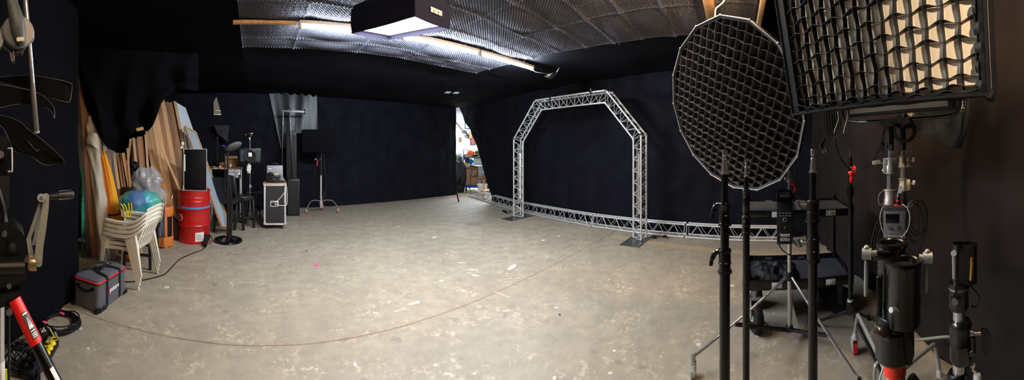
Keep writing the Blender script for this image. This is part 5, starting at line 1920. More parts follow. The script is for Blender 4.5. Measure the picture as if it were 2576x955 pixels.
for q in (-1,):
    pp = cr([ex*(-0.10)+ey*(KW_/2-0.01)+V((0, 0, KH+0.005)), ex*(-0.09)+ey*0.08+V((0, 0, KH+0.04)), ex*(-0.02)+ey*0.02+V((0, 0, KH+0.075)), ex*0.04-ey*0.03+V((0, 0, KH+0.07))], 5)
    b = B()
    for a, c_ in zip(pp, pp[1:]):
        b.beam(a, c_, 0.036, 0.004, up=(c_-a).cross(ex))
    b.build('strap', mCloth, t)
gc_ = ex*-0.02-ey*0.01+V((0, 0, KH+0.058))
B().beam(gc_-ex*0.055, gc_+ex*0.055, 0.09, 0.03, up=(0, 0, 1), bev=0.012).build('grip_wrap', mGreyF, t)
B().beam(gc_-ex*0.058-ey*0.035, gc_+ex*0.058-ey*0.035, 0.022, 0.034, up=(0, 0, 1), bev=0.006).build('grip_edge', mCloth, t)
np_ = ex*0.15+ey*0.03+V((0, 0, KH+0.010))
B().box(np_, (0.10, 0.075, 0.008), Rk, bev=0.002).build('name_pocket', mCloth, t)
B().box(np_+V((0, 0, 0.004)), (0.06, 0.04, 0.003), Rk).build('pocket_window', M('pocket_window', (150, 140, 144), 0.3), t)
tq = -ey*(KW_/2+0.003)+ex*-0.005+V((0, 0, 0.155))
text('puture', 0.064, mWhiteT, 'lettering', t, tq+ex*0.022, ex, V((0, 0, 1)), depth=0.001, bold=0.0015, sx=1.0)
B().prism([(-0.02, -0.028), (0.0, 0.032), (0.006, 0.018), (-0.008, -0.028)], tq+ex*-0.078, ex, V((0, 0, 1)), -ey*0.0015).build('lettering_mark', mRed, t)
B().prism([(0.006, 0.018), (0.0, 0.032), (0.022, -0.028), (0.012, -0.028)], tq+ex*-0.078, ex, V((0, 0, 1)), -ey*0.0015).build('lettering_mark', mWhiteT, t)
for a in (-1, 1):
    cw = ex*(-KL_/2-0.004)-ey*(a*(KW_/2-0.012))
    B().cyl(cw-ey*0.013+V((0, 0, 0.026)), cw+ey*0.013+V((0, 0, 0.026)), 0.0255, n=18).build('wheel', mRubber, t)
    cg = ex*(-KL_/2+0.06)-ey*(a*(KW_/2+0.002))
    B().prism([(-0.045, 0.0), (0.075, 0.0), (0.075, 0.02), (0.03, 0.05), (-0.015, 0.04), (-0.055, 0.055)], cg, ex, V((0, 0, 1)), -ey*0.006*a).build('corner_guard', mBlack, t)
B().box(ex*(KL_/2-0.03)-ey*(KW_/2)+V((0, 0, 0.022)), (0.08, 0.02, 0.04), Rk, bev=0.008).build('rubber_foot', mRubber, t)
hb = -ex*(KL_/2+0.004)
b = B()
for a in (-0.09, 0.09):
    b.cyl(hb+ey*(a-0.02)+V((0, 0, 0.225)), hb+ey*(a+0.02)+V((0, 0, 0.22)), 0.008, n=8)
b.tube(cr([hb+ey*0.10+V((0, 0, 0.225)), hb-ex*0.018+ey*0.05+V((0, 0, 0.205)), hb-ex*0.018-ey*0.03+V((0, 0, 0.195)), hb-ey*0.10+V((0, 0, 0.21))], 5), 0.010, 8)
b.build('side_handle', mBlack, t)


# ---- cables and power strip at the lower left ----
def coil(label, c, r, n, seed, sq=1.0, th_=0.006, group='cable coils at the lower left', hmax=0.05):
    rr = random.Random(seed)
    t = thing('cable_coil', label, 'cable', c, 0, group)
    pts = []
    N = n*20
    ph = 0
    for k in range(N):
        a = 2*PI*k/20
        lap = k//20
        rx = r*(1+0.13*math.sin(lap*2.1+seed)+0.05*math.sin(a*2+lap))
        ry = r*sq*(1+0.13*math.cos(lap*1.7+seed))
        pts.append(V((rx*math.cos(a)+0.02*math.sin(lap*3), ry*math.sin(a)+0.02*math.cos(lap*2.3), th_+hmax*(0.5+0.5*math.sin(a*1.0+lap*1.3+seed))*(k/N)+0.004*(lap % 3))))
    B().tube(pts, th_, 7).build('cable_loops', mCable, t)
    B().cyl(pts[-1], pts[-1]+(pts[-1]-pts[-2]).normalized()*0.05, th_*1.9, n=10).build('plug', mBlackM, t)
    return t


t1 = coil('black cable coil with pink tape beside the grey padded case', G(150, 816), 0.155, 15, 3, 1.1)
B().box((-0.02, 0.06, 0.07), (0.05, 0.02, 0.015), bev=0.004).build('pink_tape', M('pink_marker_tape'), t1)
B().box((-0.075, -0.12, 0.045), (0.04, 0.03, 0.02), bev=0.004).build('pink_tape', M('pink_marker_tape'), t1)
coil('loose tangle of black cable between the crank stand leg and power strip', G(62, 905), 0.16, 6, 5, 1.0, 0.005)
coil('black cable coil behind the red collar of the crank stand', G(55, 858), 0.15, 6, 8, 0.8, 0.006)
coil('black cable tangle at the bottom left corner of the floor', G(50, 950), 0.13, 5, 11, 1.0, 0.0055)
for k in range(5):
    rr = random.Random(k+20)
    cable('black cable stretch wandering over the floor by the crank stand, %s of five' % ordw(k), [G(30+rr.uniform(-10, 60), 860+rr.uniform(0, 80))+V((0, 0, 0.008+0.004*k+rr.uniform(0, 0.05)*(j % 2))) for j in range(6)], 0.005, group='loose cables at the crank stand')
# socket block
sc_ = G(78, 928)
t = thing('socket_block', 'black round-holed socket block among the cables at the lower left', 'socket', sc_, 0.5)
B().box((0, 0, 0.035), (0.10, 0.24, 0.06), bev=0.015).build('block', mBlackM, t)
for k in (-0.07, 0.0, 0.07):
    B().lathe([(0.034, 0.0), (0.038, 0.006), (0.028, 0.006), (0.026, -0.02), (0, -0.02)], (0, k, 0.066), n=18).build('socket', mBlack, t)
    B().cyl((-0.008, k, 0.05), (-0.008, k, 0.066), 0.004, n=6).cyl((0.008, k, 0.05), (0.008, k, 0.066), 0.004, n=6).build('contact', M('brass', (210, 180, 90), 0.3, 0.9), t)
# power strip with yellow lids
pA, pB = G(141, 868), G(112, 918)
d = (pB-pA).normalized()
t = thing('power_strip', 'black power strip with yellow socket lids on the floor at lower left', 'power strip', (pA+pB)/2)
o = (pA+pB)/2
B(o).beam(pA+V((0, 0, 0.03)), pB+V((0, 0, 0.03)), 0.055, 0.055, up=(0, 0, 1), bev=0.008).build('strip_body', mBlackM, t)
nd = V((-d.y, d.x, 0))
if nd.x > 0:
    nd = -nd
for k in range(4):
    p = lerp(pA, pB, 0.10+0.24*k)+V((0, 0, 0.062))
    b = B(o)
    if k == 0:
        b.lathe([(0.022, 0), (0.027, 0.012), (0.024, 0.012), (0.019, 0.0)], p, (0, 0, 1), n=18)
        b.beam(p+nd*0.0+V((0, 0, 0.01)), p-nd*-0.045+V((0, 0, 0.075)), 0.006, 0.006)
    else:
        b.lathe([(0, 0.02), (0.018, 0.018), (0.027, 0.008), (0.028, 0.0)], p, (0, 0, 1), n=18)
        b.prism([(0, -0.02), (0.05, 0), (0, 0.02)], p+nd*0.01, nd, d, V((0, 0, 0.008)))
    b.build('yellow_lid', mats['yellow'], t)
B(o).cyl(pA+V((0, 0, 0.06)), pA+V((-0.02, 0, 0.10)), 0.018, n=10).build('plug', mSteel, t)
lump('round_lamp', 'rounded black lamp head lying behind the crank stand leg', G(104, 862)+V((0, 0, 0.075)), 0.075, (0.8, 0.8, 1.0), M('black_gloss'), 'lamp', 0.1, 1)

# =====================================================================
# NEAR LEFT: CRANK STAND AND GRIP GEAR
# =====================================================================
mGearBlk = M('black_cast_housing', (12, 12, 13), 0.36, var=0.15, vs=18)
mPale = M('pale_cast_metal', (172, 176, 168), 0.42, 0.5, var=0.06, vs=12)


def wpoly(b, pts, r, th, bev=0):
    """outline of photo positions at distance r, given real thickness th away from the viewer"""
    xm = sum(p[0] for p in pts)/len(pts)
    b.poly([W(p[0], p[1], r) for p in pts], away(xm)*th)
    return b


def rpoly(pts, n=4):
    """soften a 2D outline"""
    P = [V((a, b_, 0)) for a, b_ in pts]
    out = []
    m = len(P)
    for i in range(m):
        a, b_, c = P[i-1], P[i], P[(i+1) % m]
        p0, p1 = lerp(b_, a, 0.25), lerp(b_, c, 0.25)
        for k in range(n+1):
            t_ = k/n
            q = lerp(lerp(p0, b_, t_), lerp(b_, p1, t_), t_)
            out.append((q.x, q.y))
    return out


cs = thing('crank_stand', 'black geared crank stand with pale crank arm and red collar, near left', 'crank stand', GR(-12, 0.86))
o = GR(-12, 0.86)
B(o).cyl(GR(-6, 0.86, 0.03), W(-6, 740, 0.86), 0.020, n=20).build('column', mChrome, cs)
b = B(o)
wpoly(b, rpoly([(-60, 566), (36, 566), (62, 592), (69, 640), (70, 703), (20, 733), (-60, 742)]), 0.80, 0.10)
b.build('gear_housing', mGearBlk, cs, 30)
b = B(o)
b.cyl(W(-40, 672, 0.79), W(60, 668, 0.80), 0.022, n=18)
b.poly([W(-50, 655, 0.795), W(60, 640, 0.795), W(69, 652, 0.795), W(69, 700, 0.795), W(-50, 736, 0.795)], -away(20)*0.008)
b.build('shaft_cover', mGearBlk, cs)
for (x, y) in ((11, 589), (21, 673), (23, 718), (67, 653)):
    p_ = W(x, y, 0.785)
    B(o).cyl(p_-away(x)*0.004, p_+away(x)*0.02, 0.0065, n=12).build('bolt', mSteel, cs)
p_ = W(29, 622, 0.785)
B(o).lathe([(0.013, 0.012), (0.011, -0.008), (0.0, -0.011)], p_, away(29), n=18).build('round_button', mBlackM, cs)
B(o).lathe([(0.0, -0.01), (0.017, -0.01), (0.02, -0.004), (0.02, 0.012), (0.0, 0.012)], W(80, 661, 0.79), side(80), n=24).build('brass_ring', M('pale_brass', (176, 160, 128), 0.35, 0.8), cs)
# crank arm
b = B(o)
wpoly(b, rpoly([(88, 668), (97, 672), (106, 668), (109, 620), (115, 585), (123, 520), (124, 492), (118, 487), (110, 488), (109, 505), (101, 560), (92, 600), (87, 640)], 3), 0.775, 0.012)
b.build('crank_arm', mPale, cs, 30)
b = B(o)
b.beam(W(104, 508, 0.79), W(72, 600, 0.80), 0.010, 0.008, up=away(90))
b.beam(W(108, 505, 0.80), W(84, 615, 0.80), 0.008, 0.008, up=away(90))
b.beam(W(72, 598, 0.80), W(78, 640, 0.795), 0.012, 0.008, up=away(90))
b.beam(W(100, 530, 0.795), W(84, 580, 0.80), 0.006, 0.006, up=away(90))
b.build('crank_brace', mPale, cs)
B(o).cyl(W(104, 497, 0.765), W(104, 497, 0.80), 0.0105, n=18).build('crank_head', mPale, cs)
B(o).cyl(W(104, 497, 0.760), W(104, 497, 0.768), 0.0045, n=12).build('pivot_bolt', mSteel, cs)
B(o).cyl(W(95, 655, 0.765), W(95, 655, 0.776), 0.0055, n=12).build('pivot_bolt', mSteel, cs)
g0, g1 = W(112, 495, 0.785), W(184, 489, 0.81)
gd = (g1-g0).normalized()
B(o).lathe([(0.0, 0), (0.008, 0), (0.0085, 0.012), (0.0095, 0.02), (0.0115, (g1-g0).length*0.6), (0.0125, (g1-g0).length-0.006), (0.009, (g1-g0).length), (0, (g1-g0).length)], g0, gd, n=24).build('crank_grip', mBlackM, cs)
b = B(o)
for a in range(5):
    an_ = a*PI*2/5-0.7
    q = V((0, 0, 1))*math.sin(an_)*0.0122-away(150)*math.cos(an_)*0.0122
    b.beam(lerp(g0, g1, 0.5)+q, lerp(g0, g1, 0.93)+q, 0.002, 0.0015, up=q)
b.build('grip_rib', M('worn_grip_rib', (110, 108, 104), 0.5), cs)
# bracket, red collar and leg
b = B(o)
wpoly(b, [(-60, 772), (40, 745), (53, 736), (53, 772), (50, 776), (47, 745), (38, 752), (20, 768), (-60, 795)], 0.79, 0.06)
wpoly(b, [(-60, 742), (52, 735), (38, 752), (-60, 775)], 0.775, 0.01)
b.build('leg_bracket', mGearBlk, cs)
B(o).lathe([(0.0, 0), (0.009, 0), (0.009, 0.01), (0.0, 0.01)], W(23, 786, 0.765), away(23), n=6).build('hex_bolt', mSteel, cs)
l0, l1 = W(36, 752, 0.79), W(143, 965, 0.73)
ld = (l1-l0).normalized()
lend = l0+ld*((l0.z-0.02)/-ld.z)
lm = l0+ld*0.112
B(o).cyl(l0, lm, 0.0175, n=24).build('red_collar', M('bright_red_plastic', (232, 30, 22), 0.4), cs)
B(o).cyl(lm, lend, 0.0155, n=24).build('leg', mBlack, cs)
B(o).cyl(lend+V((0, 0, 0.02)), lend-V((0, 0, 0.019)), 0.026, 0.03, n=18).build('rubber_foot', mRubber, cs)
# sticker on the collar, drawn on its face
fn_ = (V((0, 0, HC))-lm)
fn_ = (fn_-ld*fn_.dot(ld)).normalized()
fx = ld.cross(fn_)
if fx.dot(side(50)) < 0:
    fx = -fx


def on_leg(s, a, rr, base=l0):
    return base+ld*s+(fn_*math.cos(a)+fx*math.sin(a))*rr


B(o).sheet(lambda u, v: on_leg(lerp(0.035, 0.100, v), lerp(-0.15, 0.95, u), 0.0181), 8, 4, 0.0003).build('dark_sticker', M('charcoal_sticker', (48, 46, 46), 0.5), cs)
B(o).sheet(lambda u, v: on_leg(lerp(0.048, 0.076, v), lerp(0.4-0.38*v, 0.4+0.38*v, u), 0.0184), 6, 4, 0.0003).build('white_triangle', mWhiteT, cs)
B(o).sheet(lambda u, v: on_leg(lerp(0.055, 0.068, v), lerp(0.36, 0.46, u), 0.0187), 2, 2, 0.0003).build('triangle_mark', M('charcoal_sticker'), cs)
for k, s_ in enumerate((0.038, 0.081, 0.087, 0.091, 0.095)):
    B(o).sheet(lambda u, v: on_leg(s_+lerp(0, 0.0035 if k == 0 else 0.002, v), lerp(0.0, 0.75, u), 0.0184), 6, 1, 0.0003).build('sticker_print', mWhiteT, cs)
ls0 = 0.112+0.060
B(o).sheet(lambda u, v: on_leg(lerp(ls0, ls0+0.10, v), lerp(0.05, 0.75, u), 0.0160), 6, 4, 0.0003).build('white_sticker', mWhiteT, cs)
text('OTTO', 0.012, mBlackM, 'sticker_lettering', cs, on_leg(ls0+0.052, 0.42, 0.0164), -ld*-1, -(fx*math.cos(0.42)-fn_*math.sin(0.42))*-1 if False else (fx*math.cos(0.42)-fn_*math.sin(0.42)), o, 0.0003, bold=0.0003)
B(o).cyl(W(22, 790, 0.80), GR(27, 0.80, 0.35), 0.0035, n=8).build('brace_rod', mBlack, cs)
B(o).cyl(GR(27, 0.80, 0.35), GR(-6, 0.86, 0.30), 0.0035, n=8).build('brace_rod', mBlack, cs)
for k, (xx, yy) in enumerate(((-1.15, 0.55), (-0.75, 1.10))):
    B(o).cyl(o+V((0, 0, 0.9)), V((xx, yy, 0.03)), 0.0145, n=14).build('leg', mBlack, cs)
    B(o).cyl(V((xx, yy, 0.0)), V((xx, yy, 0.04)), 0.03, 0.024, n=14).build('rubber_foot', mRubber, cs)
pq = W(-6, 925, 0.86)
B(o).cyl(pq-V((0, 0, 0.03)), pq+V((0, 0, 0.025)), 0.0206, n=24).build('paper_wrap', M('paper_wrap', (206, 198, 196), 0.7), cs)
B(o).cyl(pq-V((0, 0, 0.034)), pq-V((0, 0, 0.030)), 0.0208, n=24).build('blue_line', M('blue_line', (70, 110, 180), 0.6), cs)
B(o).beam(W(15, 928, 0.84), W(16, 975, 0.84), 0.006, 0.003, up=away(15)).build('yellow_tape', M('neon_yellow_tape', (224, 240, 30), 0.5), cs)

# black fixture with a steel handle and a drilled plate, above the gearbox
fx_o = GR(-8, 0.92)
ft = thing('studio_lamp', 'black lamp housing with a small steel handle at the left picture edge', 'lamp head', W(-8, 450, 0.92))
o2 = W(-8, 450, 0.92)
b = B(o2)
wpoly(b, [(-70, 330), (20, 345), (22, 440), (24, 446), (-70, 446)], 0.90, 0.12)
b.build('housing', mBlack, ft)
b = B(o2)
wpoly(b, [(-70, 444), (24, 444), (24, 520), (20, 527), (0, 530), (-70, 530)], 0.89, 0.012)
b.build('drilled_plate', mBlackM, ft)
for (x, y) in ((2, 466), (16, 466), (17, 497), (5, 520)):
    B(o2).cyl(W(x, y, 0.886), W(x, y, 0.892), 0.004, n=12).build('plate_hole', mRubber, ft)
b = B(o2)
for k in range(5):
    b.beam(W(2+0*k, 398+k*8, 0.897), W(16, 408+k*8, 0.897), 0.004, 0.003, up=away(8))
b.build('cooling_fin', mBlack, ft)
B(o2).tube(cr([W(20, 373, 0.90), W(28, 373, 0.895), W(30, 377, 0.893), W(30.5, 425, 0.893), W(28, 431, 0.895), W(20, 431, 0.90)], 4), 0.0025, 8).build('handle', mAlu, ft)
B(o2).lathe([(0.0, -0.012), (0.010, -0.012), (0.012, 0.0), (0.012, 0.012)], W(0, 389, 0.89), away(0), n=18).build('round_knob', mSteel, ft)
B(o2).tube(cr([W(-12, 455, 0.86), W(2, 500, 0.85), W(12, 545, 0.85), W(16, 575, 0.83)], 6), 0.0075, 10).build('support_tube', mBlackM, ft)
B(o2).cyl(W(-12, 530, 0.93), W(-8, 570, 0.86), 0.014, n=14).build('socket', mBlack, ft)

# chrome arm and grip head
ga_ = thing('boom_arm', 'chrome boom arm slanting down from the top left corner', 'boom arm', W(75, 150, 0.92))
o3 = W(75, 150, 0.92)
B(o3).cyl(W(48, -170, 0.92), W(92.5, 331, 0.97), 0.0085, n=20).build('tube', mChrome, ga_)
B(o3).cyl(W(92.3, 329, 0.968), W(92.8, 333, 0.97), 0.0088, n=20).build('end_cap', mAlu, ga_)
gh = thing('grip_head', 'pale round grip head with a dark lever, clamped on the chrome arm', 'grip head', W(43, 84, 0.88))
o4 = W(43, 84, 0.88)
nx = (away(43)+side(43)*-0.25).normalized()
B(o4).lathe([(0.0, -0.016), (0.043, -0.016), (0.047, -0.012), (0.047, 0.004), (0.045, 0.010), (0.0, 0.012)], W(44, 83, 0.885), nx, n=40).build('disc', M('warm_cast_metal', (122, 121, 120), 0.45, 0.4), gh)
B(o4).lathe([(0.0, 0.018), (0.044, 0.018), (0.047, 0.022), (0.047, 0.032), (0.0, 0.034)], W(40, 86, 0.885), nx, n=40).build('disc', M('warm_cast_metal'), gh)
lev = cr([W(28, -40, 0.845), W(30, 0, 0.845), W(37, 30, 0.84), W(43, 55, 0.838), (W(46, 80, 0.84)), W(50, 100, 0.842), W(54, 116, 0.846)], 6)
nl = len(lev)
rr_ = [pl([(0, 0.015), (0.25, 0.0165), (0.45, 0.021), (0.62, 0.0215), (0.8, 0.0165), (0.93, 0.014), (1, 0.008)], i/(nl-1)) for i in range(nl)]
B(o4).tube(lev, rr_, 16).build('lever', M('slate_plastic', (70, 76, 76), 0.5, bump=0.15, bs=200), gh)
B(o4).prism(rrect(0.020, 0.0105, 0.003), W(51, 98, 0.8245), side(51)+V((0, 0, 0.08)), V((0, 0, 1)), away(51)*0.006).build('lever_button', M('cream_plastic', (214, 196, 168), 0.4), gh)
b = B(o4)
wpoly(b, rpoly([(-20, 75), (5, 80), (10, 100), (4, 118), (-20, 125)], 3), 0.88, 0.03)
b.build('side_lug', M('warm_cast_metal'), gh)
b = B(o4)
wpoly(b, rpoly([(22, 118), (62, 122), (56, 132), (36, 134), (37, 154), (29, 156), (24, 138)], 3), 0.89, 0.03)
b.build('lower_jaw', M('dark_cast', (84, 70, 62), 0.5, 0.4), gh)
B(o4).cyl(W(33, 128, 0.88), W(35.5, 152, 0.882), 0.0022, n=8).build('spring_pin', mChrome, gh)
B(o4).cyl(W(62, 95, 0.90), W(74, 95, 0.92), 0.018, n=14).build('arm_clamp', M('warm_cast_metal'), gh)


# dark gel pouches / cloth flags hanging from the gear
def flag(label, outline, r, edge=True, sd_=0, grp='dark cloth flags at the near left'):
    c = W(outline[0][0], outline[0][1], r)
    t = thing('cloth_flag', label, 'cloth flag', c, 0, grp)
    P = [W(x, y, r+0.02*math.sin(i*1.3+sd_)) for i, (x, y) in enumerate(outline)]
    B(c).poly(P, away(outline[0][0])*0.004).build('cloth', M('dull_black_cloth', (9, 9, 10), 0.9, bump=0.5, bs=14, spec=0.08), t)
    if edge:
        B(c).tube(cr(P, 4, True), 0.0011, 5, True).build('hem', M('worn_grey_hem', (84, 78, 72), 0.6), t)
    return t


flag('dark square-ended cloth flag reaching right past the chrome arm', [(-20, 198), (40, 190), (95, 192), (140, 199), (176, 208), (181, 214), (180, 232), (174, 256), (150, 252), (136, 248), (110, 240), (88, 232), (60, 222), (20, 212)], 1.02, sd_=1)
flag('dark forked cloth flag hanging below the square-ended one', [(-20, 214), (60, 224), (100, 236), (122, 254), (136, 272), (137, 298), (130, 282), (112, 270), (80, 262), (40, 262), (-20, 270)], 1.0, sd_=4)
flag('long pointed dark cloth flag drooping down to the right', [(-20, 286), (20, 294), (50, 306), (70, 325), (100, 347), (130, 372), (152, 394), (161, 402), (158, 410), (150, 408), (135, 412), (118, 415), (100, 408), (80, 394), (52, 384), (34, 378), (22, 350), (8, 322), (-20, 300)], 0.99, sd_=2)
cable('thin dark stay wire inside the pointed flag', [W(40, 330, 0.98), W(62, 345, 0.98), W(90, 378, 0.98), W(98, 374, 0.98)], 0.0014, M('worn_grey_hem'), name='stay_wire', cat='wire')

# =====================================================================
# RIGHT SIDE: SOFTBOXES, STANDS, CART
# =====================================================================
mGrid = M('grid_cloth', (22, 21, 22), 0.6, spec=0.4)
mGridO = M('floor_lit_grid_cloth', (96, 91, 88), 0.55, spec=0.5)  # black strips coloured paler, light bounced from the floor painted in
mRim = M('silver_rim_tape', (178, 172, 168), 0.35, 0.5)
mDiff = M('diffusion_cloth', (238, 222, 196), 0.7, trl=0.2)
mDiffShaded = M('shaded_diffusion_cloth', (50, 46, 44), 0.6)  # white cloth darkened: shade behind the grid put into the colour


def grid_strips(b, org, ux_, uy_, nz, half, pitch, depth, inside, wob=0.35, seed=0, seg=4):
    """two crossing families of cloth strips in the plane org + ux_, uy_, standing depth along nz; inside(k, dirn) gives the chord ends"""
    for fam in (0, 1):
        ea_, eb_ = (ux_, uy_) if fam == 0 else (uy_, ux_)
        n = int(half[1-fam]/pitch)+1
        for k in range(-n, n+1):
            off_ = (k+0.5)*pitch
            rng = inside(off_, fam)
            if rng is None:
                continue
            a0_, a1_ = rng
            m = max(4, int((a1_-a0_)/pitch*seg))
            amp = pitch*wob*(0.55 if fam == 0 else 0.22)

            def fn(u, v, off_=off_, a0_=a0_, a1_=a1_, ea_=ea_, eb_=eb_, amp=amp, k=k, fam=fam):
                s = lerp(a0_, a1_, u)
                w_ = amp*math.sin(PI*s/pitch+PI*(k % 2))*(1-0.5*v)
                w_ += amp*1.1*noise.noise(V((s*3.1, k*0.7+seed, fam*5)))
                w_ += amp*0.7*noise.noise(V((s*9, k*1.7+seed, fam*5+2)))
                return org+ea_*s+eb_*(off_+w_*(1-0.4*v))-nz*(depth*v)+nz*(0.006*noise.noise(V((s*8, k, seed))))
            b.sheet(fn, m, 2, 0.0012)


# ---- round grid softbox ----
Oc = V((2.107, 0.055, 1.834))
az, pit = math.radians(136.7), math.radians(-18.1)
on = V((math.cos(pit)*math.cos(az), math.cos(pit)*math.sin(az), math.sin(pit)))
oh = V((0, 0, 1)).cross(on).normalized()
ov = on.cross(oh)
OR_ = 0.60
ob_ = thing('round_softbox', 'large sixteen-sided softbox with a black fabric grid, left of two', 'softbox', Oc)
roll_a = math.radians(OCT_ROLL)
gx = oh*math.cos(roll_a)+ov*math.sin(roll_a)
gy = ov*math.cos(roll_a)-oh*math.sin(roll_a)
rim = [Oc+oh*(OR_*math.cos(2*PI*(k+0.5)/16))+ov*(OR_*math.sin(2*PI*(k+0.5)/16)) for k in range(16)]
b = B(Oc)
b.tube(rim, 0.0042, 8, True)
b.build('rim_edge', mRim, ob_)
for p_ in rim:
    B(Oc).ball(p_, 0.008, n=8).build('rib_pocket', mRim, ob_)
bk_ = Oc-on*0.50
b = B(Oc)


def skirt(u, v):
    k = u*16
    i = int(k) % 16
    f_ = k-int(k)
    p = lerp(rim[i], rim[(i+1) % 16], f_)
    q = bk_+(p-Oc)*0.17
    bulge = (math.sin(PI*v)*0.075)
    return lerp(p, q, v)+(p-Oc).normalized()*(bulge*(0.85+0.15*abs(2*f_-1)))


b.sheet(skirt, 64, 12, 0.003)
b.build('fabric_shell', M('dark_shell_cloth', (40, 38, 40), 0.55, spec=0.4), ob_)
B(Oc).lathe([(0.0, -0.06), (0.12, -0.06), (0.125, 0.0), (0.0, 0.0)], bk_, on, n=24).build('speed_ring', mBlack, ob_)
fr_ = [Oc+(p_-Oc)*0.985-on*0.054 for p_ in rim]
B(Oc).poly(fr_, on*0.003).build('diffuser', mDiffShaded, ob_)
# border cloth between the rim and the grid
b = B(Oc)
for i in range(16):
    p0, p1 = rim[i], rim[(i+1) % 16]
    q0_, q1_ = Oc+(p0-Oc)*0.972-on*0.008, Oc+(p1-Oc)*0.972-on*0.008
    b.poly([p0, p1, q1_, q0_], -on*0.002)
    b.poly([q0_, q1_, q1_-on*0.06, q0_-on*0.06], (p0-Oc).normalized()*-0.002)
b.build('grid_border', mCloth, ob_)


def in_circ(off_, fam, R=OR_*0.955):
    if abs(off_) >= R*0.97:
        return None
    h = math.sqrt(R*R-off_*off_)
    return (-h, h)


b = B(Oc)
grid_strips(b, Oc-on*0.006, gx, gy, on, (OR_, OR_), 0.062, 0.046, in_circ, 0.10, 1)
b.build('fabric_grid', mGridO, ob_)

# its chrome stand and lamp
SP = GR(1986, 2.50)
so = thing('folding_light_stand', 'chrome folding light stand with braces holding the round grid softbox', 'light stand', SP)
B(SP).cyl(SP+V((0, 0, 0.10)), SP+V((0, 0, 1.05)), 0.0175, n=20).build('column', mChrome, so)
B(SP).cyl(SP+V((0, 0, 1.05)), SP+V((0, 0, 1.46)), 0.014, n=16).build('riser', mChrome, so)
B(SP).cyl(SP+V((0, 0, 0.50)), SP+V((0, 0, 0.565)), 0.030, n=18).build('leg_collar', mGearBlk, so)
B(SP).cyl(SP+V((0, 0, 0.085)), SP+V((0, 0, 0.125)), 0.030, n=18).build('brace_collar', mGearBlk, so)
ft_ = [G(1743, 948), GR(2162, 2.0), GR(1996, 3.55)]
for k, f_ in enumerate(ft_):
    f_ = V((f_.x, f_.y, 0.14 if k == 0 else 0.05))
    d = V((f_.x-SP.x, f_.y-SP.y, 0)).normalized()
    top = SP+d*0.035+V((0, 0, 0.53))
    tip = V((f_.x, f_.y, f_.z))
    lg = B(SP).cyl(top, tip, 0.0115, n=14).build('leg', mChrome, so)
    mid = lerp(top, tip, 0.60)
    b = B(SP)
    pd = V((-d.y, d.x, 0))*0.014
    for s in (-1, 1):
        b.beam(SP+d*0.03+pd*s+V((0, 0, 0.105)), mid+pd*s, 0.004, 0.020, up=(0, 0, 1))
    b.build('brace', mBlackM, so)
    b = B(SP)
    b.cyl(mid-pd*1.3, mid+pd*1.3, 0.006, n=8)
    b.build('rivet', mSteel, so)
    if k == 0:
        ca = V((f_.x, f_.y, 0))
        b = B(SP)
        b.cyl(tip+V((0, 0, 0.03)), tip-V((0, 0, 0.03)), 0.019, n=14)
        b.cyl(tip-V((0, 0, 0.03)), tip-V((0, 0, 0.045)), 0.024, n=16)
        b.build('caster_stem', mPale, lg)
        B(SP).box(ca+V((0, 0, 0.062)), (0.045, 0.042, 0.075), Matrix.Rotation(-0.2, 3, 'Z'), bev=0.008).build('caster_fork', mAlu, lg)
        B(SP).cyl(ca-side(1743)*0.014+V((0, 0, 0.035)), ca+side(1743)*0.014+V((0, 0, 0.035)), 0.035, n=20).build('caster_wheel', mPale, lg)
    else:
        B(SP).cyl(tip+V((0, 0, 0.02)), tip-V((0, 0, 0.05)), 0.014, 0.02, n=12).build('rubber_foot', mRubber, lg)
lh = thing('studio_lamp', 'black lamp head behind the round grid softbox on the chrome stand', 'lamp head', SP+V((0, 0, 1.5)))
lo = SP+V((0, 0, 1.5))
B(lo).cyl(bk_-on*0.05, bk_-on*0.34, 0.075, n=24).build('lamp_body', mBlackM, lh)
B(lo).tube(cr([SP+V((0, 0, 1.45)), SP+V((0, 0, 1.62)), SP+V((0.0, 0.02, 1.78)), lerp(bk_, SP+V((0, 0, 1.9)), 0.4)], 5), 0.017, 10).build('yoke', mBlack, lh)
B(lo).cyl(SP+V((0, 0, 1.40)), SP+V((0, 0, 1.54)), 0.021, n=14).build('spigot_holder', mBlack, lh)
B(lo).cyl(SP+V((0, 0, 1.30)), SP+V((0, 0, 1.33)), 0.022, n=14).box(SP-side(1986)*0.03+V((0, 0, 1.325)), (0.05, 0.018, 0.018)).build('tee_knob', mCast, lh)
t = thing('red_strap', 'red curved cable strap beside the riser of the chrome stand', 'strap', SP+V((0, -0.02, 1.27)))
B(SP+V((0, -0.02, 1.27))).tube(cr([W(1986, 462, 2.42), W(1996, 463, 2.42), W(2002, 472, 2.42), W(1999, 480, 2.42), W(1994, 483, 2.42)], 5), 0.009, 8).build('strap_band', M('bright_red_plastic'), t)
# power box
pb0 = W(1973, 556, 2.30)
pb = thing('power_box', 'black lamp power box hanging on the chrome stand, white print on its front', 'power box', pb0)
Rp = Matrix((side(1965), away(1965), V((0, 0, 1)))).transposed()
pf, pu = side(1965), V((0, 0, 1))
B().box(pf*0.004+away(1965)*0.05, (0.120, 0.11, 0.345), Rp, bev=0.004).build('box_body', mBlackM, pb)
fp = -away(1965)*0.0055+pf*0.004
b = B()
for r_i in (0, 1):
    for k in range(4):
        b.box(fp+pf*(-0.036+0.024*k)+pu*(0.062-0.02*r_i), (0.017, 0.001, 0.0022), Rp)
b.build('print_lines', mWhiteT, pb)
B().tube([fp+pf*(0.013*math.cos(a*PI/10))+pu*(0.013+0.013*math.sin(a*PI/10)) for a in range(20)], 0.0013, 5, True).build('dial_ring', mWhiteT, pb)
B().cyl(fp+pu*0.013, fp+pu*0.013-away(1965)*0.010, 0.009, n=14).build('dial', mBlack, pb)
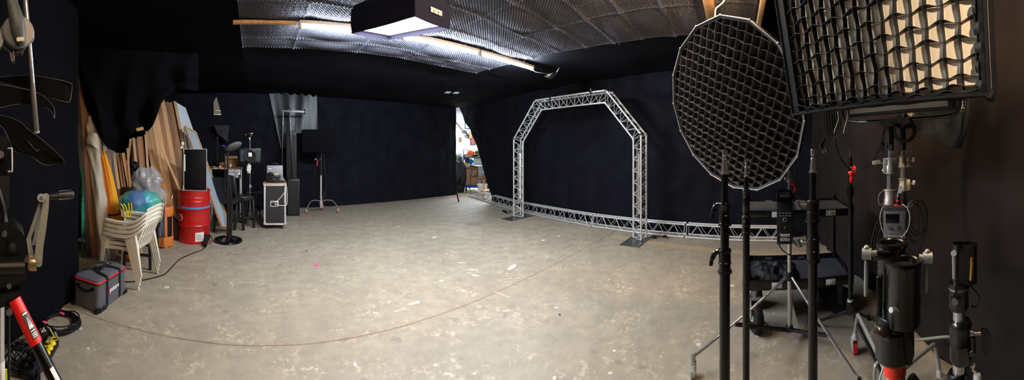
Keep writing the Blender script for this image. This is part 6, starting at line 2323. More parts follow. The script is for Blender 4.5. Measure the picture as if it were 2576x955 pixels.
B().cyl(fp-pu*0.045, fp-pu*0.045-away(1965)*0.006, 0.008, n=12).build('socket', mSteel, pb)
text('Aputure', 0.022, mWhiteT, 'lettering', pb, fp-pu*0.098, pf, pu, depth=0.0006, bold=0.0004)
text('LIGHTSTORM', 0.011, mWhiteT, 'lettering', pb, fp-pu*0.112, pf, pu, depth=0.0006)
text('600d', 0.036, mWhiteT, 'lettering', pb, fp-pu*0.136, pf, pu, depth=0.0006)
B().tube(cr([pf*-0.045+pu*0.165+away(1965)*0.05, pf*-0.048+pu*0.20+away(1965)*0.05, pf*-0.02+pu*0.225+away(1965)*0.05, pf*0.04+pu*0.215+away(1965)*0.05, pf*0.062+pu*0.19+away(1965)*0.05, pf*0.062+pu*0.165+away(1965)*0.05], 5), 0.012, 8).build('strap_handle', mCloth, pb)
B().box(pf*0.005+pu*0.178+away(1965)*0.05, (0.085, 0.07, 0.012), Rp, bev=0.004).build('top_plate', mPale, pb)
B().cyl(pf*0.03+pu*0.17+away(1965)*0.05, pf*0.03+pu*0.215+away(1965)*0.05, 0.009, n=12).build('top_pin', mChrome, pb)
cable('black mains lead drooping under the power box', [W(1958, 612, 2.3), W(1968, 628, 2.3), W(1985, 640, 2.28), W(2004, 645, 2.3), W(2012, 640, 2.32)], 0.005)
cable('black lead looping right of the power box', [W(1992, 600, 2.3), W(2005, 618, 2.25), W(2020, 616, 2.2), W(2030, 598, 2.25), W(2022, 590, 2.3)], 0.005)
t = thing('strap_clamp', 'silver and black plug cluster beside the power box', 'plug', W(2010, 610, 2.3))
B(W(2010, 610, 2.3)).box(W(2005, 608, 2.3), (0.05, 0.04, 0.04), Matrix.Rotation(0.4, 3, 'Y'), bev=0.008).cyl(W(2010, 612, 2.28), W(2022, 604, 2.28), 0.012, n=10).build('plug_body', mSteel, t)
B(W(2010, 610, 2.3)).box(W(2020, 603, 2.27), (0.02, 0.012, 0.008), bev=0.002).build('red_tip', mRed, t)
cable('black lead running up the riser behind the round softbox', [SP+V((0.02, -0.02, 0.9)), SP+V((0.05, -0.05, 1.2)), SP+V((0.05, -0.06, 1.45)), SP+V((0.03, -0.03, 1.65))], 0.006)

# ---- equipment cart ----
FLc, FRc = V((2.585, -0.06, 0)), V((2.515, -1.03, 0))
cx_ = (FRc-FLc).normalized()
cy_ = V((-cx_.y, cx_.x, 0))
if cy_.x < 0:
    cy_ = -cy_
CW = (FRc-FLc).length
CD = 0.62
c0 = FLc+cx_*CW/2+cy_*CD/2
ct = thing('equipment_cart', 'black two-tray equipment cart on fat rubber wheels behind the stands', 'cart', c0)
Rc = Matrix((cx_, cy_, V((0, 0, 1)))).transposed()


def ribbed():
    m = bpy.data.materials.new('ribbed_mat')
    q = NT(m)
    co = q.n('ShaderNodeTexCoord').outputs['Object']
    w_ = q.n('ShaderNodeTexWave')
    w_.inputs['Scale'].default_value = 22.0
    w_.inputs['Distortion'].default_value = 0.6
    w_.bands_direction = 'Y'
    q.l(co, w_.inputs['Vector'])
    q.l(q.ramp(w_.outputs['Fac'], [(0.2, srgb(24, 24, 27)), (0.8, srgb(84, 84, 88))]), q.b.inputs['Base Color'])
    q.b.inputs['Roughness'].default_value = 0.6
    bn = q.n('ShaderNodeBump')
    bn.inputs['Distance'].default_value = 0.004
    q.l(w_.outputs['Fac'], bn.inputs['Height'])
    q.l(bn.outputs[0], q.b.inputs['Normal'])
    return m


mRib = ribbed()
for z, hh in ((0.985, 0.062), (0.375, 0.085)):
    b = B()
    for s in (-1, 1):
        b.box(cy_*(s*(CD/2-0.006))+V((0, 0, z+hh/2)), (CW, 0.012, hh), Rc, bev=0.002)
        b.box(cx_*(s*(CW/2-0.006))+V((0, 0, z+hh/2)), (0.012, CD, hh), Rc, bev=0.002)
    b.box(V((0, 0, z+0.004)), (CW, CD, 0.008), Rc)
    tr = b.build('tray', mBlack, ct)
    B().box(V((0, 0, z+(0.038 if z > 0.5 else 0.03))), (CW-0.03, CD-0.03, 0.008), Rc).build('ribbed_mat', mRib, tr)
    for fx_ in (0.30, 0.78):
        pz = cx_*(CW*(fx_-0.5))-cy_*(CD/2+0.003)+V((0, 0, z+hh*0.5))
        b = B()
        b.box(pz, (0.085, 0.006, 0.048), Rc, bev=0.002)
        b.box(pz-cy_*0.006, (0.035, 0.010, 0.022), Rc, bev=0.003)
        b.build('latch', mAlu, tr)
    for fx_ in (0.25, 0.6):
        B().box(cx_*(CW*(fx_-0.5))+cy_*(CD/2-0.016)+V((0, 0, z+hh*0.7)), (0.07, 0.004, 0.022), Rc).build('rear_plate', mSteel, tr)
for a in (-1, 1):
    for q in (-1, 1):
        p = cx_*(a*(CW/2-0.02 if q < 0 else CW/2-0.03))+cy_*(q*(CD/2-0.02))
        B().cyl(p+V((0, 0, 0.30)), p+V((0, 0, 1.09 if q > 0 else 1.05)), 0.017, n=14).build('post', mBlackM, ct)
        B().cyl(p+V((0, 0, 1.045)), p+V((0, 0, 1.075)), 0.024, n=14).build('post_knob', mBlack, ct)
        B().cyl(p-cy_*0.02*q+V((0, 0, 0.42)), p+V((0, 0, 0.42))+cy_*0.03*q, 0.016, n=10).build('post_knob', mBlack, ct)
for a in (-1, 1):
    for q in (-1, 1):
        wv = cx_*(a*(CW/2-0.10))+cy_*(q*(CD/2-0.14))
        if a > 0 and q < 0:
            wv = V((2.75, -0.98, 0))-c0
        if a < 0 and q < 0:
            wv = V((2.62, -0.17, 0))-c0
        ax = (cx_*0.12+cy_*1.0).normalized() if a > 0 else (cx_*0.75-cy_*0.6).normalized()
        if a > 0:
            ax = (V((0.94, -0.34, 0))).normalized()
        else:
            ax = V((0.35, -0.94, 0)).normalized()
        wc2 = wv+V((0, 0, 0.130))
        w_ = thing_part = B().lathe([(0.05, -0.028), (0.085, -0.034), (0.115, -0.034), (0.128, -0.018), (0.130, 0.0), (0.128, 0.018), (0.115, 0.034), (0.085, 0.034), (0.05, 0.028)], wc2, ax, n=40).build('tyre', mRubber, ct)
        b = B()
        for k in range(40):
            a_ = 2*PI*k/40
            x_ = ax.orthogonal().normalized()
            y_ = ax.cross(x_)
            b.box(wc2+x_*(0.1285*math.cos(a_))+y_*(0.1285*math.sin(a_)), (0.006, 0.006, 0.04), Matrix((x_*math.cos(a_)+y_*math.sin(a_), -x_*math.sin(a_)+y_*math.cos(a_), ax)).transposed())
        b.build('tread', mRubber, w_)
        B().lathe([(0.0, -0.03), (0.03, -0.034), (0.035, -0.024), (0.06, -0.020), (0.06, 0.020), (0.035, 0.024), (0.03, 0.034), (0, 0.03)], wc2, ax, n=24).build('hub', mAlu if a < 0 else mBlack, w_)
        b = B()
        for s in (-1, 1):
            b.beam(wc2+ax*(0.045*s), wc2+ax*(0.045*s)+V((0, 0, 0.165)), 0.006, 0.05, up=ax.cross(V((0, 0, 1))))
        b.box(wc2+V((0, 0, 0.17)), (0.10, 0.10, 0.012))
        b.cyl(wc2+V((0, 0, 0.17)), wc2+V((0, 0, 0.25)), 0.02, n=12)
        b.build('fork', M('grey_fork', (150, 150, 146), 0.4, 0.6) if a < 0 else mBlack, ct)
B().beam(cx_*(-CW/2+0.06)+cy_*(-CD/2+0.05)+V((0.0, 0, 0.19)), V((2.55, -0.28, 0.08))-c0, 0.03, 0.012).build('brake_pedal', mPale, ct)


# black garment on the lower tray
def garment(u, v):
    x, y = lerp(-CW/2+0.05, -CW/2+0.50, u), lerp(-CD/2+0.05, CD/2-0.1, v)
    e = min(u, 1-u, v, 1-v)
    z = 0.415+0.10*min(1, e*4)*(0.6+0.5*noise.noise(V((u*4, v*4, 1))))+0.03*noise.noise(V((u*11, v*11, 4)))*min(1, e*6)
    return c0+cx_*x+cy_*y+V((0, 0, max(0.414, z)))


tag(B(c0).sheet(garment, 36, 30, 0.004).build('black_garment', mCloth, None, 60), 'crumpled black garment lying in the lower cart tray', 'garment')
tag(B(W(1887, 702, 2.66)).box(c0+cx_*(-CW/2+0.05)+cy_*(-CD/2+0.10)+V((0, 0, 0.455)), (0.05, 0.07, 0.08), Rc, bev=0.01).build('black_pouch', mBlackM, None), 'small black pouch at the left end of the lower cart tray', 'pouch')

# black thin stand with red clips
TS = GR(2139, 2.34)
t = thing('thin_stand', 'thin black stand with a bright top pin and red spring clips', 'light stand', TS)
B(TS).cyl(TS+V((0, 0, 0.30)), TS+V((0, 0, 1.50)), 0.0165, n=14).cyl(TS+V((0, 0, 1.26)), TS+V((0, 0, 1.50)), 0.0168, n=14).build('lower_tube', mBlackM, t)
b = B(TS)
b.cyl(W(2138.5, 452, 2.34), W(2138.5, 400, 2.34), 0.012, n=12)
b.build('upper_tube', mBlackM, t)
B(TS).cyl(W(2138.5, 400, 2.34), W(2138.5, 375, 2.34), 0.006, n=10).build('top_pin', mChrome, t)
b = B(TS)
b.cyl(W(2139, 477, 2.34), W(2139, 469, 2.34), 0.024, n=14).cyl(W(2139, 492, 2.34), W(2139, 477, 2.34), 0.026, n=14)
b.cyl(W(2150, 473, 2.33), W(2156, 473, 2.33), 0.006, n=8)
b.build('clamp_collar', mBlack, t)
B(TS).box(W(2157, 474, 2.32), (0.03, 0.02, 0.045), bev=0.006).build('wing_knob', mSteel, t)
hub = TS+V((0, 0, 0.33))
B(TS).cyl(W(2139, 752, 2.34), W(2139, 762, 2.34), 0.022, n=14).build('pale_ring', mAlu, t)
B(TS).box(W(2139, 772, 2.34), (0.06, 0.05, 0.09), bev=0.008).build('leg_hub', mBlack, t)
h2 = W(2139, 772, 2.34)
for k, e in enumerate((W(2190, 812, 2.20)-V((0, 0, 0.0)), W(2063, 772, 2.62), W(2180, 722, 2.75))):
    d = (e-h2)
    d2_ = V((d.x, d.y, 0)).normalized()
    end = h2+d2_*(0.62 if k == 0 else 0.5)
    end.z = 0.02 if k == 0 else 0.02
    if k == 0:
        end = GR(2218, 2.12, 0.02)
    lg_ = B(TS).cyl(h2-V((0, 0, 0.02)), end, 0.0125, n=12).build('leg', mBlackM, t)
    B(TS).cyl(end+V((0, 0, 0.02)), end-V((0, 0, 0.02)), 0.016, n=12).build('rubber_foot', mRubber, lg_)
for k, (x, y, lb) in enumerate(((2149, 429, 'bright red spring clip, upper one on the thin black stand'), (2141, 441, 'red and pink spring clip, lower one on the thin black stand'))):
    cp = W(x, y, 2.30)
    t = thing('spring_clip', lb, 'clip', cp, 0, 'red clips on the thin stand')
    if k == 0:
        B().tube(cr([V((-0.03, 0, -0.01)), V((-0.01, 0, 0.025)), V((0.02, 0, 0.02)), V((0.02, 0, -0.02)), V((0.0, 0, -0.03))], 5), 0.011, 8).build('clip_jaw', M('bright_red_plastic'), t)
        B().cyl((0.02, 0, 0.02), (0.045, 0.02, 0.025), 0.008, n=8).build('clip_pin', mSteel, t)
    else:
        B().ball((0, 0, 0.01), 0.024, (0.8, 0.7, 1.0)).ball((-0.005, 0, -0.03), 0.022, (0.8, 0.7, 1.5)).build('clip_jaw', M('bright_red_plastic'), t)
        B().ball((0.022, 0, 0.018), 0.014, (1, 1, 1.0)).ball((-0.01, -0.008, 0.035), 0.012).build('clip_tip', M('pink_tip', (240, 150, 140), 0.4), t)


# ---- plain black combo stands in the foreground ----
def combo(label, x, r, tiers, lower, base_r=0.45, handle=None, seed=0, name='combo_stand'):
    """tiers: list of (kind, y0, y1, width_px); lower: (y, width) of the long tube"""
    P0 = GR(x, r)
    t = thing(name, label, 'light stand', P0, 0, 'black combo stands in the foreground')
    zz = lambda y: HC+r*(YH-y)/F
    for kind, ya, yb, w_ in tiers:
        rad = w_*r/F/2
        za, zb = zz(ya), zz(yb)
        c_ = V((0, 0, 0))
        if kind == 'spigot':
            B().lathe([(0, za), (rad*0.92, za), (rad, za-0.003), (rad, lerp(za, zb, 0.22)), (rad*0.72, lerp(za, zb, 0.26)), (rad*0.72, lerp(za, zb, 0.36)), (rad, lerp(za, zb, 0.40)), (rad, lerp(za, zb, 0.56)), (rad*1.12, lerp(za, zb, 0.60)), (rad*1.12, lerp(za, zb, 0.9)), (rad*1.7, lerp(za, zb, 0.92)), (rad*1.7, zb), (0, zb)], n=24).build('spigot', mChrome, t)
        elif kind == 'tube':
            B().cyl((0, 0, za), (0, 0, zb), rad, n=24).build('tube', mBlack, t)
        elif kind == 'clamp':
            B().lathe([(0, za), (rad, za), (rad*1.06, za-0.002), (rad*1.06, za-0.007), (rad*0.96, za-0.010), (rad*0.96, lerp(za, zb, 0.52)), (rad*1.02, lerp(za, zb, 0.54)), (rad*1.02, lerp(za, zb, 0.60)), (rad*0.93, lerp(za, zb, 0.62)), (rad*0.93, zb+0.010), (rad*1.15, zb+0.007), (rad*1.15, zb), (0, zb)], n=28).build('clamp_body', mBlack, t)
            sd2 = side(x)
            zl = lerp(za, zb, 0.25)
            if handle == 'lever':
                b = B()
                b.tube(cr([-sd2*(rad*0.9)+V((0, 0, zl+0.012)), -sd2*(rad*1.5)+V((0, 0, zl+0.006)), -sd2*(rad*2.0)+V((0, 0, zl-0.016)), -sd2*(rad*2.2)+V((0, 0, zl-0.036))], 5), [0.009]*10+[0.007]*6, 8)
                b.build('lever', mBlack, t)
            elif handle == 'tee':
                B().cyl(-sd2*rad*0.9+V((0, 0, zl)), -sd2*rad*2.0+V((0, 0, zl)), 0.006, n=10).build('screw', mSteel, t)
                B().beam(-sd2*rad*1.9+V((0, 0, zl-0.018)), -sd2*rad*2.3+V((0, 0, zl+0.02)), 0.016, 0.014, up=away(x), bev=0.004).build('tee_handle', mSteel, t)
            else:
                B().cyl(away(x)*rad*-0.9-sd2*rad*0.4+V((0, 0, zl)), away(x)*rad*-1.5-sd2*rad*0.5+V((0, 0, zl)), 0.007, n=10).build('screw', mSteel, t)
    y_, w_ = lower
    rad = w_*r/F/2
    B().cyl((0, 0, zz(y_)), (0, 0, 0.10), rad, n=24).build('long_tube', mBlack, t)
    hz = 0.27
    B().cyl((0, 0, hz-0.03), (0, 0, hz+0.03), rad*1.5, n=20).build('leg_collar', mBlack, t)
    B().cyl((0, 0, 0.08), (0, 0, 0.12), rad*1.45, n=20).build('leg_collar', mBlack, t)
    for k in range(3):
        a = seed+2*PI*k/3
        e = V((base_r*math.cos(a), base_r*math.sin(a), 0.02))
        lg = B().cyl((rad*math.cos(a), rad*math.sin(a), hz), e, 0.012, n=12).build('leg', mBlack, t)
        B().cyl(e+V((0, 0, 0.02)), e-V((0, 0, 0.02)), 0.018, n=12).build('rubber_foot', mRubber, lg)
        B().beam((rad*math.cos(a), rad*math.sin(a), 0.10), lerp(V((0, 0, hz)), e, 0.6), 0.02, 0.006).build('brace', mBlack, t)
    return t


combo('thickest of the three plain black stands, bright pin top, left of the trio', 1823, 1.05, [('spigot', 377, 438, 13), ('tube', 437, 512, 18), ('clamp', 509, 566, 30), ('tube', 564, 628, 22), ('clamp', 626, 685, 32)], (684, 27), handle='lever', seed=PSEED[0], base_r=0.42)
combo('slimmest of the three plain black stands, lowest pin, between the other two', 1877, 1.56, [('spigot', 402, 445, 7.5), ('tube', 443, 480, 12.5), ('clamp', 476, 545, 19), ('clamp', 543, 586, 22)], (585, 18), handle='front', seed=PSEED[1], base_r=0.42)
combo('black stand with a pale worn pin top, in front of the power box and cart', 2045, 1.26, [('spigot', 375, 434, 12), ('tube', 432, 505, 19), ('clamp', 502, 556, 34), ('tube', 554, 600, 28), ('clamp', 596, 657, 34)], (656, 24), handle='tee', seed=PSEED[2], base_r=0.42)

# ---- big grid softbox, panel light and its stand ----
BLc, BRc = V((1.453, -0.279, 1.725)), V((0.642, -0.700, 1.725))
se = (BLc-BRc)
SW = se.length
se.normalize()
sn = V((-0.46, 0.888, 0)).normalized()
sn = (sn-se*sn.dot(se)).normalized()
tl = math.radians(11)
su = (V((0, 0, 1))*math.cos(tl)+sn*math.sin(tl)).normalized()
sN = se.cross(su).normalized()
if sN.dot(V((-1, 1, 0))) < 0:
    sN = -sN
SHt = 0.86
sbc = (BLc+BRc)/2
sx_o = sbc+su*0.4
sb_ = thing('square_softbox', 'large square softbox with a wavy black fabric grid, nearest to the camera', 'softbox', sx_o)


def SQ(a, h, d=0.0):
    """a: 0 at the right lower corner, 1 at the left; h: metres up; d: depth behind the front"""
    return BRc+se*(SW*a)+su*h-sN*d


mBord = M('black_webbing', (15, 15, 16), 0.75, bump=0.3, bs=60, spec=0.15)
b = B(sx_o)
for (a0_, h0, a1_, h1, w_) in ((0, 0.006, 1, 0.006, 0.014), (0, SHt-0.012, 1, SHt-0.012, 0.024), (0.012, 0, 0.012, SHt, 0.022), (0.975, 0, 0.975, SHt, 0.05)):
    b.beam(SQ(a0_, h0, 0.004), SQ(a1_, h1, 0.004), w_, 0.008, up=sN)
for (a0_, h0, a1_, h1) in ((0, 0, 1, 0), (0, SHt, 1, SHt), (0, 0, 0, SHt), (1, 0, 1, SHt)):
    b.cyl(SQ(a0_, h0, -0.002), SQ(a1_, h1, -0.002), 0.006, n=8)
b.build('front_border', mBord, sb_)
B(sx_o).poly([SQ(0.0, 0.0, 0.036), SQ(1, 0.0, 0.036), SQ(1, SHt, 0.036), SQ(0, SHt, 0.036)], -sN*0.003).build('diffuser', mDiff, sb_)
# fabric hood tapering back to the panel light
PC = V((1.40, -0.777, 1.98))
pe = 0.33
ph = 0.19
back = [PC-se*pe-su*ph, PC+se*pe-su*ph, PC+se*pe+su*ph, PC-se*pe+su*ph]
front = [SQ(0, 0), SQ(1, 0), SQ(1, SHt), SQ(0, SHt)]
b = B(sx_o)
for i in range(4):
    j = (i+1) % 4

    def hood(u, v, i=i, j=j):
        f0, f1 = lerp(front[i], front[j], u), lerp(back[i], back[j], u)
        p = lerp(f0, f1, max(0, (v-0.25)/0.75)) if v > 0.25 else f0
        if v <= 0.25:
            p = f0-sN*(0.12*v/0.25)
        else:
            w0 = f0-sN*0.12
            p = lerp(w0, f1, (v-0.25)/0.75)
        return p+V((0, 0, 0.012*noise.noise(V((u*4, v*3, i)))))
    b.sheet(hood, 16, 12, 0.003)
b.build('fabric_hood', mCloth, sb_)


def in_rect(off_, fam):
    # fam 0 runs along se at height off_; fam 1 along su at position off_
    H2, W2 = SHt/2-0.02, SW/2-0.03
    if fam == 0:
        return (-W2, W2) if abs(off_) < H2 else None
    return (-H2, H2) if abs(off_) < W2 else None


b = B(sx_o)
grid_strips(b, SQ(0.5, SHt/2, 0.006), se, su, sN, (SW/2, SHt/2), 0.0565, 0.027, in_rect, 0.27, 7, 6)
b.build('fabric_grid', mGrid, sb_)
# curly velcro tabs along the lower and right border
b = B(sx_o)
for h_ in (0.012, 0.030):
    b.sheet(lambda u, v, h_=h_: SQ(lerp(0.03, 0.97, u), h_+0.007*math.sin(u*SW/0.0565*PI+h_*90)*(1-v)+0.006*noise.noise(V((u*30, h_*50, 1))), -0.004+0.045*v), 120, 3, 0.0012)
for k in range(15):
    p_ = SQ(0.022, (k+0.5)*SHt/15, 0.0)
    b.sheet(lambda u, v, p_=p_, k=k: p_+su*((u-0.5)*0.034)+se*(0.022*math.sin(PI*v*0.9+0.3*math.sin(k*2)))-sN*(0.03*v-0.010*math.sin(PI*u)), 4, 4, 0.0012)
b.build('grid_tabs', mGrid, sb_)
for q_ in (0.0, 1.0):
    B(sx_o).ball(SQ(q_, 0.0, 0.01), 0.019, (1, 1, 1.2), 12, 0.4).build('corner_pocket', mBord, sb_)

pnl = thing('panel_light', 'unlit flat panel light on a yoke under the square softbox', 'panel light', PC)
Rn = Matrix((se, -sN, su)).transposed()
B(PC).box(PC-sN*0.05-su*0.022, (0.665, 0.10, 0.425), Rn, bev=0.012).build('panel_housing', mBlackM, pnl)
B(PC).box(PC+sN*0.004-su*0.022, (0.625, 0.008, 0.385), Rn, bev=0.003).build('diffuser_glass', M('grey_panel_glass', (168, 164, 156), 0.4), pnl)
zl = PC-su*0.245
yk = cr([PC+se*0.375+su*0.0, PC+se*0.375-su*0.17, PC+se*0.36-su*0.235, PC+se*0.30-su*0.262, PC-se*0.0-su*0.268, PC-se*0.30-su*0.262, PC-se*0.36-su*0.235, PC-se*0.375-su*0.17, PC-se*0.375+su*0.0], 6)
B(PC).tube(yk, 0.0085, 10).build('yoke', mBlack, pnl)
for s in (-1, 1):
    B(PC).cyl(PC+se*(0.33*s), PC+se*(0.40*s), 0.022, n=16).build('yoke_knob', mBlack, pnl)
B(PC).prism([(-0.10, 0.018), (0.10, 0.018), (0.095, -0.008), (0.04, -0.026), (-0.04, -0.026), (-0.095, -0.008)], PC-su*0.275+sN*0.02, se, su, -sN*0.05).build('yoke_bracket', mBlack, pnl)
zb0 = (PC-su*0.29)


def collar(b, P_, z0_, z1_, rad):
    b.lathe([(0, z0_), (rad, z0_), (rad*1.1, z0_+0.002), (rad*1.1, z0_+0.006), (rad, z0_+0.009), (rad, lerp(z0_, z1_, 0.5)), (rad*0.9, lerp(z0_, z1_, 0.56)), (rad*0.9, z1_-0.009), (rad*1.08, z1_-0.006), (rad*1.08, z1_), (0, z1_)], P_, n=28)


S1 = V((1.40, -0.777, 0))
r1 = math.hypot(S1.x, S1.y)
z1f = lambda y: HC+r1*(YH-y)/F
B(PC).cyl(S1+V((0, 0, z1f(378))), S1+V((0, 0, z1f(318))), 0.0185, n=20).cyl(S1+V((0, 0, z1f(380))), S1+V((0, 0, z1f(376))), 0.011, n=16).build('receiver', mBlackM, pnl)
B(PC).lathe([(0, 0), (0.02, 0.002), (0.024, 0.012), (0.02, 0.022), (0, 0.024)], W(2215, 369, r1), side(2215), n=14, sc=(0.5, 1.2)).build('receiver_knob', mBlack, pnl)
st1 = thing('roller_stand', 'pale cast and chrome roller stand carrying the panel light and control box', 'light stand', S1)
o = S1
ang = T(2236)
for (a_, b_, rad, nm) in ((397, 378, 0.0125, 'spigot'), (478, 437, 0.0185, 'chrome_tube'), (660, 520, 0.024, 'chrome_tube')):
    B(o).cyl(S1+V((0, 0, z1f(a_))), S1+V((0, 0, z1f(b_))), rad, n=24).build(nm, mChrome, st1)
b = B(o)
collar(b, S1, z1f(437), z1f(397), 0.029)
b.box(S1-side(2236)*0.022+V((0, 0, z1f(417))), (0.03, 0.045, abs(z1f(437)-z1f(397))*0.98), Matrix.Rotation(-ang, 3, 'Z'), bev=0.004)
b.build('cast_collar', mCast, st1)
b = B(o)
collar(b, S1, z1f(527), z1f(476), 0.032)
b.box(S1+side(2236)*0.030+V((0, 0, z1f(500))), (0.03, 0.03, abs(z1f(520)-z1f(480))*0.9), Matrix.Rotation(-ang, 3, 'Z'), bev=0.004)
b.build('cast_collar', mCast, st1)
hz1 = z1f(408)
B(o).cyl(S1-side(2236)*0.03+V((0, 0, hz1)), S1-side(2236)*0.055+V((0, 0, hz1)), 0.008, n=12).build('screw', mChrome, st1)
B(o).beam(S1-side(2236)*0.050+V((0, 0, hz1+0.004)), S1-side(2236)*0.094+V((0, 0, hz1-0.004)), 0.020, 0.022, up=(0, 0, 1), bev=0.005).build('wing_handle', M('cream_cast', (204, 190, 166), 0.4, 0.3), st1)
B(o).ball(S1-side(2236)*0.034+V((0, 0, z1f(428))), 0.010).build('dome_nut', M('cream_cast'), st1)
B(o).cyl(S1+V((0, 0, 0.12)), S1+V((0, 0, 0.97)), 0.026, n=24).build('base_column', mAlu, st1)
ftl = [GR(2151, 2.33), S1+V((-0.72, -0.30, 0)), S1+V((0.12, -0.42, 0))]
for k, f_ in enumerate(ftl):
    d = V((f_.x-S1.x, f_.y-S1.y, 0))
    lg = B(o).tube(cr([S1+V((0, 0, 0.34)), S1+d*0.3+V((0, 0, 0.36)), S1+d*0.80+V((0, 0, 0.36)), S1+d*0.90+V((0, 0, 0.33)), S1+d*1.0+V((0, 0, 0.17))], 6), 0.0135, 12).build('leg', mPale, st1)
    fp_ = V((f_.x, f_.y, 0))
    B(o).cyl(fp_+V((0, 0, 0.17)), fp_+V((0, 0, 0.125)), 0.018, 0.020, n=14).build('caster_stem', mAlu, lg)
    sd3 = V((d.y, -d.x, 0)).normalized()
    fw2 = fp_-d.normalized()*-0.02
    b = B(o)
    for s in (-1, 1):
        b.prism([(-0.03, 0.125), (0.03, 0.125), (0.035, 0.06), (0.012, 0.03), (-0.02, 0.04)], fw2+sd3*(0.019*s), d.normalized(), V((0, 0, 1)), sd3*0.003)
    b.box(fw2+V((0, 0, 0.118)), (0.05, 0.045, 0.02), bev=0.004)
    b.build('caster_fork', mAlu, lg)
    B(o).cyl(fw2-sd3*0.014+V((0, 0, 0.048)), fw2+sd3*0.014+V((0, 0, 0.048)), 0.048, n=28).build('caster_wheel', M('red_wheel'), lg)
    B(o).cyl(fw2-sd3*0.017+V((0, 0, 0.048)), fw2+sd3*0.017+V((0, 0, 0.048)), 0.026, n=18).build('caster_hub', mAlu, lg)
B(o).cyl(S1+V((0, 0, 0.29)), S1+V((0, 0, 0.42)), 0.045, n=20).build('leg_hub', mPale, st1)

# second stand behind
S2 = GR(2271, 1.98)
z2f = lambda y: HC+1.98*(YH-y)/F
st2 = thing('cine_stand', 'slimmer chrome stand right behind the roller stand, two wing knobs', 'light stand', S2)
o = S2
B(o).cyl(S2+V((0, 0, z2f(520))), S2+V((0, 0, z2f(478))), 0.020, n=18).build('lower_tube', mBlackM, st2)
B(o).cyl(S2+V((0, 0, z2f(449))), S2+V((0, 0, z2f(419))), 0.017, n=20).build('chrome_tube', mChrome, st2)
B(o).cyl(S2+V((0, 0, z2f(393))), S2+V((0, 0, z2f(380))), 0.013, n=16).build('chrome_tube', mChrome, st2)
for (ya, yb) in ((421, 392), (480, 448)):
    b = B(o)
    collar(b, S2, z2f(ya), z2f(yb), 0.027)
    b.box(S2+side(2271)*0.035+V((0, 0, z2f((ya+yb)/2))), (0.03, 0.03, abs(z2f(ya)-z2f(yb))*0.9), Matrix.Rotation(-T(2271), 3, 'Z'), bev=0.004)
    b.build('cast_collar', M('dark_cast_zinc', (150, 138, 118), 0.42, 0.6), st2)
    zz_ = z2f((ya+yb)/2+-4)
    B(o).cyl(S2+side(2271)*0.05+V((0, 0, zz_)), S2+side(2271)*0.066+V((0, 0, zz_)), 0.006, n=8).build('screw', mChrome, st2)
    B(o).beam(S2+side(2271)*0.066+V((0, 0, zz_-0.012)), S2+side(2271)*0.074+V((0, 0, zz_+0.018)), 0.022, 0.012, up=away(2271), bev=0.004).build('wing_knob', M('cream_cast'), st2)
B(o).cyl(S2+V((0, 0, 0.10)), S2+V((0, 0, z2f(519))), 0.0225, n=20).build('base_column', mBlackM, st2)
for k, e in enumerate((GR(2402, 2.02, 0.02), GR(2200, 1.75, 0.02), GR(2268, 2.2, 0.02))):
    hp_ = S2+V((0, 0, 0.33))
    lg = B(o).tube(cr([hp_, lerp(hp_, e+V((0, 0, 0.31)), 0.35), lerp(hp_, e+V((0, 0, 0.31)), 0.9), e+V((0, 0, 0.25)), e], 6), 0.0095, 12).build('leg', mPale, st2)
    B(o).cyl(e+V((0, 0, 0.02)), e-V((0, 0, 0.02)), 0.018, n=10).build('rubber_foot', mRubber, lg)
B(o).cyl(S2+V((0, 0, 0.29)), S2+V((0, 0, 0.37)), 0.034, n=16).build('leg_hub', mPale, st2)
# tilted softbox on it
hs = thing('tilted_softbox', 'dark grey softbox seen from behind, white print near its black flap', 'softbox', S2+V((0, 0, z2f(310))))
o = S2+V((0, 0, z2f(310)))
ap = W(2285, 300, 1.95)
e1_, e2_, e3_ = W(2436, 180, 1.62), W(2434, 300, 1.70), W(2412, 374, 1.78)
low = [W(2300, 322, 1.93), W(2330, 341, 1.90), W(2364, 354, 1.86), W(2396, 368, 1.80)]
mHood = M('dark_grey_hood_cloth', (66, 64, 64), 0.4, bump=1.0, bs=14, spec=0.5)


def hoodf(u, v):
    # u along apex -> flap, v from top to the low ridge
    top = lerp(W(2285, 240, 1.95), W(2425, 180, 1.64), u)
    lowp = cr([ap]+low+[e3_], 4)
    k = u*(len(lowp)-1)
    i = min(int(k), len(lowp)-2)
    bt = lerp(lowp[i], lowp[i+1], k-i)
    p = lerp(top, bt, v)
    return p-away(2350)*(0.05*math.sin(PI*v)*(0.4+u))+away(2350)*(0.03*noise.noise(V((u*4, v*4, 3))))


B(o).sheet(hoodf, 24, 18, 0.004).build('hood_cloth', mHood, hs)


def flapf(u, v):
    p = cr([W(2426, 180, 1.63), W(2423, 300, 1.69), W(2400, 372, 1.78)], 8)
    k = v*(len(p)-1)
    i = min(int(k), len(p)-2)
    q = lerp(p[i], p[i+1], k-i)
    return q+side(2425)*(0.036*u)+V((0, 0, 0.004*math.sin(v*40)*u))-away(2425)*(0.012*math.sin(PI*u))


B(o).sheet(flapf, 5, 30, 0.006).build('black_flap', mCloth, hs)


def hoodback(u, v):
    top = lerp(W(2300, 240, 2.0), W(2436, 180, 1.85), u)
    lowp = cr([ap+away(2285)*0.03]+[q_+away(2350)*0.02 for q_ in low]+[e3_+away(2412)*0.03], 4)
    k = u*(len(lowp)-1)
    i = min(int(k), len(lowp)-2)
    return lerp(top, lerp(lowp[i], lowp[i+1], k-i), v)


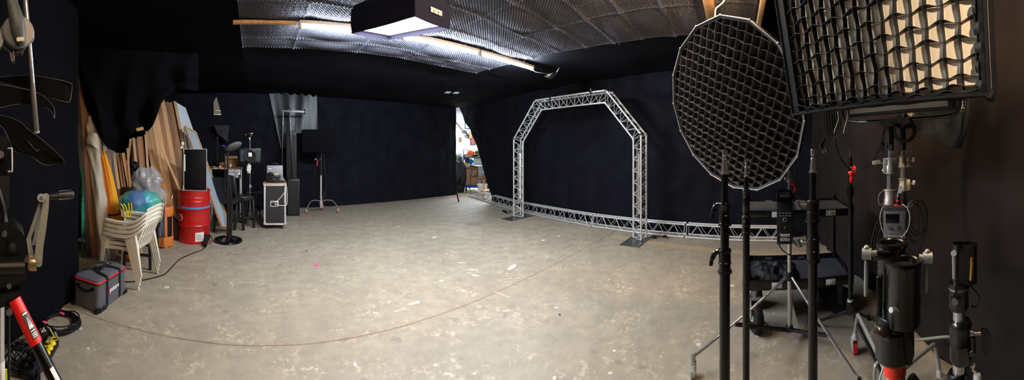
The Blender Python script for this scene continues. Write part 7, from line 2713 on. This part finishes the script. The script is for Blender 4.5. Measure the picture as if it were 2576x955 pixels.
B(o).sheet(hoodback, 16, 8, 0.004).build('hood_cloth', mHood, hs)
un = (V((0, 0, 1)))
tp_ = hoodf(0.93, 0.45)
d0 = -away(2415)
b_up = (side(2415)*-0.25+V((0, 0, 1))).normalized()
text('NO', 0.030, mWhiteT, 'lettering', hs, W(2419, 262, 1.585), b_up, -side(2415)+V((0, 0, -0.2)), o, 0.0006, bold=0.0003)
text('M', 0.030, mWhiteT, 'lettering_mark', hs, W(2403, 256, 1.585), b_up, -side(2415)+V((0, 0, -0.2)), o, 0.0006, bold=0.0012)
B(o).beam(W(2401, 261, 1.583), W(2407, 256, 1.583), 0.004, 0.001, up=away(2403)).build('lettering_mark', mRed, hs)
b = B(o)
for k in range(13):
    b.box(lerp(W(2372, 250, 1.58), W(2424, 284, 1.58), k/12), (0.0025, 0.0025, 0.0025))
for k in range(6):
    b.box(lerp(W(2428, 256, 1.58), W(2424, 284, 1.58), k/5), (0.0025, 0.0025, 0.0025))
b.build('dotted_line', mWhiteT, hs)
B(o).cyl(S2+V((0, 0, z2f(378))), S2+V((0, 0, z2f(300))), 0.020, n=16).build('receiver', mBlackM, hs)
B(o).box(S2+V((0, 0, z2f(305)))+side(2271)*0.02, (0.09, 0.09, 0.09), bev=0.012).build('bracket', mBlack, hs)

# control box on the roller stand
cb0 = W(2251, 559, 1.52)
nb_ = thing('control_box', 'grey lamp control box with small screen and knobs, hung on the roller stand', 'control box', cb0)
cs_, ca_ = side(2243), away(2243)
cuz = (V((0, 0, 1))+cs_*0.03).normalized()
Rk2 = Matrix((cs_, ca_, V((0, 0, 1)))).transposed()
mGun = M('gunmetal_plastic', (122, 122, 128), 0.42, 0.2)
B().box(ca_*0.02, (0.118, 0.055, 0.160), Rk2, bev=0.006).build('box_body', mBlackM, nb_)
B().box(-ca_*0.009-V((0, 0, 0.008)), (0.110, 0.010, 0.140), Rk2, bev=0.004).build('face_plate', mGun, nb_)
fz = -ca_*0.0145
B().box(fz+cs_*-0.012+V((0, 0, 0.022)), (0.066, 0.002, 0.046), Rk2, bev=0.0008).build('screen', M('black_glass'), nb_)
b = B()
for z in (0.066, 0.0715, 0.077):
    b.box(fz*0.8+V((0, 0, z)), (0.104, 0.006, 0.002), Rk2)
b.build('vent_ribs', mGun, nb_)
for (a_, z, rad) in ((0.040, 0.022, 0.0085), (-0.027, -0.024, 0.0085), (0.013, -0.022, 0.0085)):
    B().cyl(fz+cs_*a_+V((0, 0, z)), fz-ca_*0.010+cs_*a_+V((0, 0, z)), rad, rad*0.9, n=20).build('knob', mSteel, nb_)
for z in (-0.010, -0.026):
    B().cyl(fz+cs_*0.040+V((0, 0, z)), fz-ca_*0.004+cs_*0.040+V((0, 0, z)), 0.005, n=14).build('button', mGun, nb_)
b = B()
for (x0, z0_, x1, z1_) in ((-0.047, 0.050, 0.026, 0.050), (-0.047, 0.050, -0.047, -0.018), (0.026, 0.050, 0.040, 0.034), (0.030, -0.034, 0.050, -0.034), (-0.018, -0.036, 0.005, -0.036), (-0.04, -0.042, 0.03, -0.042)):
    b.beam(fz+cs_*x0+V((0, 0, z0_)), fz+cs_*x1+V((0, 0, z1_)), 0.0010, 0.0010, up=ca_)
for (a_, z) in ((0.040, 0.022), (-0.027, -0.024), (0.013, -0.022)):
    b.tube([fz+cs_*(a_+0.0115*math.cos(q*PI/8))+V((0, 0, z+0.0115*math.sin(q*PI/8))) for q in range(16)], 0.0006, 4, True)
b.build('printed_lines', M('pale_print', (196, 190, 178), 0.6), nb_)
text('Aputure', 0.021, M('pale_print'), 'lettering', nb_, fz+cs_*-0.002-V((0, 0, 0.063)), cs_, V((0, 0, 1)), depth=0.0005, bold=0.0004)
text('NOVA P300c', 0.006, M('pale_print'), 'lettering', nb_, fz+cs_*0.012-V((0, 0, 0.051)), cs_, V((0, 0, 1)), depth=0.0005)
text('INT  CCT  G/M  FX', 0.006, M('pale_print'), 'lettering', nb_, fz+cs_*-0.004-V((0, 0, 0.046)), cs_, V((0, 0, 1)), depth=0.0005)
B().box(cs_*0.022+ca_*0.01+V((0, 0, 0.083)), (0.05, 0.035, 0.006), Rk2, bev=0.002).build('red_plate', M('red_orange_plate', (222, 60, 40), 0.5), nb_)
B().cyl(cs_*0.018+ca_*0.01+V((0, 0, 0.084)), cs_*0.018+ca_*0.01+V((0, 0, 0.105)), 0.011, n=16).cyl(cs_*0.018+ca_*0.01+V((0, 0, 0.109)), cs_*0.018+ca_*0.01+V((0, 0, 0.125)), 0.011, 0.008, n=16).build('plug_body', mBlackM, nb_)
B().cyl(cs_*0.018+ca_*0.01+V((0, 0, 0.104)), cs_*0.018+ca_*0.01+V((0, 0, 0.110)), 0.0116, n=16).build('red_ring', M('red_orange_plate'), nb_)
B().cyl(cs_*0.018+ca_*0.01+V((0, 0, 0.125)), cs_*0.020+ca_*0.01+V((0, 0, 0.150)), 0.0075, 0.005, n=14).build('plug_sleeve', mSteel, nb_)
B().cyl(cs_*0.058+ca_*0.03+V((0, 0, 0.06)), cs_*0.058+ca_*0.03+V((0, 0, 0.125)), 0.004, n=10).build('antenna', mBlackM, nb_)
B().box(ca_*0.06, (0.06, 0.04, 0.08), Rk2, bev=0.006).build('mount_clip', mBlack, nb_)
tag(B(W(2264, 475, 1.6)).prism([(-0.010, -0.016), (0.006, -0.020), (0.012, -0.004), (0.008, 0.016), (-0.006, 0.018)], W(2264, 476, 1.52), cs_, V((0, 0, 1)), ca_*0.008).build('white_tag', mWhiteT, None), 'torn white tape tag above the control box plug', 'tag')
mThin = M('pale_cord', (198, 190, 174), 0.5)
cable('pale cord looped round the control box', [W(2270, 513, 1.5), W(2283, 524, 1.48), W(2289, 545, 1.47), W(2284, 575, 1.47), W(2268, 597, 1.47), W(2255, 606, 1.47), W(2240, 604, 1.47), W(2222, 583, 1.47), W(2214, 552, 1.47), W(2217, 530, 1.48), W(2224, 516, 1.5)], 0.0024, mThin)
cable('thin pale cord loop at the left of the cast collar', [W(2226, 476, 1.55), W(2213, 487, 1.54), W(2210, 503, 1.54), W(2214, 515, 1.54), W(2226, 508, 1.55)], 0.0016, mThin)
for k, (cx1, cy1, rx, ry) in enumerate(((2303, 555, 30, 52), (2306, 548, 26, 44), (2300, 560, 22, 50), (2312, 545, 22, 40), (2298, 570, 28, 62), (2296, 552, 16, 44))):
    cable('black cable loop hanging right of the control box, %s from outside' % ordw(k), [W(cx1+rx*math.cos(a*PI/6+0.2)+2*math.sin(a*2+k), cy1+ry*math.sin(a*PI/6+0.2), 1.66+0.02*k) for a in range(12)]+[W(cx1+rx*math.cos(0.2), cy1+ry*math.sin(0.2), 1.66+0.02*k)], 0.0034, group='cable loops right of the control box')
for k, xx in enumerate((0, 7, 14)):
    cable('black cable bow hanging left of the control box, %s from outside' % ordw(k), [W(2228, 540, 1.6), W(2208+xx, 556, 1.58), W(2196+xx, 590, 1.57), W(2192+xx, 622, 1.57), W(2200+xx*2, 655, 1.6)], 0.0036, group='cable bows left of the control box')
cable('black cable bow from the panel light through the red clips', [W(2095, 268, 1.9), W(2098, 320, 1.95), W(2104, 368, 2.0), W(2120, 405, 2.15), W(2138, 425, 2.26), W(2150, 429, 2.27), W(2172, 424, 2.2), W(2196, 404, 2.0), W(2214, 370, 1.8), W(2224, 335, 1.66), W(2226, 316, 1.6)], 0.0045)
for k in range(6):
    x0 = 2072+6*k
    cable('black cable hank hanging under the left side of the panel light, %s strand from left' % ordw(k), [W(x0, 262, 1.85), W(x0+2, 300, 1.85), W(x0+5, 330+4*(k % 3), 1.85), W(2092, 350, 1.85), W(x0+12, 325, 1.87), W(x0+9, 290, 1.87), W(x0+6, 262, 1.87)], 0.0036, group='cable hank under the panel light')
t = thing('mains_plug', 'black two-pin plug dangling from the cable hank', 'plug', W(2068, 360, 1.85))
o = W(2068, 360, 1.85)
B(o).tube([W(2076, 346, 1.85), W(2069, 356, 1.85), W(2064, 366, 1.85), W(2068, 374, 1.85)], [0.006, 0.014, 0.018, 0.016], 12).build('plug_body', mBlackM, t)
B(o).cyl(W(2069, 374, 1.85), W(2072, 384, 1.85), 0.0028, n=8).build('pin', mChrome, t)
B(o).cyl(W(2075, 372, 1.84), W(2079, 383, 1.84), 0.0028, n=8).build('pin', mChrome, t)
for k, (x0, y0, x1, y1) in enumerate(((2107, 300, 2098, 335), (2130, 292, 2122, 335))):
    cable('pale cord end hanging under the panel light, %s' % ('left one' if k == 0 else 'right one'), [W(x0, y0-20, 1.8), W(x0+2, y0, 1.8), W(lerp(x0, x1, 0.7), lerp(y0, y1, 0.7), 1.8), W(x1, y1, 1.8)], 0.003, mThin, group='cord ends under the panel light')
for k in range(4):
    cable('black cable coil behind the softbox receiver, %s turn' % ordw(k), [W(2275+ (22+3*k)*math.cos(a*PI/6), 330+(22+2*k)*math.sin(a*PI/6), 1.86+0.012*k) for a in range(13)], 0.0034, group='cable coil on the slim chrome stand')
cable('black cable running down between the two chrome stands', [W(2268, 300, 1.75), W(2266, 350, 1.75), W(2258, 400, 1.74), W(2250, 440, 1.73), W(2246, 470, 1.72)], 0.004)
cable('thin black cable down the left of the roller stand', [W(2222, 330, 1.62), W(2223, 400, 1.62), W(2224, 470, 1.62), W(2221, 540, 1.6)], 0.0028)

# chrome rod

# ---- double receiver, very near ----
D = GR(2259, 0.56)
rD = 0.56
zD = lambda y: HC+rD*(YH-y)/F
k_ = rD/F
dsd, daw = side(2259), away(2259)
ds = thing('double_receiver_stand', 'black double-tube receiver with two pale tee handles and orange tape, very near', 'light stand', D)
fx0 = D+dsd*(0.0)
mWorn = M('worn_black_enamel', (13, 13, 13), 0.28, var=0.5, vs=40, coat=0.15)
zt0, zt1 = zD(640), zD(818)
# front cup and rear cup, open at the top
for (dx, dy, rad, ztop, nm) in ((0.010, -0.012, 0.0325, zD(646), 'front_cup'), (-0.012, 0.034, 0.030, zD(621), 'rear_cup')):
    c_ = D+dsd*dx+daw*dy
    B(D).lathe([(rad*0.72, ztop-0.05), (rad*0.72, ztop-0.002), (rad*0.80, ztop), (rad*1.02, ztop), (rad*1.05, ztop-0.003), (rad*1.02, ztop-0.009), (rad*0.96, ztop-0.013), (rad*0.96, zD(800)), (rad*0.2, zD(806)), (rad*0.2, ztop-0.05)], V((c_.x, c_.y, 0)), n=36).build(nm, mWorn, ds)
    B(D).cyl(V((c_.x, c_.y, ztop-0.02)), V((c_.x, c_.y, ztop-0.012)), rad*0.71, n=28).build('cup_floor', M('worn_steel', (90, 86, 82), 0.35, 0.7), ds)
B(D).lathe([(0, zD(786)), (0.030, zD(786)), (0.0325, zD(792)), (0.0325, zD(815)), (0.036, zD(820)), (0.036, zD(890)), (0.031, zD(898)), (0, zD(898))], V((D.x, D.y, 0))-dsd*0.006, n=32).build('lower_sleeve', mWorn, ds)
B(D).beam(D-dsd*0.033-daw*0.005+V((0, 0, zD(690))), D-dsd*0.035+V((0, 0, zD(828))), 0.011, 0.016, up=daw, bev=0.002).build('side_bar', mWorn, ds)
B(D).beam(D-dsd*0.028+V((0, 0, zD(630)))+daw*0.01, D-dsd*0.028+V((0, 0, zD(655)))+daw*0.01, 0.03, 0.03, up=daw, bev=0.005).build('clamp_boss', mWorn, ds)
mKnob = M('pale_zinc_handle', (160, 164, 158), 0.45, 0.4)
for (xb, yb_, xs0, xr, y0_, y1_, s) in ((2180, 638, 2206, 2178, 652, 744, -1), (2333, 648, 2312, 2329, 660, 736, 1)):
    pb_ = W(xb, yb_, rD)
    B(D).cyl(W(xs0, yb_-2, rD), pb_, 0.0055, n=14).build('handle_screw', mKnob, ds)
    B(D).cyl(pb_-dsd*0.008, pb_+dsd*0.009, 0.0105, n=20).ball(pb_+V((0, 0, 0.011)), 0.0055).build('handle_hub', mKnob, ds)
    p0_, p1_ = W(xr+1, y0_, rD-0.004), W(xr, y1_, rD-0.004)
    B(D).tube([p0_, lerp(p0_, p1_, 0.1), lerp(p0_, p1_, 0.95), p1_], [0.0026, 0.0034, 0.0037, 0.0026], 12).build('handle_rod', mKnob, ds)
B(D).cyl(W(2262, 780, rD-0.035), W(2241, 779, rD-0.052), 0.0045, n=14).build('pale_peg', mKnob, ds)
b = B(D)
b.tube(cr([W(2196, 838, rD-0.03), W(2205, 830, rD-0.04), W(2222, 840, rD-0.04), W(2236, 852, rD-0.035)], 5), [0.006]*5+[0.010]*6+[0.005]*5, 10)
b.build('wing_knob', M('dark_polished', (120, 112, 106), 0.25, 0.8), ds)
B(D).poly([W(2272, 815, rD-0.035), W(2282, 822, rD-0.03), W(2296, 880, rD-0.03), W(2295, 915, rD-0.03), W(2284, 920, rD-0.03), W(2276, 870, rD-0.035)], daw*0.012).build('lock_lever', mWorn, ds)
cD = V((D.x, D.y, 0))-dsd*0.006
B(D).cyl(cD+V((0, 0, 0.40)), cD+V((0, 0, zD(896))), 0.0195, n=28).build('chrome_column', mChrome, ds)
B(D).cyl(cD+V((0, 0, zD(936))), cD+V((0, 0, zD(900))), 0.0202, n=28).build('orange_tape', M('orange_red_tape', (238, 52, 24), 0.5), ds)
B(D).cyl(cD+V((0, 0, 0.10)), cD+V((0, 0, 0.42)), 0.024, n=20).build('base_column', mBlack, ds)
B(D).cyl(cD+dsd*0.03+V((0, 0, zD(950))), cD+dsd*0.045+V((0, 0, zD(980))), 0.010, n=14).build('small_knob', mWorn, ds)
for k, a_ in enumerate((0.5, 2.6, 4.7)):
    e = cD+V((0.34*math.cos(a_), 0.34*math.sin(a_), 0.02))
    lg = B(D).cyl(cD+V((0, 0, 0.38)), e, 0.012, n=10).build('leg', mBlack, ds)
    B(D).cyl(e+V((0, 0, 0.02)), e-V((0, 0, 0.02)), 0.018, n=10).build('rubber_foot', mRubber, lg)
cable('thin pale cord beside the chrome column of the double receiver', [W(2228, 905, 0.62), W(2222, 925, 0.62), W(2214, 950, 0.62), W(2211, 975, 0.62)], 0.0022, mThin)

# ---- slotted receiver stand on the right ----
E_ = GR(2414, 0.90)
rE = 0.90
zE = lambda y: HC+rE*(YH-y)/F
esd, eaw = side(2414), away(2414)
es = thing('slotted_receiver_stand', 'black slotted receiver stand with chrome tube, farthest right', 'light stand', E_)


def EP(x, y, dr=0.0):
    return W(x, y, rE+dr)


c1 = GR(2412, rE)
c2 = GR(2440, rE)
# oval cup of two joined tubes
oval = []
for k in range(32):
    a_ = 2*PI*k/32
    cxo = c1 if math.cos(a_) < 0 else c2
    oval.append((V((cxo.x, cxo.y, 0))+esd*(0.021*math.cos(a_))+eaw*(0.021*math.sin(a_))))
b = B(E_)
zt_, zb_ = zE(612), zE(709)
lev = [(1.0, zb_), (1.0, zt_-0.004), (1.06, zt_), (0.86, zt_+0.001), (0.84, zt_-0.03)]
cen = (c1+c2)/2
vs_l, fs_l = [], []
for (k__, z) in lev:
    vs_l += [V((cen.x, cen.y, 0))+(p_-V((cen.x, cen.y, 0)))*k__+V((0, 0, z)) for p_ in oval]
for i in range(len(lev)-1):
    for j_ in range(32):
        l_ = (j_+1) % 32
        fs_l.append((i*32+j_, i*32+l_, (i+1)*32+l_, (i+1)*32+j_))
fs_l.append(tuple(range(31, -1, -1)))
fs_l.append(tuple(4*32+j_ for j_ in range(32)))
b.add(vs_l, fs_l)
b.build('oval_cup', mWorn, es, 50)
b = B(E_)
for k, (y0_, y1_, dx) in enumerate(((647, 660, 0), (660, 672, 1), (672, 690, 0), (690, 704, -1.5))):
    b.cyl(EP(2444+dx, y0_, -0.021), EP(2443+dx, y1_, -0.021), 0.0042, n=8)
b.build('brass_slot', M('amber_brass', (206, 150, 58), 0.35, 0.6), es)
B(E_).box(EP(2443.5, 675, -0.019), (0.016, 0.004, 0.078), Matrix((esd, eaw, V((0, 0, 1)))).transposed(), bev=0.001).build('slot_recess', mRubber, es)
cc_ = V((c1.x, c1.y, 0))
B(E_).lathe([(0, zE(708)), (0.0305, zE(708)), (0.0305, zE(722)), (0.029, zE(726)), (0.029, zE(768)), (0.025, zE(776)), (0, zE(776))], cc_, n=32).build('upper_sleeve', mWorn, es)
B(E_).lathe([(0.0292, zE(719)), (0.0310, zE(719)), (0.0310, zE(724)), (0.0292, zE(724))], cc_, n=32).build('bright_ring', mSteel, es)
B(E_).cyl(cc_+V((0, 0, zE(806))), cc_+V((0, 0, zE(774))), 0.018, n=28).build('chrome_tube', mChrome, es)
cd_ = cc_+esd*0.005
B(E_).lathe([(0, zE(804)), (0.028, zE(804)), (0.034, zE(812)), (0.034, zE(818)), (0.0325, zE(822)), (0.0325, zE(858)), (0.0335, zE(860)), (0.0325, zE(862)), (0.0325, zE(900)), (0.027, zE(908)), (0, zE(908))], cd_, n=32).build('middle_sleeve', mWorn, es)
B(E_).cyl(cc_+V((0, 0, zE(938))), cc_+V((0, 0, zE(906))), 0.0185, n=28).build('chrome_tube', mChrome, es)
B(E_).lathe([(0, zE(934)), (0.024, zE(934)), (0.030, zE(942)), (0.030, zE(1010)), (0, zE(1010))], cd_-esd*0.01, n=28).build('lower_sleeve', mWorn, es)
B(E_).cyl(cc_+V((0, 0, 0.10)), cc_+V((0, 0, zE(1005))), 0.021, n=24).build('base_column', mBlack, es)
for k, a_ in enumerate((0.3, 2.0, 3.9)):
    e = cc_+V((0.36*math.cos(a_), 0.36*math.sin(a_), 0.02))
    lg = B(E_).cyl(cc_+V((0, 0, 0.40)), e, 0.012, n=10).build('leg', mBlack, es)
    B(E_).cyl(e+V((0, 0, 0.02)), e-V((0, 0, 0.02)), 0.018, n=10).build('rubber_foot', mRubber, lg)
B(E_).cyl(EP(2399, 637, -0.045), EP(2403, 635, -0.02), 0.0085, n=16).build('handle_hub', mKnob, es)
B(E_).tube([EP(2399, 642, -0.05), EP(2400, 665, -0.05), EP(2400, 700, -0.05)], [0.0045, 0.005, 0.0045], 12).build('handle_rod', mKnob, es)
B(E_).beam(EP(2409, 632, -0.04), EP(2405, 745, -0.04), 0.0075, 0.003, up=eaw).beam(EP(2406, 628, -0.03), EP(2424, 630, -0.03), 0.008, 0.004, up=eaw).build('dark_strap', mBlackM, es)
B(E_).lathe([(0, -0.010), (0.009, -0.010), (0.009, 0.0)], EP(2402, 756, -0.032), eaw, n=16).build('strap_bolt', mSteel, es)
B(E_).beam(EP(2392, 750, -0.03), EP(2418, 754, -0.03), 0.008, 0.008, up=eaw).build('bolt_wing', mWorn, es)
b = B(E_)
b.tube(cr([EP(2440, 718), EP(2456, 735), EP(2462, 752), EP(2458, 768), EP(2450, 772), EP(2444, 768)], 5), 0.0028, 8)
b.build('wire_bail', mWorn, es)
b = B(E_)
b.cyl(EP(2438, 838, -0.01), EP(2450, 836, -0.01), 0.009, n=14).cyl(EP(2450, 838, -0.01), EP(2468, 838, -0.01), 0.005, n=12)
b.build('tee_screw', mSteel, es)
b = B(E_)
wpoly(b, rpoly([(2466, 828), (2484, 832), (2494, 850), (2494, 870), (2486, 892), (2478, 894), (2468, 880), (2470, 858)], 3), rE-0.01, 0.012)
b.build('big_wing', mBlackM, es)
B(E_).cyl(EP(2446, 845, -0.01), EP(2448, 885, -0.01), 0.009, n=12).cyl(EP(2438, 888, -0.015), EP(2450, 882, -0.015), 0.009, n=12).build('side_block', mWorn, es)
t = thing('metal_hook', 'small bright hook tangle hanging low on the slotted receiver stand', 'hook', EP(2448, 930, 0.0))
o = EP(2448, 930, 0.0)
b = B(o)
for k in range(5):
    b.tube(cr([EP(2440+3*k, 913+2*(k % 2), -0.0), EP(2443+2*k, 922, -0.01), EP(2450-k, 930, 0.0), EP(2456, 940, 0.0)], 4), 0.002, 6)
b.build('wire_tangle', M('cream_cast'), t)
B(o).lathe([(0, 0), (0.010, 0), (0.012, -0.004), (0.012, -0.02), (0.008, -0.024), (0.008, -0.06), (0, -0.06)], EP(2458, 940), n=16).build('hook_body', mAlu, t)

# conduit by the bright roof beam
tag(B(W(1800, 20, 2.9)).tube(cr([W(1826, -30, 2.75), W(1822, 0, 2.8), W(1812, 12, 2.85), W(1801, 22, 2.9), W(1799, 40, 2.95), W(1798, 60, 3.0)], 5), 0.007, 8).build('conduit', mWhite, None), 'thin white conduit bending down beside the thick pale roof beam', 'conduit')
